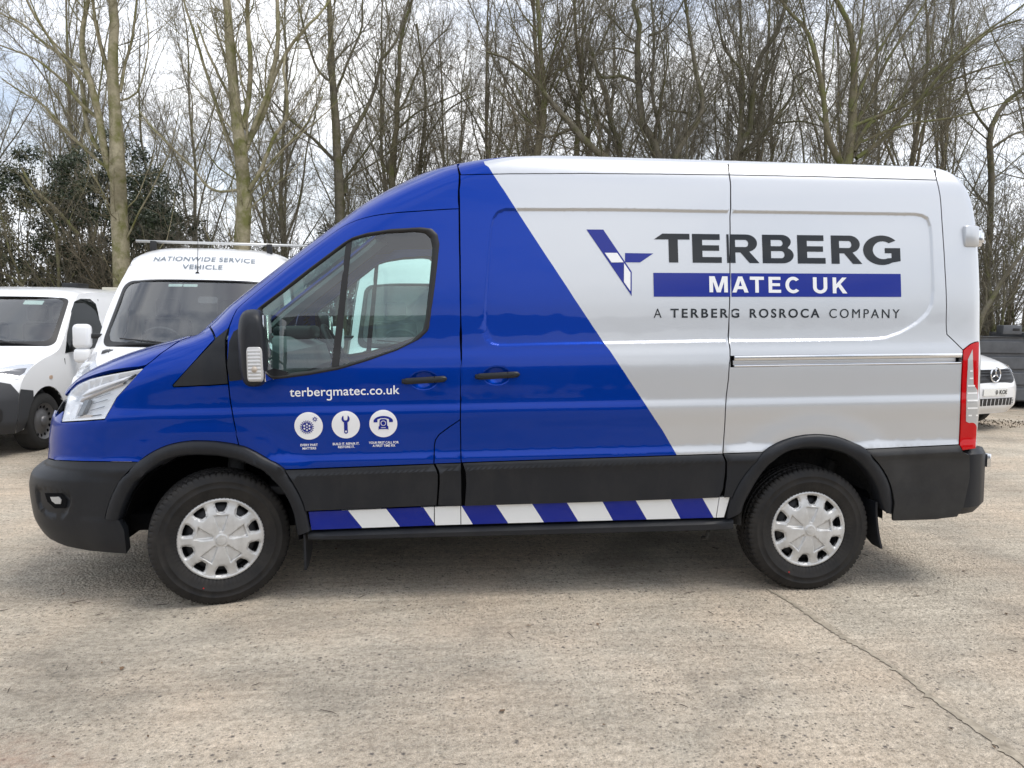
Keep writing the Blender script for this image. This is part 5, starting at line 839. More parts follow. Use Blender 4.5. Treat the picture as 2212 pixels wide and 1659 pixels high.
'divider': [(-0.1443,1.917),(-0.1351,1.937),(-0.0726,1.901),(-0.0306,1.865),(-0.007,1.829),(0.0021,1.793),(0.0464,1.757),(0.088,1.721),(0.1271,1.686),(0.1637,1.65),(0.1978,1.614),(0.2275,1.579),(0.2483,1.543),(0.2691,1.507),(0.2995,1.472),(0.3557,1.436),(0.443,1.4),(0.5184,1.364),(0.5746,1.329),(0.6148,1.293),(0.6408,1.258),(0.6057,1.255),(0.5817,1.29),(0.5441,1.325),(0.4904,1.359),(0.4207,1.394),(0.3359,1.429),(0.2708,1.464),(0.2381,1.499),(0.2166,1.534),(0.1976,1.569),(0.1717,1.604),(0.1392,1.639),(0.1045,1.673),(0.0673,1.708),(0.0278,1.743),(0,1.772),(-0.0121,1.813),(-0.0389,1.848),(-0.0827,1.883),(-0.1457,1.919)],
'handle1': [(0.9786,1.178),(1.016,1.18),(1.053,1.182),(1.091,1.184),(1.128,1.186),(1.166,1.187),(1.203,1.189)],
'handle2': [(1.347,1.198),(1.384,1.2),(1.421,1.201),(1.458,1.203),(1.495,1.204),(1.532,1.206),(1.569,1.208)],
'livery': [(0.088,2.298),(0.1922,2.267),(0.2828,2.236),(0.3653,2.206),(0.4513,2.175),(0.5442,2.144),(0.6287,2.113),(0.6962,2.083),(0.7615,2.052),(0.8271,2.021),(0.8921,1.99),(0.9558,1.959),(1.018,1.928),(1.078,1.897),(1.136,1.866),(1.192,1.835),(1.247,1.804),(1.299,1.773),(1.349,1.742),(1.398,1.711),(1.445,1.68),(1.49,1.649),(1.534,1.617),(1.575,1.587),(1.613,1.555),(1.649,1.523),(1.687,1.492),(1.731,1.46),(1.793,1.429),(1.863,1.397),(1.925,1.365),(1.988,1.329),(2.029,1.299),(2.064,1.269),(2.092,1.239),(2.118,1.209),(2.138,1.179),(2.155,1.148),(2.168,1.118),(2.182,1.085),(2.196,1.053),(2.213,1.021),(2.235,0.9882),(2.257,0.9551),(2.279,0.9218),(2.301,0.8885),(2.321,0.8523),(2.34,0.816),(2.359,0.7804),(2.378,0.7451),(2.428,0.6971),(2.469,0.6497)],
'livery_top': [(0.088,2.298),(-0.0399,2.336),(-0.2632,2.373)],
'bump_low': [(-0.9202,0.3219),(-0.7587,0.3174),(-0.6687,0.3056),(-0.5948,0.3038),(-0.5366,0.2998),(-0.4853,0.2949),(-0.4183,0.2969),(-0.3627,0.2973),(-0.3186,0.2954),(-0.2799,0.2926),(-0.2444,0.2894)],
'bump_corner': [(-0.2492,0.4875),(-0.2163,0.4817),(-0.1858,0.4756),(-0.1712,0.422),(-0.1814,0.3795),(-0.1997,0.3359),(-0.2409,0.2894)],
'fog': [(-0.8227,0.6219),(-0.6984,0.6354),(-0.6208,0.6326),(-0.5556,0.6284),(-0.4988,0.6233),(-0.45,0.6062),(-0.4447,0.5685),(-0.4632,0.5337),(-0.4837,0.4984),(-0.5248,0.4718),(-0.6186,0.4716),(-0.7341,0.486),(-0.8083,0.5223)],
'foglamp': [(-0.6635,0.5881),(-0.5475,0.5947),(-0.5205,0.5732),(-0.5323,0.5421),(-0.5987,0.5386),(-0.6462,0.5586)],
'rubf_r': [(1.087,0.7332),(1.129,0.7061),(1.159,0.6745),(1.168,0.6191),(1.167,0.5811),(1.167,0.5432),(1.168,0.505)],
'rubflap_l': [(1.093,0.7337),(1.141,0.7023),(1.165,0.6743),(1.175,0.6189),(1.173,0.5809),(1.173,0.543),(1.174,0.5048)],
'rubbot_f': [(1.168,0.505),(1.134,0.5045),(1.101,0.504),(1.068,0.5036),(1.035,0.5031),(1.002,0.5026),(0.9688,0.5021),(0.9359,0.5017),(0.9029,0.5012),(0.8701,0.5007),(0.8372,0.5002),(0.8045,0.4998),(0.7715,0.4992),(0.7386,0.4986),(0.7057,0.498),(0.6729,0.4974),(0.6402,0.497),(0.6078,0.4971),(0.5756,0.4975),(0.5435,0.4978),(0.5112,0.4975)],
'rubflap_r': [(1.227,0.7348),(1.264,0.6943),(1.282,0.6548),(1.288,0.6155),(1.289,0.5762),(1.293,0.5368),(1.297,0.4972)],
'rubs_l': [(1.235,0.7346),(1.292,0.6844),(1.311,0.6147),(1.31,0.5774),(1.31,0.54),(1.311,0.5024)],
'rubbot_s': [(1.311,0.4968),(1.345,0.4968),(1.379,0.4967),(1.413,0.4967),(1.448,0.4967),(1.482,0.4967),(1.516,0.4967),(1.55,0.4967),(1.585,0.4967),(1.619,0.4967),(1.654,0.4966),(1.688,0.4966),(1.723,0.4966),(1.757,0.4966),(1.792,0.4966),(1.827,0.4966),(1.861,0.4966),(1.896,0.4966),(1.931,0.4965),(1.966,0.4965),(2.002,0.4967),(2.038,0.4969),(2.075,0.497),(2.111,0.4972),(2.147,0.4974),(2.183,0.4975),(2.22,0.4977),(2.256,0.4979),(2.293,0.498),(2.33,0.4982),(2.366,0.4983),(2.403,0.4985),(2.44,0.4987),(2.477,0.4989),(2.514,0.499),(2.55,0.4992),(2.587,0.4996),(2.623,0.5006),(2.659,0.5018)],
'rubs_r': [(2.625,0.7473),(2.647,0.7174),(2.673,0.6448),(2.672,0.5973),(2.671,0.5496),(2.658,0.5034)],
'rubr_l': [(2.631,0.75),(2.659,0.7097),(2.677,0.6633),(2.683,0.6174),(2.681,0.5792),(2.68,0.541),(2.681,0.5024)],
'rubr_bot': [(2.681,0.5024),(2.721,0.5024)],
'str_top_f': [(0.5229,0.4902),(0.5556,0.4901),(0.5882,0.4895),(0.6209,0.4889),(0.6539,0.4886),(0.6871,0.4889),(0.7204,0.4892),(0.7537,0.4896),(0.7871,0.4899),(0.8205,0.4902),(0.854,0.4905),(0.8876,0.4909),(0.9211,0.4912),(0.9548,0.4915),(0.9885,0.4919),(1.022,0.4922),(1.056,0.4925),(1.09,0.4929),(1.124,0.4932),(1.158,0.4935)],
'str_bot_f': [(0.5427,0.3851),(0.5748,0.3847),(0.6067,0.3839),(0.6387,0.383),(0.671,0.3825),(0.7037,0.3826),(0.7365,0.3828),(0.7693,0.383),(0.8022,0.3831),(0.8351,0.3833),(0.8681,0.3835),(0.9011,0.3836),(0.9341,0.3838),(0.9672,0.384),(1,0.3841),(1.034,0.3843),(1.067,0.3845),(1.1,0.3846),(1.133,0.3848),(1.167,0.385)],
'str_top_p': [(1.158,0.4935),(1.191,0.4936),(1.225,0.4937),(1.259,0.4938),(1.293,0.4939)],
'str_bot_p': [(1.167,0.385),(1.201,0.3848),(1.235,0.3846),(1.269,0.3845),(1.303,0.3843)],
'str_top_s': [(1.293,0.4939),(1.328,0.494),(1.363,0.4941),(1.398,0.4942),(1.433,0.4943),(1.468,0.4944),(1.503,0.4945),(1.538,0.4946),(1.574,0.4947),(1.609,0.4948),(1.645,0.4949),(1.68,0.495),(1.716,0.4951),(1.751,0.4951),(1.787,0.4952),(1.823,0.4953),(1.858,0.4954),(1.894,0.4955),(1.93,0.4956),(1.966,0.4957),(2.001,0.4959),(2.035,0.4961),(2.07,0.4963),(2.104,0.4965),(2.139,0.4967),(2.174,0.4969),(2.208,0.4971),(2.243,0.4973),(2.278,0.4974),(2.313,0.4976),(2.348,0.4978),(2.383,0.498),(2.418,0.4982),(2.454,0.4984),(2.489,0.4986),(2.524,0.4988),(2.559,0.499),(2.594,0.4995),(2.628,0.5006),(2.662,0.5017)],
'str_bot_s': [(1.303,0.3843),(1.338,0.3841),(1.373,0.384),(1.409,0.3838),(1.444,0.3836),(1.479,0.3835),(1.514,0.3833),(1.55,0.3831),(1.585,0.3829),(1.621,0.3828),(1.656,0.3826),(1.692,0.3824),(1.728,0.3823),(1.763,0.3821),(1.799,0.3819),(1.835,0.3817),(1.871,0.3816),(1.907,0.3814),(1.943,0.3812),(1.979,0.381),(2.014,0.3808),(2.05,0.3805),(2.086,0.3803),(2.122,0.3801),(2.157,0.3798),(2.193,0.3796),(2.229,0.3793),(2.265,0.3791),(2.301,0.3788),(2.338,0.3786),(2.374,0.3783),(2.41,0.3781),(2.446,0.3778),(2.483,0.3776),(2.519,0.3773),(2.556,0.3771),(2.592,0.3772),(2.627,0.3781),(2.662,0.379)],
'str_top_r': [(2.662,0.5017),(2.72,0.5022)],
'str_bot_r': [(2.662,0.379),(2.705,0.3806)],
'stripes': [(0.7187,0.4889),(0.8015,0.3806),(0.9115,0.4907),(0.992,0.3821),(1.1,0.4927),(1.177,0.3825),(1.296,0.4941),(1.366,0.3837),(1.474,0.4945),(1.55,0.3835),(1.662,0.4946),(1.738,0.3824),(1.845,0.4957),(1.919,0.3823),(2.032,0.4976),(2.103,0.3831),(2.21,0.4982),(2.285,0.3832),(2.397,0.4985),(2.468,0.3816),(2.571,0.4994),(2.654,0.3725)],
'sill_top': [(0.4677,0.3767),(0.5005,0.3766),(0.5333,0.3764),(0.566,0.376),(0.5983,0.3749),(0.6307,0.3736),(0.6633,0.3727),(0.6964,0.3724),(0.7296,0.3723),(0.7629,0.3721),(0.7962,0.372),(0.8296,0.3719),(0.863,0.3717),(0.8965,0.3716),(0.9301,0.3715),(0.9636,0.3713),(0.9973,0.3712),(1.031,0.371),(1.065,0.3709),(1.099,0.3708),(1.132,0.3706),(1.166,0.3705),(1.2,0.3703),(1.234,0.3702),(1.268,0.3701),(1.302,0.3699),(1.337,0.3698),(1.373,0.3697),(1.408,0.3696),(1.443,0.3695),(1.478,0.3694),(1.514,0.3693),(1.549,0.3692),(1.585,0.3691),(1.62,0.369),(1.656,0.3689),(1.692,0.3688),(1.727,0.3687),(1.763,0.3686),(1.799,0.3685),(1.835,0.3684),(1.871,0.3683),(1.907,0.3682),(1.943,0.3681),(1.979,0.368),(2.015,0.3679),(2.05,0.3678),(2.086,0.3677),(2.122,0.3676),(2.158,0.3675),(2.194,0.3674),(2.23,0.3673),(2.266,0.3672),(2.302,0.3671),(2.338,0.367),(2.374,0.3669),(2.411,0.3668),(2.447,0.3667),(2.483,0.3666),(2.52,0.3665),(2.556,0.3664),(2.592,0.3668),(2.627,0.3678),(2.663,0.3688),(2.698,0.3694),(2.735,0.3693),(2.772,0.3692)],
'sill_bot': [(0.4581,0.327),(0.4916,0.3269),(0.5251,0.3268),(0.5583,0.3262),(0.591,0.325),(0.6237,0.3237),(0.6568,0.3229),(0.6907,0.3227),(0.7247,0.3226),(0.7587,0.3225),(0.7928,0.3224),(0.8269,0.3223),(0.8611,0.3222),(0.8953,0.3222),(0.9296,0.3221),(0.9639,0.322),(0.9983,0.3219),(1.033,0.3218),(1.067,0.3217),(1.102,0.3216),(1.136,0.3215),(1.171,0.3214),(1.206,0.3213),(1.241,0.3212),(1.275,0.3208),(1.31,0.3204),(1.344,0.32),(1.379,0.3197),(1.413,0.3193),(1.448,0.3189),(1.483,0.3185),(1.518,0.3181),(1.553,0.3177),(1.588,0.3173),(1.623,0.3169),(1.658,0.3165),(1.693,0.3161),(1.728,0.3157),(1.763,0.3153),(1.799,0.3149),(1.834,0.3145),(1.869,0.3141),(1.905,0.3137),(1.941,0.3133),(1.976,0.3129),(2.012,0.3124),(2.048,0.312),(2.084,0.3115),(2.12,0.3111),(2.157,0.3106),(2.193,0.3101),(2.229,0.3097),(2.266,0.3092),(2.302,0.3087),(2.339,0.3083),(2.375,0.3078),(2.412,0.3073),(2.449,0.3069),(2.485,0.3064),(2.522,0.3059),(2.559,0.3054),(2.596,0.3055),(2.631,0.3063),(2.667,0.3071),(2.703,0.3073),(2.74,0.3068),(2.778,0.3063)],
'clad_r': [(3.97,0.7667),(3.984,0.7314),(4.013,0.7154),(4.027,0.6683),(4.042,0.6219),(4.061,0.5754),(4.058,0.5326),(4.056,0.4895),(4.055,0.4463),(4.056,0.4029),(4.014,0.3435)],
'clad_bot': [(4.014,0.3435),(3.987,0.3406),(3.947,0.3377),(3.908,0.3348),(3.865,0.3348),(3.823,0.3348),(3.779,0.3354),(3.734,0.337),(3.689,0.3383),(3.647,0.3384)],
'clad_crease': [(3.623,0.5106),(3.664,0.5113),(3.708,0.5112),(3.751,0.5112),(3.792,0.5121),(3.833,0.5133),(3.874,0.5144),(3.915,0.5155),(3.956,0.5167)],
'rbump': [(4.013,0.7154),(4.237,0.715),(4.244,0.6835),(4.244,0.6309),(4.248,0.5805),(4.248,0.5405),(4.248,0.5006),(4.248,0.4586),(4.244,0.4186),(4.244,0.3871),(4.244,0.3661),(4.123,0.3525),(4.014,0.3435),(4.056,0.4029),(4.055,0.4463),(4.056,0.4895),(4.058,0.5326),(4.061,0.5754)],
'ic': [(0.4677,0.9529),(0.6533,0.9554),(0.8422,0.9572),(0.4681,1.027),(0.6535,1.03),(0.8424,1.032)],
'ictxt': [(0.4175,0.8477),(0.5039,0.8475),(0.4256,0.8295),(0.4936,0.8298),(0.5797,0.8496),(0.7136,0.8497),(0.6044,0.833),(0.6879,0.8329),(0.7619,0.8519),(0.9132,0.8515),(0.7789,0.8354),(0.8944,0.8345)],
'logo_blue1': [(1.269,2.001),(1.385,2.002),(1.621,1.869),(1.522,1.87)],
'logo_a': [(1.269,2.001),(1.385,2.002),(1.789,1.763),(1.877,1.627)],
'logo_w1': [(1.526,1.87),(1.608,1.87),(1.695,1.817),(1.617,1.816)],
'logo_w2': [(1.702,1.812),(1.783,1.759),(1.852,1.655),(1.779,1.706)],
'logo_wing': [(1.661,1.87),(1.85,1.869),(1.803,1.817),(1.705,1.817)],
'logo_cut': [(1.695,1.817),(1.703,1.819),(1.789,1.763)],
'terberg': [(1.787,1.95),(1.815,1.985),(2.005,1.986),(1.986,1.818),(2.047,1.817),(2.023,1.986),(2.341,1.818),(2.066,1.985),(2.342,1.817),(2.266,1.988),(2.593,1.818),(2.522,1.988),(2.825,1.817),(2.776,1.987),(3.042,1.814),(3.022,1.987),(3.293,1.812),(3.256,1.991),(3.559,1.805)],
'bar': [(1.927,1.763),(2.05,1.762),(2.173,1.762),(2.296,1.761),(2.42,1.76),(2.545,1.76),(2.67,1.759),(2.795,1.758),(2.921,1.757),(3.048,1.756),(3.175,1.756),(3.302,1.755),(3.43,1.754),(3.559,1.753),(3.571,1.613),(3.448,1.614),(3.325,1.615),(3.203,1.616),(3.082,1.617),(2.961,1.618),(2.84,1.619),(2.72,1.621),(2.601,1.621),(2.482,1.623),(2.363,1.624),(2.245,1.625),(2.127,1.626),(2.01,1.627)],
'matec': [(2.298,1.738),(2.344,1.645),(2.3,1.738),(2.346,1.645),(3.209,1.729),(3.228,1.636),(2.71,1.644),(2.926,1.641),(3.004,1.639)],
'comp': [(2.043,1.557),(2.061,1.506),(3.578,1.542),(3.582,1.491),(3.069,1.546),(3.078,1.498),(2.632,1.552),(2.582,1.502)],
'comp2': [(2.108,1.506),(2.164,1.506)],
'hingecover': [(4.019,2.066),(4.263,2.069),(4.115,1.9),(4.011,1.935)]}
LN = {k: np.array(v) for k, v in LN.items()}
def XZ(name):
    p = LN[name]; x, _ = base(p[:, 0], p[:, 1]); return np.stack([x, p[:, 1]], 1)
_REC = XZ('recess')
def recess(x, y, z, s):
    d = np.zeros(np.shape(x)); k = (x > 1.3) & (x < 4.2) & (z > 1.3) & (z < 2.3) & (s > -.4) & (s < LS)
    if k.any():
        sd_ = sdpoly(x[k], z[k], _REC); d[k] = -.012*(1-sstep(-.015, .001, sd_))
    return d
def pockets(x, y, z, s):
    d = 0
    for cx, cz in ((1.135, 1.184), (1.525, 1.203)):
        r = np.sqrt(((x-cx)/.078)**2 + ((z-cz)/.052)**2); d = d - .024*np.clip(1-r*r, 0, 1)**1.5
    return d
def frontdoor_dish(x, y, z, s):
    # slight dish around the side glass
    return -.006*sstep(1.36, 1.42, z)*sstep(2.16, 2.08, z)*sstep(1.30, 1.22, x)*sstep(.15, .35, x)
DET += [recess, pockets]
def normal(s, z, off=None):
    if off is not None and not callable(off): off = None
    e = 2e-3; f = (lambda a, b: point(a, b)) if off is None else (lambda a, b: lifted(a, b, off))
    n = np.cross(f(s+e, z)-f(s-e, z), f(s, z+e)-f(s, z-e)); return n/(np.linalg.norm(n, axis=-1)[..., None]+1e-12)
def lifted(s, z, off):
    P = point(s, z)
    o = off(P[..., 0], z, s) if callable(off) else off
    return P + normal(s, z)*np.broadcast_to(o, P.shape[:-1])[..., None]
def metric(s, z):
    return np.linalg.norm(point(s+1e-3, z)-point(s-1e-3, z), axis=-1)/2e-3
def clean(poly, eps=2e-4):
    out = []
    for p in poly:
        if not out or np.hypot(p[0]-out[-1][0], p[1]-out[-1][1]) > eps: out.append(tuple(p))
    while len(out) > 2 and np.hypot(out[0][0]-out[-1][0], out[0][1]-out[-1][1]) < eps: out.pop()
    return np.array(out)
def area(p): return .5*np.sum(p[:, 0]*np.roll(p[:, 1], -1)-np.roll(p[:, 0], -1)*p[:, 1])
def inset(poly, g):
    p = clean(poly)
    if area(p) < 0: p = p[::-1]
    k = np.clip(metric(p[:, 0], p[:, 1]), .3, 3)
    q = p.copy(); q[:, 0] *= k
    a = q-np.roll(q, 1, 0); b = np.roll(q, -1, 0)-q
    a[:, 0] = (p-np.roll(p, 1, 0))[:, 0]*k; b[:, 0] = (np.roll(p, -1, 0)-p)[:, 0]*k
    a /= np.linalg.norm(a, axis=1)[:, None]+1e-12; b /= np.linalg.norm(b, axis=1)[:, None]+1e-12
    na = np.stack([-a[:, 1], a[:, 0]], 1); nb = np.stack([-b[:, 1], b[:, 0]], 1)
    m = na+nb; m /= np.linalg.norm(m, axis=1)[:, None]+1e-12
    c = np.clip((m*na).sum(1), .5, 1); d = m/c[:, None]*g
    d[:, 0] /= k
    return clean(p+d)
def panel(name, poly, mats, parent, holes=(), lines=(), off=0., gap=.003, depth=.018, dx=.05, dz=.02, pick=None, extra=None, flange_mat=None, holedepth=None):
    """cut a panel out of the body side: outline, holes and feature lines in (s, z); edges folded inwards"""
    lp = inset(poly, gap) if gap else clean(poly)
    if area(lp) < 0: lp = lp[::-1]
    hs = [clean(h) for h in holes]
    lo, hi = lp.min(0), lp.max(0)
    gs = np.arange(lo[0]+dx*.5, hi[0], dx); gz = np.arange(lo[1]+dz*.5, hi[1], dz)
    G = np.stack(np.meshgrid(gs, gz), -1).reshape(-1, 2)
    cz = [c for c in (.728, .737, .748, .76, .772, .79, .81, .985, 1.0, 1.012, 1.028, 1.046, 1.064, 1.08) if lo[1] < c < hi[1]]
    if cz and dz < .016: G = np.vstack([G[np.min(np.abs(G[:, 1:2]-np.array(cz)[None]), axis=1) > .009]]+[np.stack([np.arange(lo[0]+.01, hi[0], .04), np.full(len(np.arange(lo[0]+.01, hi[0], .04)), c)], 1) for c in cz])
    if extra is not None:
        ex = extra[inside(extra[:, 0], extra[:, 1], lp)]
        if len(ex) and len(ex)*len(G) < 4e6: G = G[np.min(np.hypot((G[:, None, 0]-ex[None, :, 0])*.3, G[:, None, 1]-ex[None, :, 1]), axis=1) > .012]
        G = np.vstack([G, ex])
    if len(G):
        k = inside(G[:, 0], G[:, 1], lp)
        for h in hs: k &= ~inside(G[:, 0], G[:, 1], h)
        G = G[k]
    if len(G):
        d = np.abs(sdpoly(G[:, 0], G[:, 1], lp)); G = G[d > .006]
    V2, T = cdt([lp]+hs, lines, G)
    P = lifted(V2[:, 0], V2[:, 1], off); Nn = normal(V2[:, 0], V2[:, 1], off)
    V = [tuple(p) for p in P]; NN = [tuple(n) for n in Nn]; F = [tuple(t) for t in T]
    mi = [0]*len(F)
    if pick is not None:
        c = V2[T].mean(1); mi = list(np.asarray(pick(c[:, 0], c[:, 1]), int))
    nm = len(mats) if isinstance(mats, (list, tuple)) else 1
    for li, loop in enumerate([lp]+hs):
        dd = depth if li == 0 or holedepth is None else holedepth
        if not dd: continue
        A = lifted(loop[:, 0], loop[:, 1], off); nn = normal(loop[:, 0], loop[:, 1], off); B = A-nn*dd
        cen = A.mean(0); o = len(V); n = len(loop)
        t = np.roll(A, -1, 0)-np.roll(A, 1, 0); out = np.cross(t, nn); out /= np.linalg.norm(out, axis=1)[:, None]+1e-12
        if (area(loop) > 0) == (li > 0): out = -out
        if li > 0 and area(loop) > 0: pass
        V += [tuple(v) for v in A]+[tuple(v) for v in B]; NN += [tuple(v) for v in out]*2
        for i in range(n):
            j = (i+1) % n; F.append((o+i, o+n+i, o+n+j, o+j)); 
            if pick is not None:
                mi.append(int(pick(np.array([loop[i, 0]]), np.array([loop[i, 1]]))[0]))
            else: mi.append(0)
    return mesh_obj(name, V, F, mats, parent, mi=mi, normals=NN)
def decal(name, V2, T, m, parent, off=.0022, maxlen=.03):
    """flat print lying on the body side, V2 in (x, z) body coordinates"""
    bm = bmesh.new(); vs = [bm.verts.new((v[0], 0, v[1])) for v in V2]
    for t in T:
        try: bm.faces.new([vs[i] for i in t])
        except ValueError: pass
    for _ in range(6):
        es = [e for e in bm.edges if e.calc_length() > maxlen]
        if not es: break
        bmesh.ops.subdivide_edges(bm, edges=es, cuts=1); bmesh.ops.triangulate(bm, faces=[f for f in bm.faces if len(f.verts) > 3])
    V = np.array([(v.co.x, v.co.z) for v in bm.verts]); bm.verts.index_update(); F = [[v.index for v in f.verts] for f in bm.faces]; bm.free()
    s, z = s_of(V[:, 0], V[:, 1]); P = lifted(s, z, off); Nn = normal(s, z)
    F = [f if np.cross(P[f[1]]-P[f[0]], P[f[2]]-P[f[0]])[1] < 0 else f[::-1] for f in F]
    return mesh_obj(name, P, F, m, parent, normals=Nn)
def s_of(x, zact):
    """(s, z) of a point of the side given x and real height"""
    x = np.asarray(x, float); z = np.asarray(zact, float).copy()
    for _ in range(4): z = zact-zwarp(x, z)
    F, a, n, W, R = frame(z); xs = F+a; xr = R-RA
    s = (x-xs)/(xr-xs)*LS; k = s < 0
    if k.any(): s[k] = -np.arcsin(np.clip(((xs-x)/a)[k], 0, 1)**(n[k]/2))/(np.pi/2)*LF
    return s, z
def polydecal(name, loops, m, parent, **k):
    V2, T = cdt([np.asarray(l, float) for l in loops]); return decal(name, V2, T, m, parent, **k)
def fit_text(body, p0, p1, height, ref, bold=0., space=1.):
    """lettering whose baseline runs p0 -> p1 (x, z) and whose reference capitals have the given height"""
    V, T = text_tris(body, bold, space); H, _ = text_tris(ref, bold, space)
    lo, hi = V.min(0), V.max(0); h0, h1 = H[:, 1].min(), H[:, 1].max()
    u = (V[:, 0]-lo[0])/(hi[0]-lo[0]); v = (V[:, 1]-h0)/(h1-h0)*height
    p0 = np.array(p0); p1 = np.array(p1); d = p1-p0; L = np.linalg.norm(d); nrm = np.array([-d[1], d[0]])/L
    return p0[None]+u[:, None]*d[None]+v[:, None]*nrm[None], T
def cat(*names):
    """concatenate named lines (prefix - reverses)"""
    out = []
    for n in names:
        if isinstance(n, str): out += [tuple(p) for p in (LN[n[1:]][::-1] if n[0] == '-' else LN[n])]
        else: out.append(tuple(n))
    return np.array(out)
# ------------------------------------------------------------------ materials of the van
BLUE = mat('blue_paint', (.0005, .036, .315), .31, metal=.6, coat=.75, coat_rough=.02, spec=.0)
BLUE.node_tree.nodes['Principled BSDF'].inputs['Coat IOR'].default_value = 1.38
WHITE = mat('silver_white_paint', (.575, .59, .61), .34, metal=.68, coat=1.0, coat_rough=.03, spec=.1)
for _m, _s in ((BLUE, .12), (WHITE, .12)):
    _b = _m.node_tree.nodes['Principled BSDF']; _t = N(_m, 'ShaderNodeTexCoord'); _n = N(_m, 'ShaderNodeTexNoise', Scale=3.5, Detail=2.0); LK(_m, _t.outputs['Object'], _n.inputs['Vector'])
    _p = N(_m, 'ShaderNodeBump', Strength=.09, Distance=.02); LK(_m, _n.outputs['Fac'], _p.inputs['Height']); LK(_m, _p.outputs['Normal'], _b.inputs['Normal']); LK(_m, _p.outputs['Normal'], _b.inputs['Coat Normal'])
PLAST = add_noise(mat('black_plastic', (.012, .013, .016), .42, spec=.3), 900, (.010, .0115, .015), (.015, .017, .021), bump=.25, bscale=1400, bdist=.0006, rrange=(.36, .5))
def dusty(m, col, scale, amount, lo=.45, hi=.75):
    """dried splashes and road dust over a material"""
    b = m.node_tree.nodes['Principled BSDF']; src = b.inputs['Base Color'].links[0].from_socket; t = N(m, 'ShaderNodeTexCoord'); mp_ = N(m, 'ShaderNodeMapping'); mp_.inputs['Scale'].default_value = (1, 1, .45); LK(m, t.outputs['Object'], mp_.inputs['Vector'])
    n = N(m, 'ShaderNodeTexNoise', Scale=scale, Detail=9.0, Roughness=.72); LK(m, mp_.outputs['Vector'], n.inputs['Vector']); q = N(m, 'ShaderNodeMapRange'); q.inputs['From Min'].default_value = lo; q.inputs['From Max'].default_value = hi; q.inputs['To Max'].default_value = amount; LK(m, n.outputs['Fac'], q.inputs['Value'])
    x = N(m, 'ShaderNodeMix', data_type='RGBA'); LK(m, q.outputs['Result'], x.inputs['Factor']); LK(m, src, x.inputs['A']); x.inputs['B'].default_value = (*col, 1); LK(m, x.outputs['Result'], b.inputs['Base Color']); return m
dusty(PLAST, (.085, .08, .072), 4.0, .16)
DIRTPL = add_noise(mat('dusty_black_plastic', (.02, .02, .022), .55), 5.5, (.007, .008, .010), (.026, .026, .026), detail=9, rough=.7, bump=.2, bscale=1200, bdist=.0006)
RUBBER = mat('seal_rubber', (.010, .010, .011), .5)
DARK = mat('dark_cavity', (.006, .006, .007), .9, spec=.1)
LINER = add_noise(mat('arch_liner', (.05, .05, .05), .85), 60, (.018, .018, .018), (.055, .053, .05), bump=.6, bscale=120, bdist=.004)
CHROME = mat('bright_metal', (.75, .76, .78), .16, metal=1.0)
SILVER = mat('reflector_silver', (.74, .75, .77), .25, metal=.15)
GLASS = thin_glass('tinted_window_glass', (.64, .82, .78)); GLASS.node_tree.nodes['strength'].inputs[1].default_value = 1.7
LENS = thin_glass('clear_lens', (.95, .96, .97))
LENS.node_tree.nodes['strength'].inputs[1].default_value = 1.0
REDL = mat('red_lamp_lens', (.50, .0015, .004), .2, coat=.6, coat_rough=.02, spec=.1)
REDL.node_tree.nodes['Principled BSDF'].inputs['Subsurface Weight'].default_value = 0
CLEARL = mat('clear_lamp_plastic', (.45, .45, .44), .15, coat=1.0)
SILP = add_noise(mat('silver_wheel_paint', (.62, .62, .61), .34, metal=.35, coat=.3), 9, (.46, .46, .45), (.68, .68, .67), rrange=(.28, .45))
TYRE = add_noise(mat('tyre_rubber', (.009, .009, .009), .6, spec=.3), 14, (.007, .007, .008), (.024, .022, .020), detail=8, bump=.3, bscale=300, bdist=.001, rrange=(.5, .75))
dusty(TYRE, (.10, .088, .072), 6.0, .16); dusty(SILP, (.20, .18, .16), 14.0, .35, .5, .8)
DEC_W = mat('white_vinyl', (.80, .81, .82), .28, coat=.8, coat_rough=.05)
DEC_B = mat('blue_vinyl', (.0015, .014, .24), .3, coat=.8, coat_rough=.05, spec=0.)
DEC_G = mat('charcoal_vinyl', (.012, .015, .019), .3, coat=.8, coat_rough=.05, spec=0.)
CABIN = add_noise(mat('cabin_plastic', (.14, .145, .15), .6), 30, (.12, .125, .13), (.17, .175, .18))
CABDARK = mat('cabin_dark', (.02, .021, .023), .65)
TRIMG = mat('cabin_light_trim', (.42, .43, .43), .7)

# ------------------------------------------------------------------ blue and white van: panels
RAKE = .0195
VAN = empty('panel_van', (0, 0, 0), label='blue and white panel van with company lettering, parked side-on in front', cat='van')
VAN.rotation_euler = (0, -RAKE, 0)
MIR = []                                       # near-side parts that have a twin on the far side
def twin(o):
    MIR.append(o); return o
def liv(s, z):
    l = LN['livery']; zz = l[::-1, 1]; ss = l[::-1, 0]; lim = np.interp(z, zz, ss)
    t = LN['livery_top']; up = np.interp(z, t[:, 1], t[:, 0], left=9, right=t[-1, 0])
    return np.where(s < np.where(z > t[0, 1], up, lim), 0, 1)
s_cw = float(LN['cowl'][-1, 0]); ZT = 2.446
hoodP = cat((-1.6, 1.10), (-1.3, 1.10), 'hoodlow', (LN['hoodlow'][-1, 0]-.06, 1.43), (-1.0, 1.43), (-1.6, 1.43))
hood = twin(panel('bonnet', hoodP, BLUE, VAN, dx=.04, dz=.012, depth=.02))
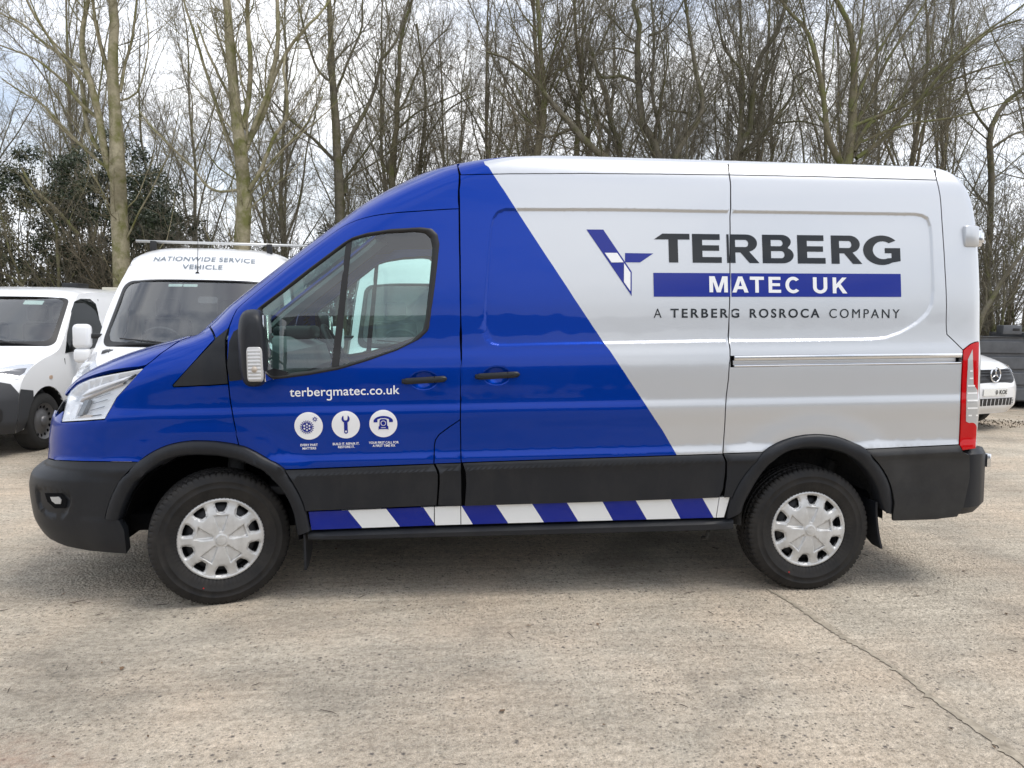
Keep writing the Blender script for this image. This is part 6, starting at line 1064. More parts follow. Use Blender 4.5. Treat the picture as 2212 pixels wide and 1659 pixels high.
# A-pillar, cab roof side and roof front in one pressing
pil_e = [(-1.08, 1.47), (-1.035, 1.60), (-1.02, 1.80), (-1.02, 2.0), (-1.03, 2.10), (-1.07, 2.165), (-1.2, 2.185), (-1.6, 2.19)]
sB = float(LN['Bseam_top'][-1, 0])
cabP = cat(tuple(LN['cowl'][0]), '-sail_top' if False else tuple(LN['sail_top'][-1]), '-seamA_up', 'Bseam_hi', 'Bseam_top', (sB, 2.42), (sB-.05, ZT), (-.8, ZT), (-1.6, ZT), *pil_e[::-1], '-cowl')
cab = twin(panel('cab_roof_side', cabP, BLUE, VAN, dx=.04, dz=.014))
# wing
k = int(np.argmin(np.hypot(LN['seamA'][:, 0]-LN['sail_bot'][0, 0], LN['seamA'][:, 1]-LN['sail_bot'][0, 1])))
ia = int(np.argmin(np.abs(LN['archf_o1'][:, 1]-LN['bump_top'][-1, 1]) + 9*(LN['archf_o1'][:, 0] > -.2)))
hl = cat('hl_top', 'hl_right', 'hl_bot', 'hl_left')
j0 = int(np.argmin(np.abs(LN['hoodlow'][:, 0]-LN['hl_top'][-1, 0])))
wingP = cat((-1.05, .745), (-.98, .757), 'bump_top', *[tuple(p) for p in LN['archf_o1'][ia+1:]], *[tuple(p) for p in LN['seamA'][::-1][1:len(LN['seamA'])-k]], 'sail_bot', 'sail_front', 'cowl', (s_cw-.08, 1.475), (LN['hoodlow'][-1, 0]-.05, 1.435), *[tuple(p) for p in LN['hoodlow'][j0+1:][::-1]], 'hl_right', 'hl_bot', *[tuple(p) for p in LN['hl_left'][:2]], (-.90, 1.0), (-1.05, 1.03))
wing = twin(panel('front_wing', wingP, BLUE, VAN, dx=.035, dz=.014))
sail = twin(panel('mirror_sail_trim', cat('sail_bot', 'sail_front', 'sail_top', *[tuple(p) for p in LN['seamA'][:k+1]]), PLAST, VAN, off=.003, dx=.05, dz=.03))
# front door with its window opening
archd = [tuple(p) for p in LN['archf_o2']]
ib = int(np.argmin(np.hypot(LN['archf_o2'][:, 0]-LN['rubtop_f'][0, 0], LN['archf_o2'][:, 1]-LN['rubtop_f'][0, 1])))
doorP = cat('seamA', *archd[1:ib], 'rubtop_f', 'flap', 'Bseam_mid', 'seamA_up')
flapo = twin(panel('fuel_flap', cat('flap', 'Bseam_lo', '-rubtop_flap'), BLUE, VAN, dz=.0125))
recx = []
for d_ in (.0, -.006, -.012, -.018, .004):
    q_ = inset(LN['recess'], -d_ if d_ < 0 else -.004)
    recx.append(q_ if d_ else clean(LN['recess']))
def dense(p, st=.016):
    p = np.vstack([p, p[:1]]); d = np.r_[0, np.cumsum(np.hypot(*np.diff(p, axis=0).T))]; t = np.arange(0, d[-1], st); return np.stack([np.interp(t, d, p[:, 0]), np.interp(t, d, p[:, 1])], 1)
recx = np.vstack([dense(q) for q in recx])
px_, pz_ = [], []
for cx_, cz_ in ((1.135, 1.184), (1.525, 1.203)):
    for r_ in (.2, .4, .6, .8, .9, 1.0, 1.08):
        for a_ in range(20):
            px_.append(cx_+.078*r_*math.cos(a_*math.pi/10)); pz_.append(cz_+.052*r_*math.sin(a_*math.pi/10))
pock = np.stack(s_of(np.array(px_), np.array(pz_)), 1)
slideP = cat('gutter1', 'Rseam', '-rubtop_s', '-Bseam_lo', 'Bseam_mid', 'Bseam_hi')
liveryL = [LN['livery'][1:-6]]
slide = twin(panel('sliding_door', slideP, [BLUE, WHITE], VAN, lines=[LN['livery']], pick=liv, dx=.06, dz=.0125, extra=np.vstack([recx, pock])))
door = twin(panel('front_door', doorP, BLUE, VAN, holes=[cat('win_out')], dx=.045, dz=.0125, holedepth=.03, extra=pock))
ra0 = int(np.argmin(np.hypot(LN['archr_o'][:, 0]-LN['rubtop_r1'][-1, 0], LN['archr_o'][:, 1]-LN['rubtop_r1'][-1, 1])))
ra1 = int(np.argmin(np.hypot(LN['archr_o'][:, 0]-LN['rubtop_r2'][0, 0], LN['archr_o'][:, 1]-LN['rubtop_r2'][0, 1])))
pi_ = int(np.argmin(np.hypot(LN['pillar'][:, 0]-LN['gutter2'][-1, 0], LN['pillar'][:, 1]-LN['gutter2'][-1, 1])))
quartP = cat('Rseam', 'rubtop_r1', *[tuple(p) for p in LN['archr_o'][ra0+1:ra1]], 'rubtop_r2', 'tl_left', *[tuple(p) for p in LN['pillar'][1:pi_]], '-gutter2')
rail = LN['rail'].copy()
quart = twin(panel('rear_quarter_panel', quartP, WHITE, VAN, holes=[rail], dx=.06, dz=.0125, extra=recx, holedepth=.03))
# roof edge strips
sR = float(LN['Rseam_top'][-1, 0]); sP = float(LN['pillar'][-1, 0])
roofs = twin(panel('roof_side', cat('gutter1', 'Rseam_top', (sR, ZT), (sB+.05, ZT), (sB, 2.42), '-Bseam_top'), [BLUE, WHITE], VAN, lines=[LN['livery_top'], np.array([LN['livery_top'][-1], (LN['livery_top'][-1, 0], ZT)])], pick=liv, dx=.06, dz=.008))
roofr = twin(panel('roof_side', cat('gutter2', *[tuple(p) for p in LN['pillar'][pi_:]], (sP, ZT), (sR, ZT), '-Rseam_top'), WHITE, VAN, dx=.06, dz=.008))
pillP = cat(*[tuple(p) for p in LN['pillar']], (sP, ZT), (LS+.55, ZT), (LS+.55, .90), (LS+.5, .76), 'tl_right' if False else tuple(LN['tl_right'][-1]), '-tl_right', '-tl_top')
pill = twin(panel('rear_corner_pillar', pillP, WHITE, VAN, dx=.02, dz=.02))
rdoor = twin(panel('rear_door', np.array([(LS+.555, .50), (LS+1.098, .50), (LS+1.098, ZT), (LS+.555, ZT)]), WHITE, VAN, dx=.05, dz=.04))
# roof skin and windscreen
def ring(z, n=60):
    s = np.concatenate([np.linspace(-LF, 0, n//2), np.linspace(.05, LS, n//2), np.linspace(LS+.02, LS+LR, n//3)]); return point(s, np.full(s.shape, z))
R_ = ring(ZT); Rm = R_[::-1] * np.array([1, -1, 1]); O_ = np.vstack([R_, Rm[1:-1]])
cx_ = O_[:, 0].mean(); inner = O_.copy(); inner[:, 0] = cx_+(O_[:, 0]-cx_)*.5; inner[:, 1] *= .5; inner[:, 2] += .018
n_ = len(O_); V_ = np.vstack([O_, inner, [(cx_, 0, ZT+.0)]]); V_[-1, 2] = inner[:, 2].mean()+.004
F_ = [(i, (i+1) % n_, n_+(i+1) % n_, n_+i) for i in range(n_)]+[(n_+i, n_+(i+1) % n_, 2*n_) for i in range(n_)]
mesh_obj('roof_skin', V_, F_, WHITE, VAN)
def grid_surface(name, s_fun, zs, m, parent, off, ns=14):
    V = []; F = []
    for z in zs:
        a, b = s_fun(z); ss = np.linspace(a, b, ns); V += list(lifted(ss, np.full(ns, z), off))
    for i in range(len(zs)-1):
        for j in range(ns-1): F.append((i*ns+j, i*ns+j+1, (i+1)*ns+j+1, (i+1)*ns+j))
    return mesh_obj(name, V, F, m, parent)
pe = np.array(pil_e)
wsc = twin(grid_surface('windscreen', lambda z: (-1.5995, float(np.interp(z, pe[:-1, 1], pe[:-1, 0]))+.01), np.linspace(1.47, 2.183, 24), GLASS, VAN, -.012))
cowlp = twin(grid_surface('scuttle_panel', lambda z: (-1.5995, s_cw-.03), np.linspace(1.415, 1.485, 5), PLAST, VAN, -.016))
# grille and bumper
twin(panel('grille', np.array([(-1.6, .745), (-1.055, .745), (-1.055, 1.03), (-1.0, 1.08), (-1.6, 1.09)]), PLAST, VAN, off=-.015, dx=.05, dz=.05))
bl = LN['bump_low']
bumpP = cat((-1.6, .742), (-1.1, .742), 'bump_top', 'bump_side', 'bump_corner', *[tuple(p) for p in bl[::-1]], (-1.0, .315), (-1.6, .30))
fogO = LN['fog']
def bump_off(x, z, s):
    d = .012*np.ones(np.shape(x))
    f = sdpoly(s, z, fogO); d = d-.014*(1-sstep(-.02, .004, f))
    d = d-.010*sstep(.735, .775, z)
    return d+.004*sstep(.50, .46, z)*sstep(-.50, -.30, s)
bump = twin(panel('front_bumper', bumpP, PLAST, VAN, off=bump_off, dx=.03, dz=.012, gap=.002, depth=.05, extra=np.vstack([inset(fogO, .012), inset(fogO, -.004)])))
fc = fogO.mean(0)
fl = LN['foglamp']; flc = fl.mean(0)
fogd = twin(panel('fog_lamp_recess', flc+(fl-flc)*1.55, DARK, bump, off=.003, gap=0, depth=0, dx=.02, dz=.02))
fogl = twin(panel('fog_lamp', flc+(fl-flc)*.72+[.01, .004], CLEARL, bump, off=.008, gap=0, depth=.006, dx=.012, dz=.012))
# headlight: housing, inner reflectors, clear lens
hlo = inset(hl, .004); hc = hlo.mean(0)
house = twin(panel('headlight', hlo, SILVER, VAN, off=lambda x, z, s: -.045*(1-sstep(-.030, -.004, sdpoly(s, z, hlo)))-.004, gap=0, depth=.01, dx=.018, dz=.012, extra=np.vstack([inset(hlo, .01), inset(hlo, .02), inset(hlo, .03)])))
def hlpt(u, v):
    """u along the lamp (0 nose .. 1 rear), v 0 bottom .. 1 top, in (s, z)"""
    b = np.array(LN['hl_bot'][-1])*(1-u)+np.array(LN['hl_bot'][0])*u
    t = np.array(LN['hl_top'][0])*(1-u)+np.array(LN['hl_top'][-1])*u
    return b*(1-v)+t*v
def hlpatch(name, uv, m, off, depth=.02): return twin(panel(name, np.array([hlpt(*p) for p in uv]), m, house, off=off, gap=0, depth=depth, dx=.02, dz=.02))
DRL = mat('lamp_white_plastic', (.85, .86, .88), .25, coat=.5)
AMB = mat('lamp_amber_grey', (.42, .36, .30), .3, coat=.5)
GREYL = mat('lamp_grey', (.20, .21, .22), .25, metal=.6)
hlpatch('daytime_strip', [(.30, .80), (.90, .84), (.96, .92), (.40, .93)], DRL, -.018)
hlpatch('lamp_divider', [(.28, .64), (.90, .72), (.93, .78), (.30, .72)], AMB, -.026)
hlpatch('main_reflector', [(.06, .10), (.26, .10), (.27, .58), (.14, .62)], DRL, -.030)
hlpatch('projector_lamp', [(.34, .20), (.46, .20), (.50, .58), (.40, .60)], GREYL, -.022)
for q in range(4):
    hlpatch('reflector_rib', [(.56, .14+q*.15), (.80, .14+q*.15), (.815, .155+q*.15), (.57, .155+q*.15)], GREYL, -.034, .004)
hlpatch('indicator_reflector', [(.30, .03), (.62, .03), (.66, .16), (.50, .20), (.34, .14)], AMB, -.03)
twin(panel('headlight_lens', hlo, LENS, house, off=.001, gap=.001, depth=0, dx=.03, dz=.02))
# cladding, stripes and sill
def rub_off(ztop, h=.034, o=.019):
    return lambda x, z, s: .003+o*np.clip((np.interp(x, ztop[:, 0], ztop[:, 1])-z)/h, -.2, 1)
def xl(*names):
    p = np.vstack([XZ(n) for n in names]); return p[np.argsort(p[:, 0])]
rt = xl('rubtop_f', 'rubtop_flap', 'rubtop_s', 'rubtop_r1', 'rubtop_r2')
def zl(l): return None
from_x = np.arange(rt[0, 0], rt[-1, 0], .03); rz_ = np.interp(from_x, rt[:, 0], rt[:, 1]); rz_ = np.convolve(np.r_[[rz_[0]]*3, rz_, [rz_[-1]]*3], np.ones(7)/7, 'valid'); rt = np.stack([from_x, rz_], 1)
bev = np.vstack([np.stack(s_of(rt[:, 0], rt[:, 1]-o_), 1) for o_ in (.015, .031, .037)])
arcl = [tuple(p) for p in LN['archf_o2']]
i0 = ib; i1 = int(np.argmin(np.hypot(LN['archf_o2'][:, 0]-LN['rubbot_f'][-1, 0], LN['archf_o2'][:, 1]-LN['rubbot_f'][-1, 1])))
rf = twin(panel('door_cladding', cat('rubtop_f', 'rubf_r', 'rubbot_f', *arcl[i0+1:i1][::-1]), PLAST, VAN, off=rub_off(rt), dx=.06, dz=.03, gap=.002, extra=bev))
twin(panel('flap_cladding', cat(tuple(LN['rubflap_l'][0]), tuple(LN['rubflap_r'][0]), 'rubflap_r', '-rubflap_l'), PLAST, VAN, off=rub_off(rt), dx=.06, dz=.03, gap=.002, extra=bev))
twin(panel('sliding_door_cladding', cat(tuple(LN['rubs_l'][0]), *[tuple(p) for p in LN['rubtop_s'][2:]], 'rubs_r', '-rubbot_s', '-rubs_l'), PLAST, VAN, off=rub_off(rt), dx=.06, dz=.03, gap=.002, extra=bev))
j1 = int(np.argmin(np.hypot(LN['archr_o'][:, 0]-LN['rubr_bot'][-1, 0], LN['archr_o'][:, 1]-LN['rubr_bot'][-1, 1])))
twin(panel('rear_cladding', cat('rubtop_r1', *[tuple(p) for p in LN['archr_o'][j1:ra0][::-1]], '-rubr_bot', '-rubr_l'), PLAST, VAN, off=rub_off(rt), dx=.06, dz=.03, gap=.002, extra=bev))
cc = XZ('clad_crease')
def cladoff(x, z, s):
    a = rub_off(rt)(x, z, s); zc = np.interp(x, cc[:, 0], cc[:, 1])
    return a+.006*sstep(zc+.004, zc-.004, z)*sstep(4.12, 4.05, x)
twin(panel('rear_cladding', cat('rubtop_r2', 'clad_r', 'clad_bot', *[tuple(p) for p in LN['archr_o'][ra1+1:][::-1]]), DIRTPL, VAN, off=cladoff, dx=.04, dz=.02, gap=.002, extra=np.vstack([bev, LN['clad_crease']+[0, .005], LN['clad_crease']-[0, .005]])))
st = LN['stripes']
cuts = np.array([(st[2*i], st[2*i+1]) for i in range(len(st)//2)])           # top, bottom of each colour change
sw = mat('stripe_white', (.78, .80, .80), .3, coat=.8); sb = mat('stripe_blue', (.0012, .014, .24), .3, coat=.8, spec=0.)
def stripe(s, z):
    n = np.zeros(np.shape(s), int)
    for (t, b) in cuts: n += s > b[0]+(t[0]-b[0])*(z-b[1])/(t[1]-b[1])
    return n % 2
ext = [np.array([t+(t-b)*.3, b-(t-b)*.3]) for t, b in cuts]
for nm, tp, bt in (('sill_panel', 'str_top_f', 'str_bot_f'), ('sill_panel', 'str_top_p', 'str_bot_p'), ('sill_panel', 'str_top_s', 'str_bot_s'), ('sill_panel', 'str_top_r', 'str_bot_r')):
    twin(panel(nm, cat(tp, '-'+bt), [sb, sw], VAN, off=.002, lines=ext, pick=stripe, dx=.1, dz=.03, gap=.0022))
# step rail under the sill
def loft(name, secs, m, parent, closed=True, caps=True):
    k = len(secs[0]); V = [p for s_ in secs for p in s_]; F = []
    for i in range(len(secs)-1):
        for j in range(k if closed else k-1): F.append((i*k+j, i*k+(j+1) % k, (i+1)*k+(j+1) % k, (i+1)*k+j))
    if caps: F += [tuple(range(k-1, -1, -1)), tuple((len(secs)-1)*k+j for j in range(k))]
    o = mesh_obj(name, V, F, m, parent); o.data.set_sharp_from_angle(angle=math.radians(35)); return o
secs = []
for x in np.linspace(.50, 2.86, 40):
    e = sstep(.50, .62, x)*sstep(2.86, 2.66, x); zt = .372-.0025*(x-.5); zb = .326-.009*(x-.5)
    secs.append([(x, -.95, zt), (x, -.972, zt), (x, -.984-.004*e, zt-.010), (x, -.986-.016*e, zt-.020), (x, -.984-.016*e, zb+.008), (x, -.97-.010*e, zb), (x, -.90, zb)])
twin(loft('sill_step', secs, PLAST, VAN))
# wheel-arch trims: swept section
def arch_trim(name, o, i, m, lift=.026):
    n = 46
    def rs(p):
        d = np.r_[0, np.cumsum(np.hypot(*np.diff(p, axis=0).T))]; t = np.linspace(0, d[-1], n); return np.stack([np.interp(t, d, p[:, 0]), np.interp(t, d, p[:, 1])], 1)
    o, i = rs(o), rs(i); V = []; prof = [(0, -.004), (.02, .012), (.10, .020), (.45, .026), (.80, .022), (.94, .008), (1.0, -.02), (1.0, -.06)]
    for f, h in prof: q = o*(1-f)+i*f; V.append(lifted(q[:, 0], q[:, 1], h*lift/.026))
    V = np.array(V); k = len(prof); F = [(a*n+b, (a+1)*n+b, (a+1)*n+b+1, a*n+b+1) for a in range(k-1) for b in range(n-1)]
    ob = mesh_obj(name, V.reshape(-1, 3), F, m, VAN); ob.data.set_sharp_from_angle(angle=math.radians(50)); return twin(ob)
arch_trim('wheel_arch_trim', LN['archf_o1'], LN['archf_i1'], PLAST); arch_trim('wheel_arch_trim', LN['archf_o2'], LN['archf_i2'], PLAST)
arch_trim('wheel_arch_trim', LN['archr_o'], LN['archr_i'], PLAST)
# wheel tubs
def tub(cx, cz, r, inner_y, m):
    V = []; n = 28
    for y in (-.985, -.93, -.80, inner_y):
        for j in range(n):
            a = math.pi*(-.02+1.04*j/(n-1)); rr = r if y < -.94 else r+.03; V.append((cx-rr*math.cos(a), y, cz+rr*math.sin(a)))
    F = [(a*n+b, a*n+b+1, (a+1)*n+b+1, (a+1)*n+b) for a in range(3) for b in range(n-1)]
    F.append(tuple(3*n+b for b in range(n)))
    return twin(mesh_obj('wheel_arch_liner', V, F, m, VAN))
tub(-.005, .36, .455, -.52, DARK); tub(3.325, .355, .42, -.58, LINER)
# dark inner shell closes the shut lines
def shell(name, zs, s0, s1, m, skip=None, ns=70):
    ss = np.linspace(s0, s1, ns); S, Z = np.meshgrid(ss, zs); V = lifted(S.ravel(), Z.ravel(), -.030)
    Q = [(i*ns+j, i*ns+j+1, (i+1)*ns+j+1, (i+1)*ns+j) for i in range(len(zs)-1) for j in range(ns-1)]
    c = V[np.array(Q)].mean(1); keep = ~skip(c[:, 0], c[:, 2])
    return twin(mesh_obj(name, V, [q for q, k_ in zip(Q, keep) if k_], m, VAN))
winx = XZ('win_out')
def skip(x, z):
    k = (z < .85) & ((np.hypot(x, z-.36) < .50) | (np.hypot(x-3.31, z-.36) < .48))
    return k | (x < -.40) | (sdpoly(x, z, winx) < .05) | ((z > 1.40) & (x < .20)) | ((z > 1.40) & (x < 1.22) & (z > .75*x+1.50))
shell('inner_body_shell', np.linspace(.36, 2.40, 70), -.9, LS+.1, DARK, skip, ns=140)

# ------------------------------------------------------------------ window, mirror, handles, lamps, rail
wo = LN['win_out']; wi = LN['win_in']
def resample(p, n):
    p = np.vstack([p, p[:1]]); d = np.r_[0, np.cumsum(np.hypot(*np.diff(p, axis=0).T))]; t = np.linspace(0, d[-1], n+1)[:-1]
    return np.stack([np.interp(t, d, p[:, 0]), np.interp(t, d, p[:, 1])], 1)
woc = clean(wo); 
if area(woc) < 0: woc = woc[::-1]
n_ = 160; w0 = resample(woc, n_)
prof = [(-.004, .0), (.001, .007), (.008, .008), (.014, .004), (.019, -.004), (.021, -.012)]
V_ = []
for g, h in prof:
    k_ = metric(w0[:, 0], w0[:, 1]); t_ = np.roll(w0, -2, 0)-np.roll(w0, 2, 0); t_ = t_*np.stack([k_, np.ones(n_)], 1); t_ /= np.linalg.norm(t_, axis=1)[:, None]
    q_ = w0+np.stack([-t_[:, 1]/k_, t_[:, 0]], 1)*g; V_.append(lifted(q_[:, 0], q_[:, 1], h))
V_ = np.array(V_); F_ = [(a*n_+b, a*n_+(b+1) % n_, (a+1)*n_+(b+1) % n_, (a+1)*n_+b) for a in range(len(prof)-1) for b in range(n_)]
seal = mesh_obj('window_seal', V_.reshape(-1, 3), F_, RUBBER, door); MIR_SUB = {door.name: [seal]}
pane = panel('window_pane', inset(woc, .016), GLASS, door, off=-.010, gap=0, depth=0, dx=.05, dz=.04)
dv = LN['divider']; m0 = dv.mean(0); dvc = np.array([dv[0], dv[1], dv[-2], dv[-1]])
divo = panel('window_divider', LN['divider'], RUBBER, door, off=-.004, gap=0, depth=.012, dx=.02, dz=.05)
dsail = panel('mirror_base_trim', inv_poly if False else np.stack(s_of(*np.array([(.128, 1.40), (.150, 1.452), (.215, 1.49), (.30, 1.52), (.315, 1.29), (.335, 1.265), (.43, 1.238), (.42, 1.222), (.25, 1.207), (.128, 1.195), (.118, 1.28)]).T), 1), PLAST, door, off=.005, gap=0, depth=.012, dx=.03, dz=.03)
# mirror head
def squircle_loft(name, rings, m, parent, n=28):
    V = []; F = []
    for (cx, cy, cz, ax, az, e, ry) in rings:
        for j in range(n):
            t = 2*math.pi*j/n; c, s_ = math.cos(t), math.sin(t)
            V.append((cx+ax*math.copysign(abs(c)**(2/e), c), cy+ry*c, cz+az*math.copysign(abs(s_)**(2/e), s_)))
    for i in range(len(rings)-1):
        for j in range(n): F.append((i*n+j, i*n+(j+1) % n, (i+1)*n+(j+1) % n, (i+1)*n+j))
    F += [tuple(range(n-1, -1, -1)), tuple((len(rings)-1)*n+j for j in range(n))]
    o = mesh_obj(name, V, F, m, parent); o.data.set_sharp_from_angle(angle=math.radians(55)); return o
MZ, MH = 1.372, .195
mx0 = .295
mirr = squircle_loft('door_mirror', [(mx0-.035, -1.05, MZ, .05, MH*.80, 3, 0), (mx0-.02, -1.08, MZ, .062, MH*.96, 3, 0), (mx0-.005, -1.14, MZ, .072, MH, 3.2, 0), (mx0+.005, -1.22, MZ, .070, MH*.98, 3.2, 0), (mx0+.012, -1.258, MZ-.006, .061, MH*.93, 3.2, 0), (mx0+.018, -1.278, MZ-.012, .050, MH*.84, 3.2, 0), (mx0+.022, -1.287, MZ-.02, .036, MH*.72, 3, 0)], PLAST, VAN)
box_m = bmesh.new(); rbox(box_m, mx0+.064, mx0+.070, -1.255, -1.075, MZ-.05, MZ+MH-.03, .004); rbox(box_m, mx0+.064, mx0+.070, -1.255, -1.075, MZ-MH+.03, MZ-.062, .004)
bm_obj('mirror_glass', box_m, mat('mirror_silver', (.9, .9, .9), .01, metal=1.0), mirr, smooth=40)
for a_ in ((mx0-.10, mx0+.01, -1.10, -1.0, MZ-.15, MZ-.07), (mx0-.09, mx0+.005, -1.10, -.99, MZ+.03, MZ+.09)): box_obj('mirror_arm', a_, PLAST, mirr, .02)
ind = squircle_loft('indicator_lens', [(mx0+.026, -1.275, MZ-.075, .040, .088, 7, 0), (mx0+.026, -1.290, MZ-.075, .036, .084, 7, 0), (mx0+.026, -1.2935, MZ-.075, .030, .078, 7, 0)], CLEARL, mirr)
bmx = bmesh.new()
for q in range(9): rbox(bmx, mx0-.004, mx0+.056, -1.2955, -1.2925, MZ-.148+q*.017, MZ-.140+q*.017, .001, 1)
bm_obj('indicator_ribs', bmx, SILVER, ind)
bmx = bmesh.new(); bmesh.ops.create_uvsphere(bmx, u_segments=14, v_segments=8, radius=.016, matrix=Matrix.Translation((mx0+.026, -1.290, MZ-.10)))
bm_obj('indicator_bulb', bmx, AMB, ind, smooth=60)
# door handles
def handle(p0, p1, parent):
    p0 = np.array(p0); p1 = np.array(p1); secs = []
    for t in np.linspace(0, 1, 22):
        c = p0*(1-t)+p1*t; e = min(1, math.sqrt(max(0, 1-abs(2*t-1)**14))); h = .0172*max(e, .25); y = -c[1]*0
        yo = -1.0095-.026-.008*(1-(2*t-1)**2); d = .012
        secs.append([(c[0], yo+d, c[1]+h), (c[0], yo+.002, c[1]+h*.95), (c[0], yo-.004, c[1]+h*.45), (c[0], yo-.004, c[1]-h*.45), (c[0], yo+.002, c[1]-h*.95), (c[0], yo+d, c[1]-h)])
    o = loft('door_handle', secs, PLAST, parent)
    for t in (.06, .90):
        c = p0*(1-t)+p1*t; box_obj('handle_mount', (c[0]-.018, c[0]+.018, -1.03, -.995, c[1]-.012, c[1]+.012), PLAST, o, .004)
    c = p0*.28+p1*.72; box_obj('lock_joint', (c[0]-.0012, c[0]+.0012, -1.0455, -1.03, c[1]-.0175, c[1]+.0175), DARK, o, 0)
    return o
handle((1.022, 1.181), (1.258, 1.192), door); handle((1.412, 1.200), (1.648, 1.210), slide)
# sliding rail
rp = XZ('rail'); xr0, xr1 = rp[:, 0].min(), rp[:, 0].max()
railo = mesh_obj('rail_channel', *merge([boxvf(xr0-.01, xr1+.01, -.975, -.965, 1.22, 1.30)]), DARK, quart, smooth=False)
for nm, z0, z1, y0 in (('rail_lip', 1.266, 1.292, -1.008), ('rail_track', 1.240, 1.266, -.988), ('rail_lip', 1.230, 1.240, -1.008)):
    box_obj(nm, (xr0+.022, xr1-.004 if nm == 'rail_lip' else xr1-.03, y0, -.970, z0, z1), CHROME if nm == 'rail_lip' else WHITE, railo, .003)
# tail lamp
tlP = cat('tl_left', 'tl_top', 'tl_right', 'tl_bot')
tl = twin(panel('tail_lamp', tlP, REDL, VAN, off=.006, dx=.02, dz=.03, depth=.03, gap=.002))
tlc = twin(panel('clear_lens', LN['tl_clear'], CLEARL, tl, off=.0085, gap=0, depth=.004, dx=.02, dz=.03))
tp = LN['tl_clear']; z0, z1 = tp[:, 1].min(), tp[:, 1].max()
for q in range(9):
    zq = z0+.07+(z1-z0-.09)*q/8.5
    c_ = tp.mean(0); w = .5*(tp[:, 0].max()-tp[:, 0].min())*.8
    hit_ = [s for s in np.linspace(c_[0]-.2, c_[0]+.2, 200) if inside(np.array([s]), np.array([zq]), tp)[0]]
    if len(hit_) < 8: continue
    a_, b_ = min(hit_)+.004, max(hit_)-.004
    if b_-a_ < .01: continue
    twin(panel('lens_rib', np.array([(a_, zq), (b_, zq), (b_, zq+.009), (a_, zq+.009)]), mat('lens_rib', (.86, .86, .85), .12, coat=1.0) if q == 0 else bpy.data.materials['lens_rib'], tl, off=.010, gap=0, depth=.003, dx=.02, dz=.02))
# rear bumper
def rb_sec(x, w0, zt, zb, yo): return [(x, -.0, zt), (x, -yo+.03, zt), (x, -yo, zt-.03), (x, -yo, zb+.05), (x, -yo+.05, zb), (x, 0, zb)]
secs = [rb_sec(4.20, 0, .735, .34, .985), rb_sec(4.26, 0, .735, .345, 1.0), rb_sec(4.33, 0, .733, .35, .985), rb_sec(4.40, 0, .73, .36, .93), rb_sec(4.43, 0, .72, .37, .86)]
twin(loft('rear_bumper', secs, PLAST, VAN))
box_obj('bumper_latch', (4.42, 4.447, -.92, -.85, .61, .69), CHROME, VAN, .006)
# rear door hinge with painted cover
hv = point(*LN['hingecover'].T)
bmx = bmesh.new(); rbox(bmx, 4.205, 4.295, -.956, -.86, 1.89, 2.015, .018); bm_obj('hinge_cover', bmx, WHITE, VAN, smooth=40)
bmx = bmesh.new(); rbox(bmx, 4.33, 4.392, -.84, -.76, 1.905, 2.0, .006); rbox(bmx, 4.36, 4.396, -.85, -.83, 1.925, 1.985, .004); bm_obj('door_hinge', bmx, CHROME, VAN, smooth=40)
# ------------------------------------------------------------------ wheels
RT = .352
def tyre_mesh():
    W = .1125; pr = []
    # (radius, across) from inner bead over the tread to outer bead
    side = [(.214, -.088), (.222, -.098), (.245, -.108), (.268, -.1120), (.270, -.1135), (.275, -.1135), (.277, -.1122), (.300, -.1120), (.302, -.1134), (.306, -.1132), (.308, -.1118), (.328, -.107), (.340, -.100)]
    tread = [(.3475, -.092), (.3495, -.078), (.3505, -.066), (.3508, -.060), (.3515, -.040), (.3518, -.022), (.352, -.016), (.352, .016), (.3518, .022), (.3515, .040), (.3508, .060), (.3505, .066), (.3495, .078), (.3475, .092)]
    # four circumferential grooves
    T = []
    for (r, a) in tread: T.append((r, a))
    g = []
    for a in np.linspace(-.092, .092, 47):
        r = np.interp(a, [t[1] for t in tread], [t[0] for t in tread])
        if min(abs(abs(a)-.018), abs(abs(a)-.058)) < .005: r -= .008
        g.append((r, a))
    pr = side+g+[(r, -a) for r, a in side[::-1]]
    npitch = 72; sub = 5; n = npitch*sub; m = len(pr); V = np.zeros((n, m, 3))
    for j in range(n):
        t = 2*math.pi*j/n; ph = (j % sub)
        for i, (r, a) in enumerate(pr):
            rr = r
            if .064 < abs(a) < .105 and ph == 0: rr = r-.007
            if .022 < abs(a) < .054 and ph == 2: rr = r-.005
            if .24 < r < .335 and abs(a) > .1: rr = r
            V[j, i] = (rr*math.cos(t), a, rr*math.sin(t))
    F = []
    for j in range(n):
        for i in range(m-1): F.append((j*m+i, ((j+1) % n)*m+i, ((j+1) % n)*m+i+1, j*m+i+1))
    return V.reshape(-1, 3), F
TV, TFc = tyre_mesh()
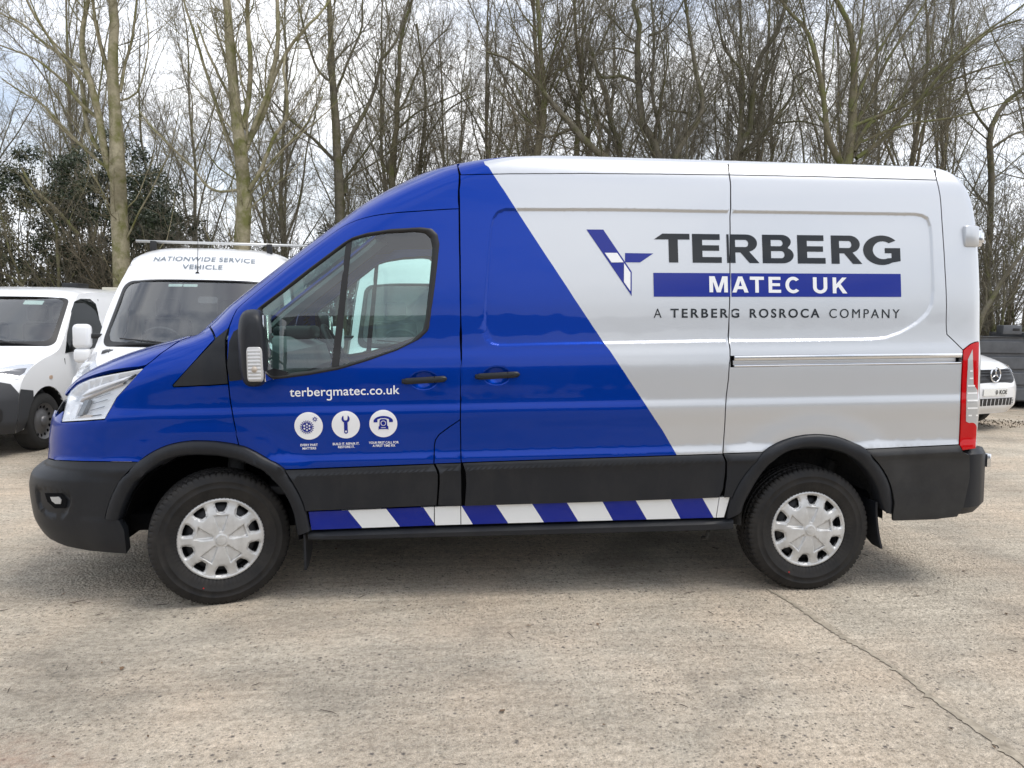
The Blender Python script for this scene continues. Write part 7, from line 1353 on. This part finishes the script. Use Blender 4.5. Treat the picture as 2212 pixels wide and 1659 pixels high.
def trim_mesh():
    """wheel cover in the (u, v) plane, w outwards: ten windows, five wedge facets, hub"""
    R = .226
    circ = [(R*math.cos(2*math.pi*i/96), R*math.sin(2*math.pi*i/96)) for i in range(96)]
    holes = []
    for k in range(10):
        a = 2*math.pi*(k/10)+math.radians(14); c, s_ = math.cos(a), math.sin(a)
        q = []
        for (r, w) in ((.146, -.015), (.143, -.010), (.143, .010), (.146, .015), (.170, .028), (.186, .031), (.192, .026), (.194, 0), (.192, -.026), (.186, -.031), (.170, -.028)):
            q.append((r*c-w*s_, r*s_+w*c))
        holes.append(np.array(q[::-1]))
    lines = []
    wed = []
    for k in range(5):
        a = 2*math.pi*(k/5)+math.radians(14); c, s_ = math.cos(a), math.sin(a)
        w = [(.042, -.009), (.128, -.036), (.128, .036), (.042, .009)]
        w = np.array([(r*c-t*s_, r*s_+t*c) for r, t in w]); wed.append(w); lines.append(np.vstack([w, w[:1]]))
        cc_ = w.mean(0); lines.append(np.vstack([cc_+(w-cc_)*.90, (cc_+(w-cc_)*.90)[:1]]))
    G = []
    for r in np.linspace(.004, .222, 34):
        nn = max(6, int(r/.222*120))
        for i in range(nn): G.append((r*math.cos(2*math.pi*(i+.5*(nn % 2))/nn), r*math.sin(2*math.pi*(i+.5*(nn % 2))/nn)))
    for k in range(10):
        h = holes[k]; c_ = h.mean(0); G += list(c_+(h-c_)*1.10)+list(c_+(h-c_)*1.22)
    G = np.array(G); kk = np.ones(len(G), bool)
    for h in holes: kk &= ~inside(G[:, 0], G[:, 1], h)
    V2, T = cdt([np.array(circ)]+holes, lines, G[kk])
    def hgt(u, v):
        r = np.hypot(u, v)
        w = .020*sstep(.226, .205, r)+.012*sstep(.205, .08, r)-.006*sstep(.212, .200, r)*sstep(.13, .19, r)
        for h in holes: w = w-.010*(1-sstep(0., .009, sdpoly(u, v, h)))
        for q in wed: w = w-.010*(1-sstep(-.005, .001, sdpoly(u, v, q)))
        # spokes ridges at window edges
        w = w+.004*sstep(.034, .030, r)
        return w
    W = hgt(V2[:, 0], V2[:, 1]); e = 7e-4
    nx = -(hgt(V2[:, 0]+e, V2[:, 1])-hgt(V2[:, 0]-e, V2[:, 1]))/(2*e); ny = -(hgt(V2[:, 0], V2[:, 1]+e)-hgt(V2[:, 0], V2[:, 1]-e))/(2*e)
    Nn = np.stack([nx, ny, np.ones(len(W))], 1); Nn /= np.linalg.norm(Nn, axis=1)[:, None]
    V = [(u, -w, v) for (u, v), w in zip(V2, W)]; NN = [(a, -c, b) for a, b, c in Nn]; F = [tuple(t) for t in T]
    for li, h in enumerate([np.array(circ)]+holes):
        o = len(V); n = len(h); w = hgt(h[:, 0], h[:, 1]); sgn = 1 if li == 0 else -1
        c_ = h.mean(0); d = (h-c_); d /= np.linalg.norm(d, axis=1)[:, None]
        V += [(u, -a, v) for (u, v), a in zip(h, w)]+[(u, -a+.022, v) for (u, v), a in zip(h*(1 if li == 0 else 1), w)]
        NN += [(sgn*x, 0, y) for x, y in d]*2
        for i in range(n):
            j = (i+1) % n; F.append((o+i, o+n+i, o+n+j, o+j))
    return V, F, NN
CV, CF, CN = trim_mesh()
WH = []
def wheel(loc, steer=0., flip=False, spin=0., first=None):
    if first is None:
        o = mesh_obj('wheel', TV, TFc, TYRE, VAN); o.data.set_sharp_from_angle(angle=math.radians(38))
        r = mesh_obj('rim', *lathe([(.05, .02), (.05, -.05), (.12, -.062), (.17, -.058), (.185, -.03), (.19, .06), (.200, .09), (.216, .092), (.216, -.088), (.206, -.09), (.196, -.075), (.186, -.03)], 40), mat('steel_rim', (.03, .03, .032), .5, metal=.5), o)
        c = mesh_obj('wheel_cover', CV, CF, SILP, o, normals=CN); c.location = (0, -.080, 0)
        bmx = bmesh.new(); bmesh.ops.create_cone(bmx, segments=36, radius1=.029, radius2=.025, depth=.006, cap_ends=True, matrix=Matrix.Translation((0, -.1175, 0)) @ Matrix.Rotation(math.pi/2, 4, 'X'))
        bmesh.ops.create_cone(bmx, segments=30, radius1=.021, radius2=.019, depth=.003, cap_ends=True, matrix=Matrix.Translation((0, -.121, 0)) @ Matrix.Diagonal((1, 1, .45, 1)) @ Matrix.Rotation(math.pi/2, 4, 'X'))
        bm_obj('hub_cap', bmx, SILP, o, smooth=30)
        vv, vf = tube([(.172*math.cos(-1.05), -.105, .172*math.sin(-1.05)), (.19*math.cos(-1.05), -.09, .19*math.sin(-1.05))], .005, 6); mesh_obj('valve', vv, vf, DARK, o)
        rd = [(.262*math.cos(t_), -.1140, .262*math.sin(t_)) for t_ in (-1.98,)]
        bmx = bmesh.new(); bmesh.ops.create_cone(bmx, segments=10, radius1=.0035, radius2=.0035, depth=.001, cap_ends=True, matrix=Matrix.Translation(rd[0]) @ Matrix.Rotation(math.pi/2, 4, 'X')); bm_obj('balance_mark', bmx, mat('red_paint_dot', (.6, .01, .01), .5), o)
    else:
        o = dup(first, VAN)
    o.scale = (1.022, 1, 1.022); o.location = loc; o.rotation_euler = (0, spin, steer+(math.pi if flip else 0)); return o
zc_f = .347/math.cos(RAKE); 
def hubz(x): return .354-math.tan(RAKE)*x
w1 = wheel((.022, -.905, hubz(0)), steer=math.radians(17), spin=math.radians(-2))
w2 = wheel((3.31, -.875, hubz(3.31)), first=w1, spin=math.radians(3)); w2.rotation_euler = (0, math.radians(3), 0)
w3 = wheel((.03, .885, hubz(0)), first=w1); w3.rotation_euler = (0, 0, math.pi+math.radians(17))
w4 = wheel((3.31, .875, hubz(3.31)), first=w1); w4.rotation_euler = (0, 0, math.pi)
w1.rotation_euler = (0, math.radians(-2), math.radians(17))
# underside, axles, flaps
box_obj('underbody', (-.7, 4.2, -.80, .80, .36, .46), DARK, VAN, .02)
vv, vf = tube([(3.31, -.75, hubz(3.31)), (3.31, .75, hubz(3.31))], .055, 12); mesh_obj('rear_axle', vv, vf, DARK, VAN)
for sgn in (-1, 1):
    vv, vf = tube([(2.6, .60*sgn, .33), (3.31, .60*sgn, .30), (3.75, .60*sgn, .36), (4.0, .60*sgn, .40)], .028, 8); mesh_obj('leaf_spring', vv, vf, DARK, VAN)
    vv, vf = tube([(3.52, .62*sgn, .34), (3.62, .62*sgn, .62)], .04, 10); mesh_obj('damper', vv, vf, LINER, VAN)
    vv, vf = tube([(.02, .62*sgn, .34), (.05, .58*sgn, .80)], .05, 10); mesh_obj('suspension_strut', vv, vf, mat('dusty_metal', (.12, .12, .12), .6) if sgn < 0 else bpy.data.materials['dusty_metal'], VAN)
box_obj('subframe', (-.35, .40, -.55, .55, .30, .40), LINER, VAN, .02)
def flap_mesh(x, z0, z1, w, lean):
    secs = []
    for t in np.linspace(0, 1, 8):
        z = z1+(z0-z1)*t; ww = w*(1 if t < .75 else 1-.6*(t-.75)/.25); xx = x+lean*t*t
        secs.append([(xx, -.985, z), (xx+.012, -.985, z), (xx+.012, -.985+ww, z), (xx, -.985+ww, z)])
    return twin(loft('mud_flap', secs, PLAST, VAN))
flap_mesh(.475, .165, .36, .22, .0); flap_mesh(3.70, .165, .44, .24, .04)
vv, vf = tube([(2.75, -.80, .30), (2.76, -.86, .28), (2.75, -.86, .23), (2.74, -.82, .22)], .012, 8); mesh_obj('towing_eye', vv, vf, LINER, VAN)
# ------------------------------------------------------------------ cab interior
def cabbox(nm, dims, m, bev=.03, M=None): return box_obj(nm, dims, m, VAN, bev, 3, M)
dash = [(-.12, 1.05), (-.22, 1.36), (-.05, 1.42), (.22, 1.40), (.36, 1.33), (.40, 1.20), (.33, 1.02), (.15, .80)]
mesh_obj('dashboard', *(lambda V, n: (V, [tuple(range(n)), tuple(range(2*n-1, n-1, -1))]+[(i, n+i, n+(i+1) % n, (i+1) % n) for i in range(n)]))([(x, y, z) for y in (-.88, .88) for x, z in dash], len(dash)), CABIN, VAN, smooth=False)
cabbox('instrument_hood', (.10, .36, .22, .62, 1.38, 1.47), CABDARK)
cabbox('cab_floor', (-.1, 1.45, -.85, .85, .55, .60), CABDARK, .01)
cabbox('bulkhead', (1.45, 1.48, -.90, .90, .60, 2.2), CABIN, .005)
cabbox('headliner', (.98, 1.46, -.70, .70, 2.17, 2.20), TRIMG, .01)
vv, vf = [], []
ring_ = [(.50+.02*0, 0, 0)]
M_ = Matrix.Translation((.50, .42, 1.30)) @ Matrix.Rotation(math.radians(62), 4, 'Y')
pth = [tuple(M_ @ Vector((.19*math.cos(t), .19*math.sin(t), 0))) for t in np.linspace(0, 2*math.pi, 40)]
vv, vf = tube(pth, .016, 8); sw_ = mesh_obj('steering_wheel', vv, vf, CABDARK, VAN)
bmx = bmesh.new(); rbox(bmx, -.17, .17, -.03, .03, -.012, .012, .008, M=M_); rbox(bmx, -.06, .06, -.07, .07, -.02, .015, .01, M=M_); bm_obj('wheel_spokes', bmx, CABDARK, sw_, smooth=40)
for y0, y1 in ((-.80, -.34), (-.32, .14), (.22, .70)):
    st_ = cabbox('seat', (.70, 1.18, y0, y1, .88, 1.04), CABDARK, .05)
    box_obj('seat_back', (0, .13, y0, y1, 0, .62), CABDARK, st_, .05, 3, M=Matrix.Translation((1.13, 0, 1.0)) @ Matrix.Rotation(math.radians(14), 4, 'Y'))
    box_obj('headrest', (1.28, 1.37, (y0+y1)/2-.12, (y0+y1)/2+.12, 1.62, 1.82), CABDARK, st_, .04, 3)
for sgn in (-1, 1):
    secs = []
    for z in np.linspace(1.40, 2.12, 16):
        s1 = float(np.interp(z, pe[:-1, 1], pe[:-1, 0])); a = lifted(np.array([s1-.015, s1+.36]), np.array([z, z]), -.034); b = lifted(np.array([s1-.015, s1+.36]), np.array([z, z]), -.06)
        q = np.array([a[0], a[1], b[1], b[0]]); q[:, 1] *= -sgn*-1 if sgn < 0 else -1; secs.append([tuple(v) for v in q])
    loft('pillar_trim', secs, TRIMG, VAN)
vv, vf = tube([(.66, 0, 2.10), (.60, 0, 2.02)], .01, 6); im_ = mesh_obj('sun_visor', *boxvf(.86, 1.06, -.58, -.15, 2.08, 2.10), TRIMG, VAN, smooth=False)
# ------------------------------------------------------------------ lettering and signs
pt = lambda k: point(*LN[k].T)[:, [0, 2]]
tb = pt('terberg'); Pm = lambda x, z: (x, z)
zb = lambda x: np.interp(x, [2.48, 3.83], [1.8085, 1.7955]); zt_ = lambda x: np.interp(x, [2.45, 3.6], [1.968, 1.957])
def box_letter(x0, x1, poly):
    """poly in unit box -> (x, z)"""
    out = []
    for u, v in poly:
        x = x0+(x1-x0)*u; out.append((x, zb(x)+(zt_(x)-zb(x))*v))
    return np.array(out)
def arc(cx, cy, rx, ry, a0, a1, n=14): return [(cx+rx*math.cos(math.radians(a0+(a1-a0)*i/n)), cy+ry*math.sin(math.radians(a0+(a1-a0)*i/n))) for i in range(n+1)]
Eo = [(0, 0), (1, 0), (1, .20), (.34, .20), (.34, .42), (.92, .42), (.92, .61), (.34, .61), (.34, .80), (.95, .80), (.95, 1), (0, 1)]
To = [(.0, .80), (.24, 1), (1, 1), (1, .80), (.665, .80), (.665, 0), (.405, 0), (.405, .80)]
Ro = [(0, 0), (.26, 0), (.26, .37), (.42, .37), (.70, 0), (1.0, 0), (.69, .40)]+arc(.60, .695, .34, .305, -75, 90)+[(0, 1)]
Rh = [(.26, .56), (.26, .81)]+arc(.57, .685, .10, .125, 90, -90)
Bo = [(0, 0), (.62, 0)]+arc(.64, .285, .36, .285, -80, 62)+arc(.62, .755, .30, .245, -42, 90)+[(0, 1)]
Bh1 = [(.27, .60), (.27, .82)]+arc(.56, .71, .10, .11, 90, -90); Bh2 = [(.27, .18), (.27, .43)]+arc(.60, .305, .11, .125, 90, -90)
Go = arc(.5, .49, .5, .52, 38, 338, 40)+[(.985, .30), (1.0, .56), (.59, .56), (.59, .38), (.79, .38), (.79, .22)]+arc(.53, .49, .28, .31, 300, 50, 26)+[(.80, .70)]
Go = arc(.5, .49, .5, .52, 40, 303, 40)+[(1.0, .11), (1.0, .565), (.585, .565), (.585, .385), (.765, .385), (.765, .215)]+arc(.53, .49, .275, .315, 296, 52, 26)
lets = [('T', tb[0][0], tb[2][0], [To]), ('E', tb[5][0], tb[6][0], [Eo]), ('R', tb[9][0], tb[10][0], [Ro, Rh]), ('B', tb[11][0], tb[12][0], [Bo, Bh1, Bh2]), ('E', tb[13][0], tb[14][0], [Eo]), ('R', tb[15][0], tb[16][0], [Ro, Rh]), ('G', tb[17][0], tb[18][0], [Go])]
sgn_root = None
xs_seam = float(XZ('Rseam')[XZ('Rseam')[:, 1] > 1.3][:, 0].mean()); GAP = .0035
def place_decal(nm, loops, m):
    x = np.asarray(loops[0])[:, 0].mean(); return polydecal(nm, loops, m, slide if x < xs_seam else quart)
def split_decal(nm, V2, T, m):
    """flat print crossing the door gap is cut at the gap"""
    V2 = np.asarray(V2); c = V2[T].mean(1)
    for par, sel in ((slide, c[:, 0] < xs_seam), (quart, c[:, 0] >= xs_seam)):
        t = np.asarray(T)[sel]
        if len(t): u, iv = np.unique(t, return_inverse=True); decal(nm, V2[u], iv.reshape(t.shape), m, par)
def cut_tris(V2, T):
    """refine triangles along the door gap and drop those inside it"""
    bm = bmesh.new(); vs = [bm.verts.new((v[0], 0, v[1])) for v in V2]
    for t in T:
        try: bm.faces.new([vs[i] for i in t])
        except ValueError: pass
    rs = XZ('Rseam'); rs = rs[(rs[:, 1] > 1.3)]; x0 = float(rs[:, 0].mean())
    for dx_ in (-GAP, GAP): bmesh.ops.bisect_plane(bm, geom=bm.verts[:]+bm.edges[:]+bm.faces[:], plane_co=(x0+dx_, 0, 0), plane_no=(1, 0, 0))
    bmesh.ops.triangulate(bm, faces=bm.faces[:])
    dead = [f for f in bm.faces if abs(f.calc_center_median().x-x0) < GAP*.9]; bmesh.ops.delete(bm, geom=dead, context='FACES')
    bm.verts.index_update(); V = np.array([(v.co.x, v.co.z) for v in bm.verts]); F = np.array([[v.index for v in f.verts] for f in bm.faces]); bm.free(); return V, F
for ch, x0, x1, lps in lets:
    V2, T = cdt([box_letter(x0, x1, l) for l in lps]); split_decal('lettering', *cut_tris(V2, T), DEC_G)
bq = pt('bar'); corners = np.array([(bq[0][0], 1.752), (3.827, 1.741), (3.827, 1.611), (bq[0][0], 1.621)])
V2, T = cdt([corners]); split_decal('lettering_band', *cut_tris(V2, T), DEC_B)
MT = {'M': [[(0, 0), (.2, 0), (.2, .66), (.395, 0), (.605, 0), (.80, .66), (.80, 0), (1, 0), (1, 1), (.71, 1), (.5, .28), (.29, 1), (0, 1)]],
 'A': [[(0, 0), (.25, 0), (.33, .21), (.67, .21), (.75, 0), (1, 0), (.63, 1), (.37, 1)], [(.40, .40), (.60, .40), (.5, .74)]],
 'T': [[(.375, 0), (.625, 0), (.625, .80), (1, .80), (1, 1), (0, 1), (0, .80), (.375, .80)]],
 'E': [[(0, 0), (1, 0), (1, .19), (.29, .19), (.29, .42), (.92, .42), (.92, .60), (.29, .60), (.29, .81), (.97, .81), (.97, 1), (0, 1)]],
 'C': [arc(.5, .5, .5, .52, 42, 318, 30)+arc(.5, .5, .27, .32, 312, 48, 24)],
 'U': [[(0, 1), (0, .36)]+arc(.5, .37, .5, .39, 180, 360, 20)+[(1, 1), (.74, 1), (.74, .36)]+arc(.5, .37, .24, .19, 360, 180, 14)+[(.26, 1)]],
 'K': [[(0, 0), (.25, 0), (.25, .28), (.37, .42), (.69, 0), (1, 0), (.54, .59), (.97, 1), (.66, 1), (.25, .58), (.25, 1), (0, 1)]]}
for ch, a_, b_ in (('M', 90, 213), ('A', 243, 352), ('T', 362, 457), ('E', 488, 572), ('C', 602, 708), ('U', 790, 888), ('K', 925, 1025)):
    xa = 2.712+(a_-90)*.0008513; xb = 2.712+(b_-90)*.0008513; zb_ = lambda x: 1.6435-.0138*(x-2.712)
    V2, T = cdt([np.array([(xa+(xb-xa)*u, zb_(xa+(xb-xa)*u)+.0885*v) for u, v in l]) for l in MT[ch]]); V2, T = cut_tris(V2, T); c_ = V2[T].mean(1)
    for par, sel in ((slide, c_[:, 0] < xs_seam), (quart, c_[:, 0] >= xs_seam)):
        t = T[sel]
        if len(t): u, iv = np.unique(t, return_inverse=True); decal('lettering', V2[u], iv.reshape(t.shape), DEC_W, par, off=.0036)
for body, xa, xb, za, zb2, bold in (('A', 2.396, 2.440, 1.506, 1.5055, .0), ('TERBERG', 2.490, 2.881, 1.505, 1.502, .022), ('ROSROCA', 2.941, 3.345, 1.501, 1.498, .022), ('COMPANY', 3.402, 3.817, 1.497, 1.491, .0)):
    V2, T = fit_text(body, (xa, za), (xb, zb2), .0500, 'TEM', bold=bold, space=1.35); split_decal('lettering', *cut_tris(V2, T), DEC_G)
for nm, m, o in (('logo_a', DEC_B, .0022), ('logo_w1', DEC_W, .0036), ('logo_w2', DEC_W, .0036), ('logo_wing', DEC_B, .0022)):
    q = pt(nm)
    if nm == 'logo_a':                      # blue bar of the emblem, notched where the wing meets it
        q = np.array([q[0], q[1], q[2], q[3]])
    polydecal('emblem', [q], m, slide, off=o)
Vt, Tt = text_tris('terberqmatec.co.uk', .008, 1.02); q_r = text_tris('terberq', .008, 1.02)[0][:, 0].max(); q_b = Vt[:, 1].min(); hk = []
pth = [(q_r-.045, q_b+.10), (q_r-.05, q_b-.0), (q_r-.12, q_b-.075), (q_r-.24, q_b-.085), (q_r-.37, q_b-.05)]      # tail that closes the letter g
up_ = [(q_r, q_b+.10), (q_r-.005, q_b-.03), (q_r-.09, q_b-.135), (q_r-.24, q_b-.15), (q_r-.39, q_b-.11)]; dn_ = [(q_r-.37, q_b-.02), (q_r-.24, q_b-.05), (q_r-.135, q_b-.04), (q_r-.095, q_b+.02), (q_r-.095, q_b+.10)]
V3, T3 = cdt([np.array(up_+dn_)]); Tt = np.vstack([Tt, T3+len(Vt)]); Vt = np.vstack([Vt, V3]); bk = text_tris('bk', .008, 1.02)[0]
xl0, xl1 = Vt[:, 0].min(), Vt[:, 0].max(); hsc = .047/(bk[:, 1].max()-bk[:, 1].min()); p0_, p1_ = np.array((.433, 1.1085)), np.array((1.006, 1.113)); u_ = (Vt[:, 0]-xl0)/(xl1-xl0)
decal('lettering', p0_[None]+u_[:, None]*(p1_-p0_)[None]+np.array([0, 1])[None]*((Vt[:, 1]-bk[:, 1].min())*hsc)[:, None], Tt, DEC_W, door)
ic = pt('ic'); tx = pt('ictxt')
icr = [ic[3+i][1]-ic[i][1] for i in range(3)]
def disc(c, r, n=48): return np.array([(c[0]+r*math.cos(2*math.pi*i/n), c[1]+r*math.sin(2*math.pi*i/n)) for i in range(n)])
def gear(c, r, teeth, th, duty=.5, a0=0):
    out = []
    for i in range(teeth):
        for f, rr in ((0, r), (duty*.5, r+th), (duty, r+th), (duty*1.35, r)):
            a = a0+2*math.pi*(i+f)/teeth; out.append((c[0]+rr*math.cos(a), c[1]+rr*math.sin(a)))
    return np.array(out)
R_i = .0735
for i in range(3): polydecal('badge_disc', [disc(ic[i], R_i)], DEC_W, door, maxlen=.02)
O2 = .0038
c0 = ic[0]+np.array([-.009, -.006])
polydecal('badge_gear', [gear(c0, .029, 20, .008), disc(c0, .0285)], DEC_B, door, off=O2, maxlen=.02)
polydecal('badge_gear', [disc(c0, .0265)]+[disc(c0+.0155*np.array([math.cos(k_*math.pi/3+.5), math.sin(k_*math.pi/3+.5)]), .0055, 16) for k_ in range(6)]+[disc(c0, .0045, 12)], DEC_B, door, off=O2, maxlen=.02)
polydecal('badge_gear', [gear(ic[0]+np.array([.034, .036]), .0085, 8, .0055, .4), disc(ic[0]+np.array([.034, .036]), .005, 12)], DEC_B, door, off=O2, maxlen=.02)
c1 = ic[1]
polydecal('badge_spanner', [np.array([(c1[0]-.0095, c1[1]-.036), (c1[0]-.0095, c1[1]+.016)]+[(c1[0]+.021*math.cos(t), c1[1]+.032+.021*math.sin(t)) for t in np.linspace(-2.1, -4.15, 12)]+[(c1[0]-.010, c1[1]+.030), (c1[0]-.006, c1[1]+.024), (c1[0]+.006, c1[1]+.024), (c1[0]+.010, c1[1]+.030)]+[(c1[0]+.021*math.cos(t), c1[1]+.032+.021*math.sin(t)) for t in np.linspace(1.01, -1.04, 12)]+[(c1[0]+.0095, c1[1]+.016), (c1[0]+.0095, c1[1]-.036)]+[(c1[0]+.0105*math.cos(t), c1[1]-.037+.011*math.sin(t)) for t in np.linspace(0, -math.pi, 10)]), disc((c1[0], c1[1]-.036), .0055, 14)], DEC_B, door, off=O2, maxlen=.02)
c2 = ic[2]
hs = [(c2[0]+.052*math.cos(t), c2[1]+.012+.030*math.sin(t)) for t in np.linspace(math.pi-.25, .25, 20)]
polydecal('badge_telephone', [np.array([(c2[0]-.051, c2[1]+.008), (c2[0]-.051, c2[1]+.020)]+hs[2:-2]+[(c2[0]+.051, c2[1]+.020), (c2[0]+.051, c2[1]+.008), (c2[0]+.031, c2[1]+.008), (c2[0]+.030, c2[1]+.024), (c2[0]+.012, c2[1]+.030), (c2[0]-.012, c2[1]+.030), (c2[0]-.030, c2[1]+.024), (c2[0]-.031, c2[1]+.008)])], DEC_B, door, off=O2, maxlen=.02)
polydecal('badge_telephone', [np.array([(c2[0]-.026, c2[1]-.034), (c2[0]-.021, c2[1]-.029), (c2[0]+.021, c2[1]-.029), (c2[0]+.026, c2[1]-.034), (c2[0]+.026, c2[1]-.016), (c2[0]+.021, c2[1]-.010), (c2[0]+.019, c2[1]+.020), (c2[0]+.011, c2[1]+.025), (c2[0]-.011, c2[1]+.025), (c2[0]-.019, c2[1]+.020), (c2[0]-.021, c2[1]-.010), (c2[0]-.026, c2[1]-.016)]), disc((c2[0], c2[1]+.003), .0145, 24), np.array([(c2[0]-.014, c2[1]-.019), (c2[0]+.014, c2[1]-.019), (c2[0]+.011, c2[1]-.023), (c2[0]-.011, c2[1]-.023)])], DEC_B, door, off=O2, maxlen=.02)
polydecal('badge_telephone', [disc((c2[0], c2[1]+.003), .0105, 24)], DEC_B, door, off=O2, maxlen=.02)
for i_, body in enumerate(('EVERY PART', 'MATTERS', 'BUILD IT. REPAIR IT.', 'RESTORE IT.', 'YOUR FIRST CALL FOR', 'A FIRST TIME FIX')):
    a_, b_ = tx[2*i_], tx[2*i_+1]; V2, T = fit_text(body, a_-[0, .003], b_-[0, .003], .0125, 'TEM', bold=.022); decal('lettering', V2, T, DEC_W, door, maxlen=.05)
# ------------------------------------------------------------------ far side of the van: twins of the near-side parts
for ch in list(door.children):
    if ch.name.split('.')[0] in ('window_seal', 'window_pane', 'window_divider', 'mirror_base_trim'): pass
def far(o):
    c = o.copy(); link(c); c.parent = VAN; c.scale = (1, -1, 1); return c
subs = {door: ('window_seal', 'window_pane', 'window_divider', 'mirror_base_trim', 'door_handle')}
for o in MIR:
    if o.parent is not VAN: continue
    c = far(o)
    for ch in o.children:
        if ch in MIR or (o is door and ch.name.split('.')[0] in subs[door]):
            d = ch.copy(); link(d); d.parent = c
c = far(mirr)
for ch in mirr.children: d = ch.copy(); link(d); d.parent = c
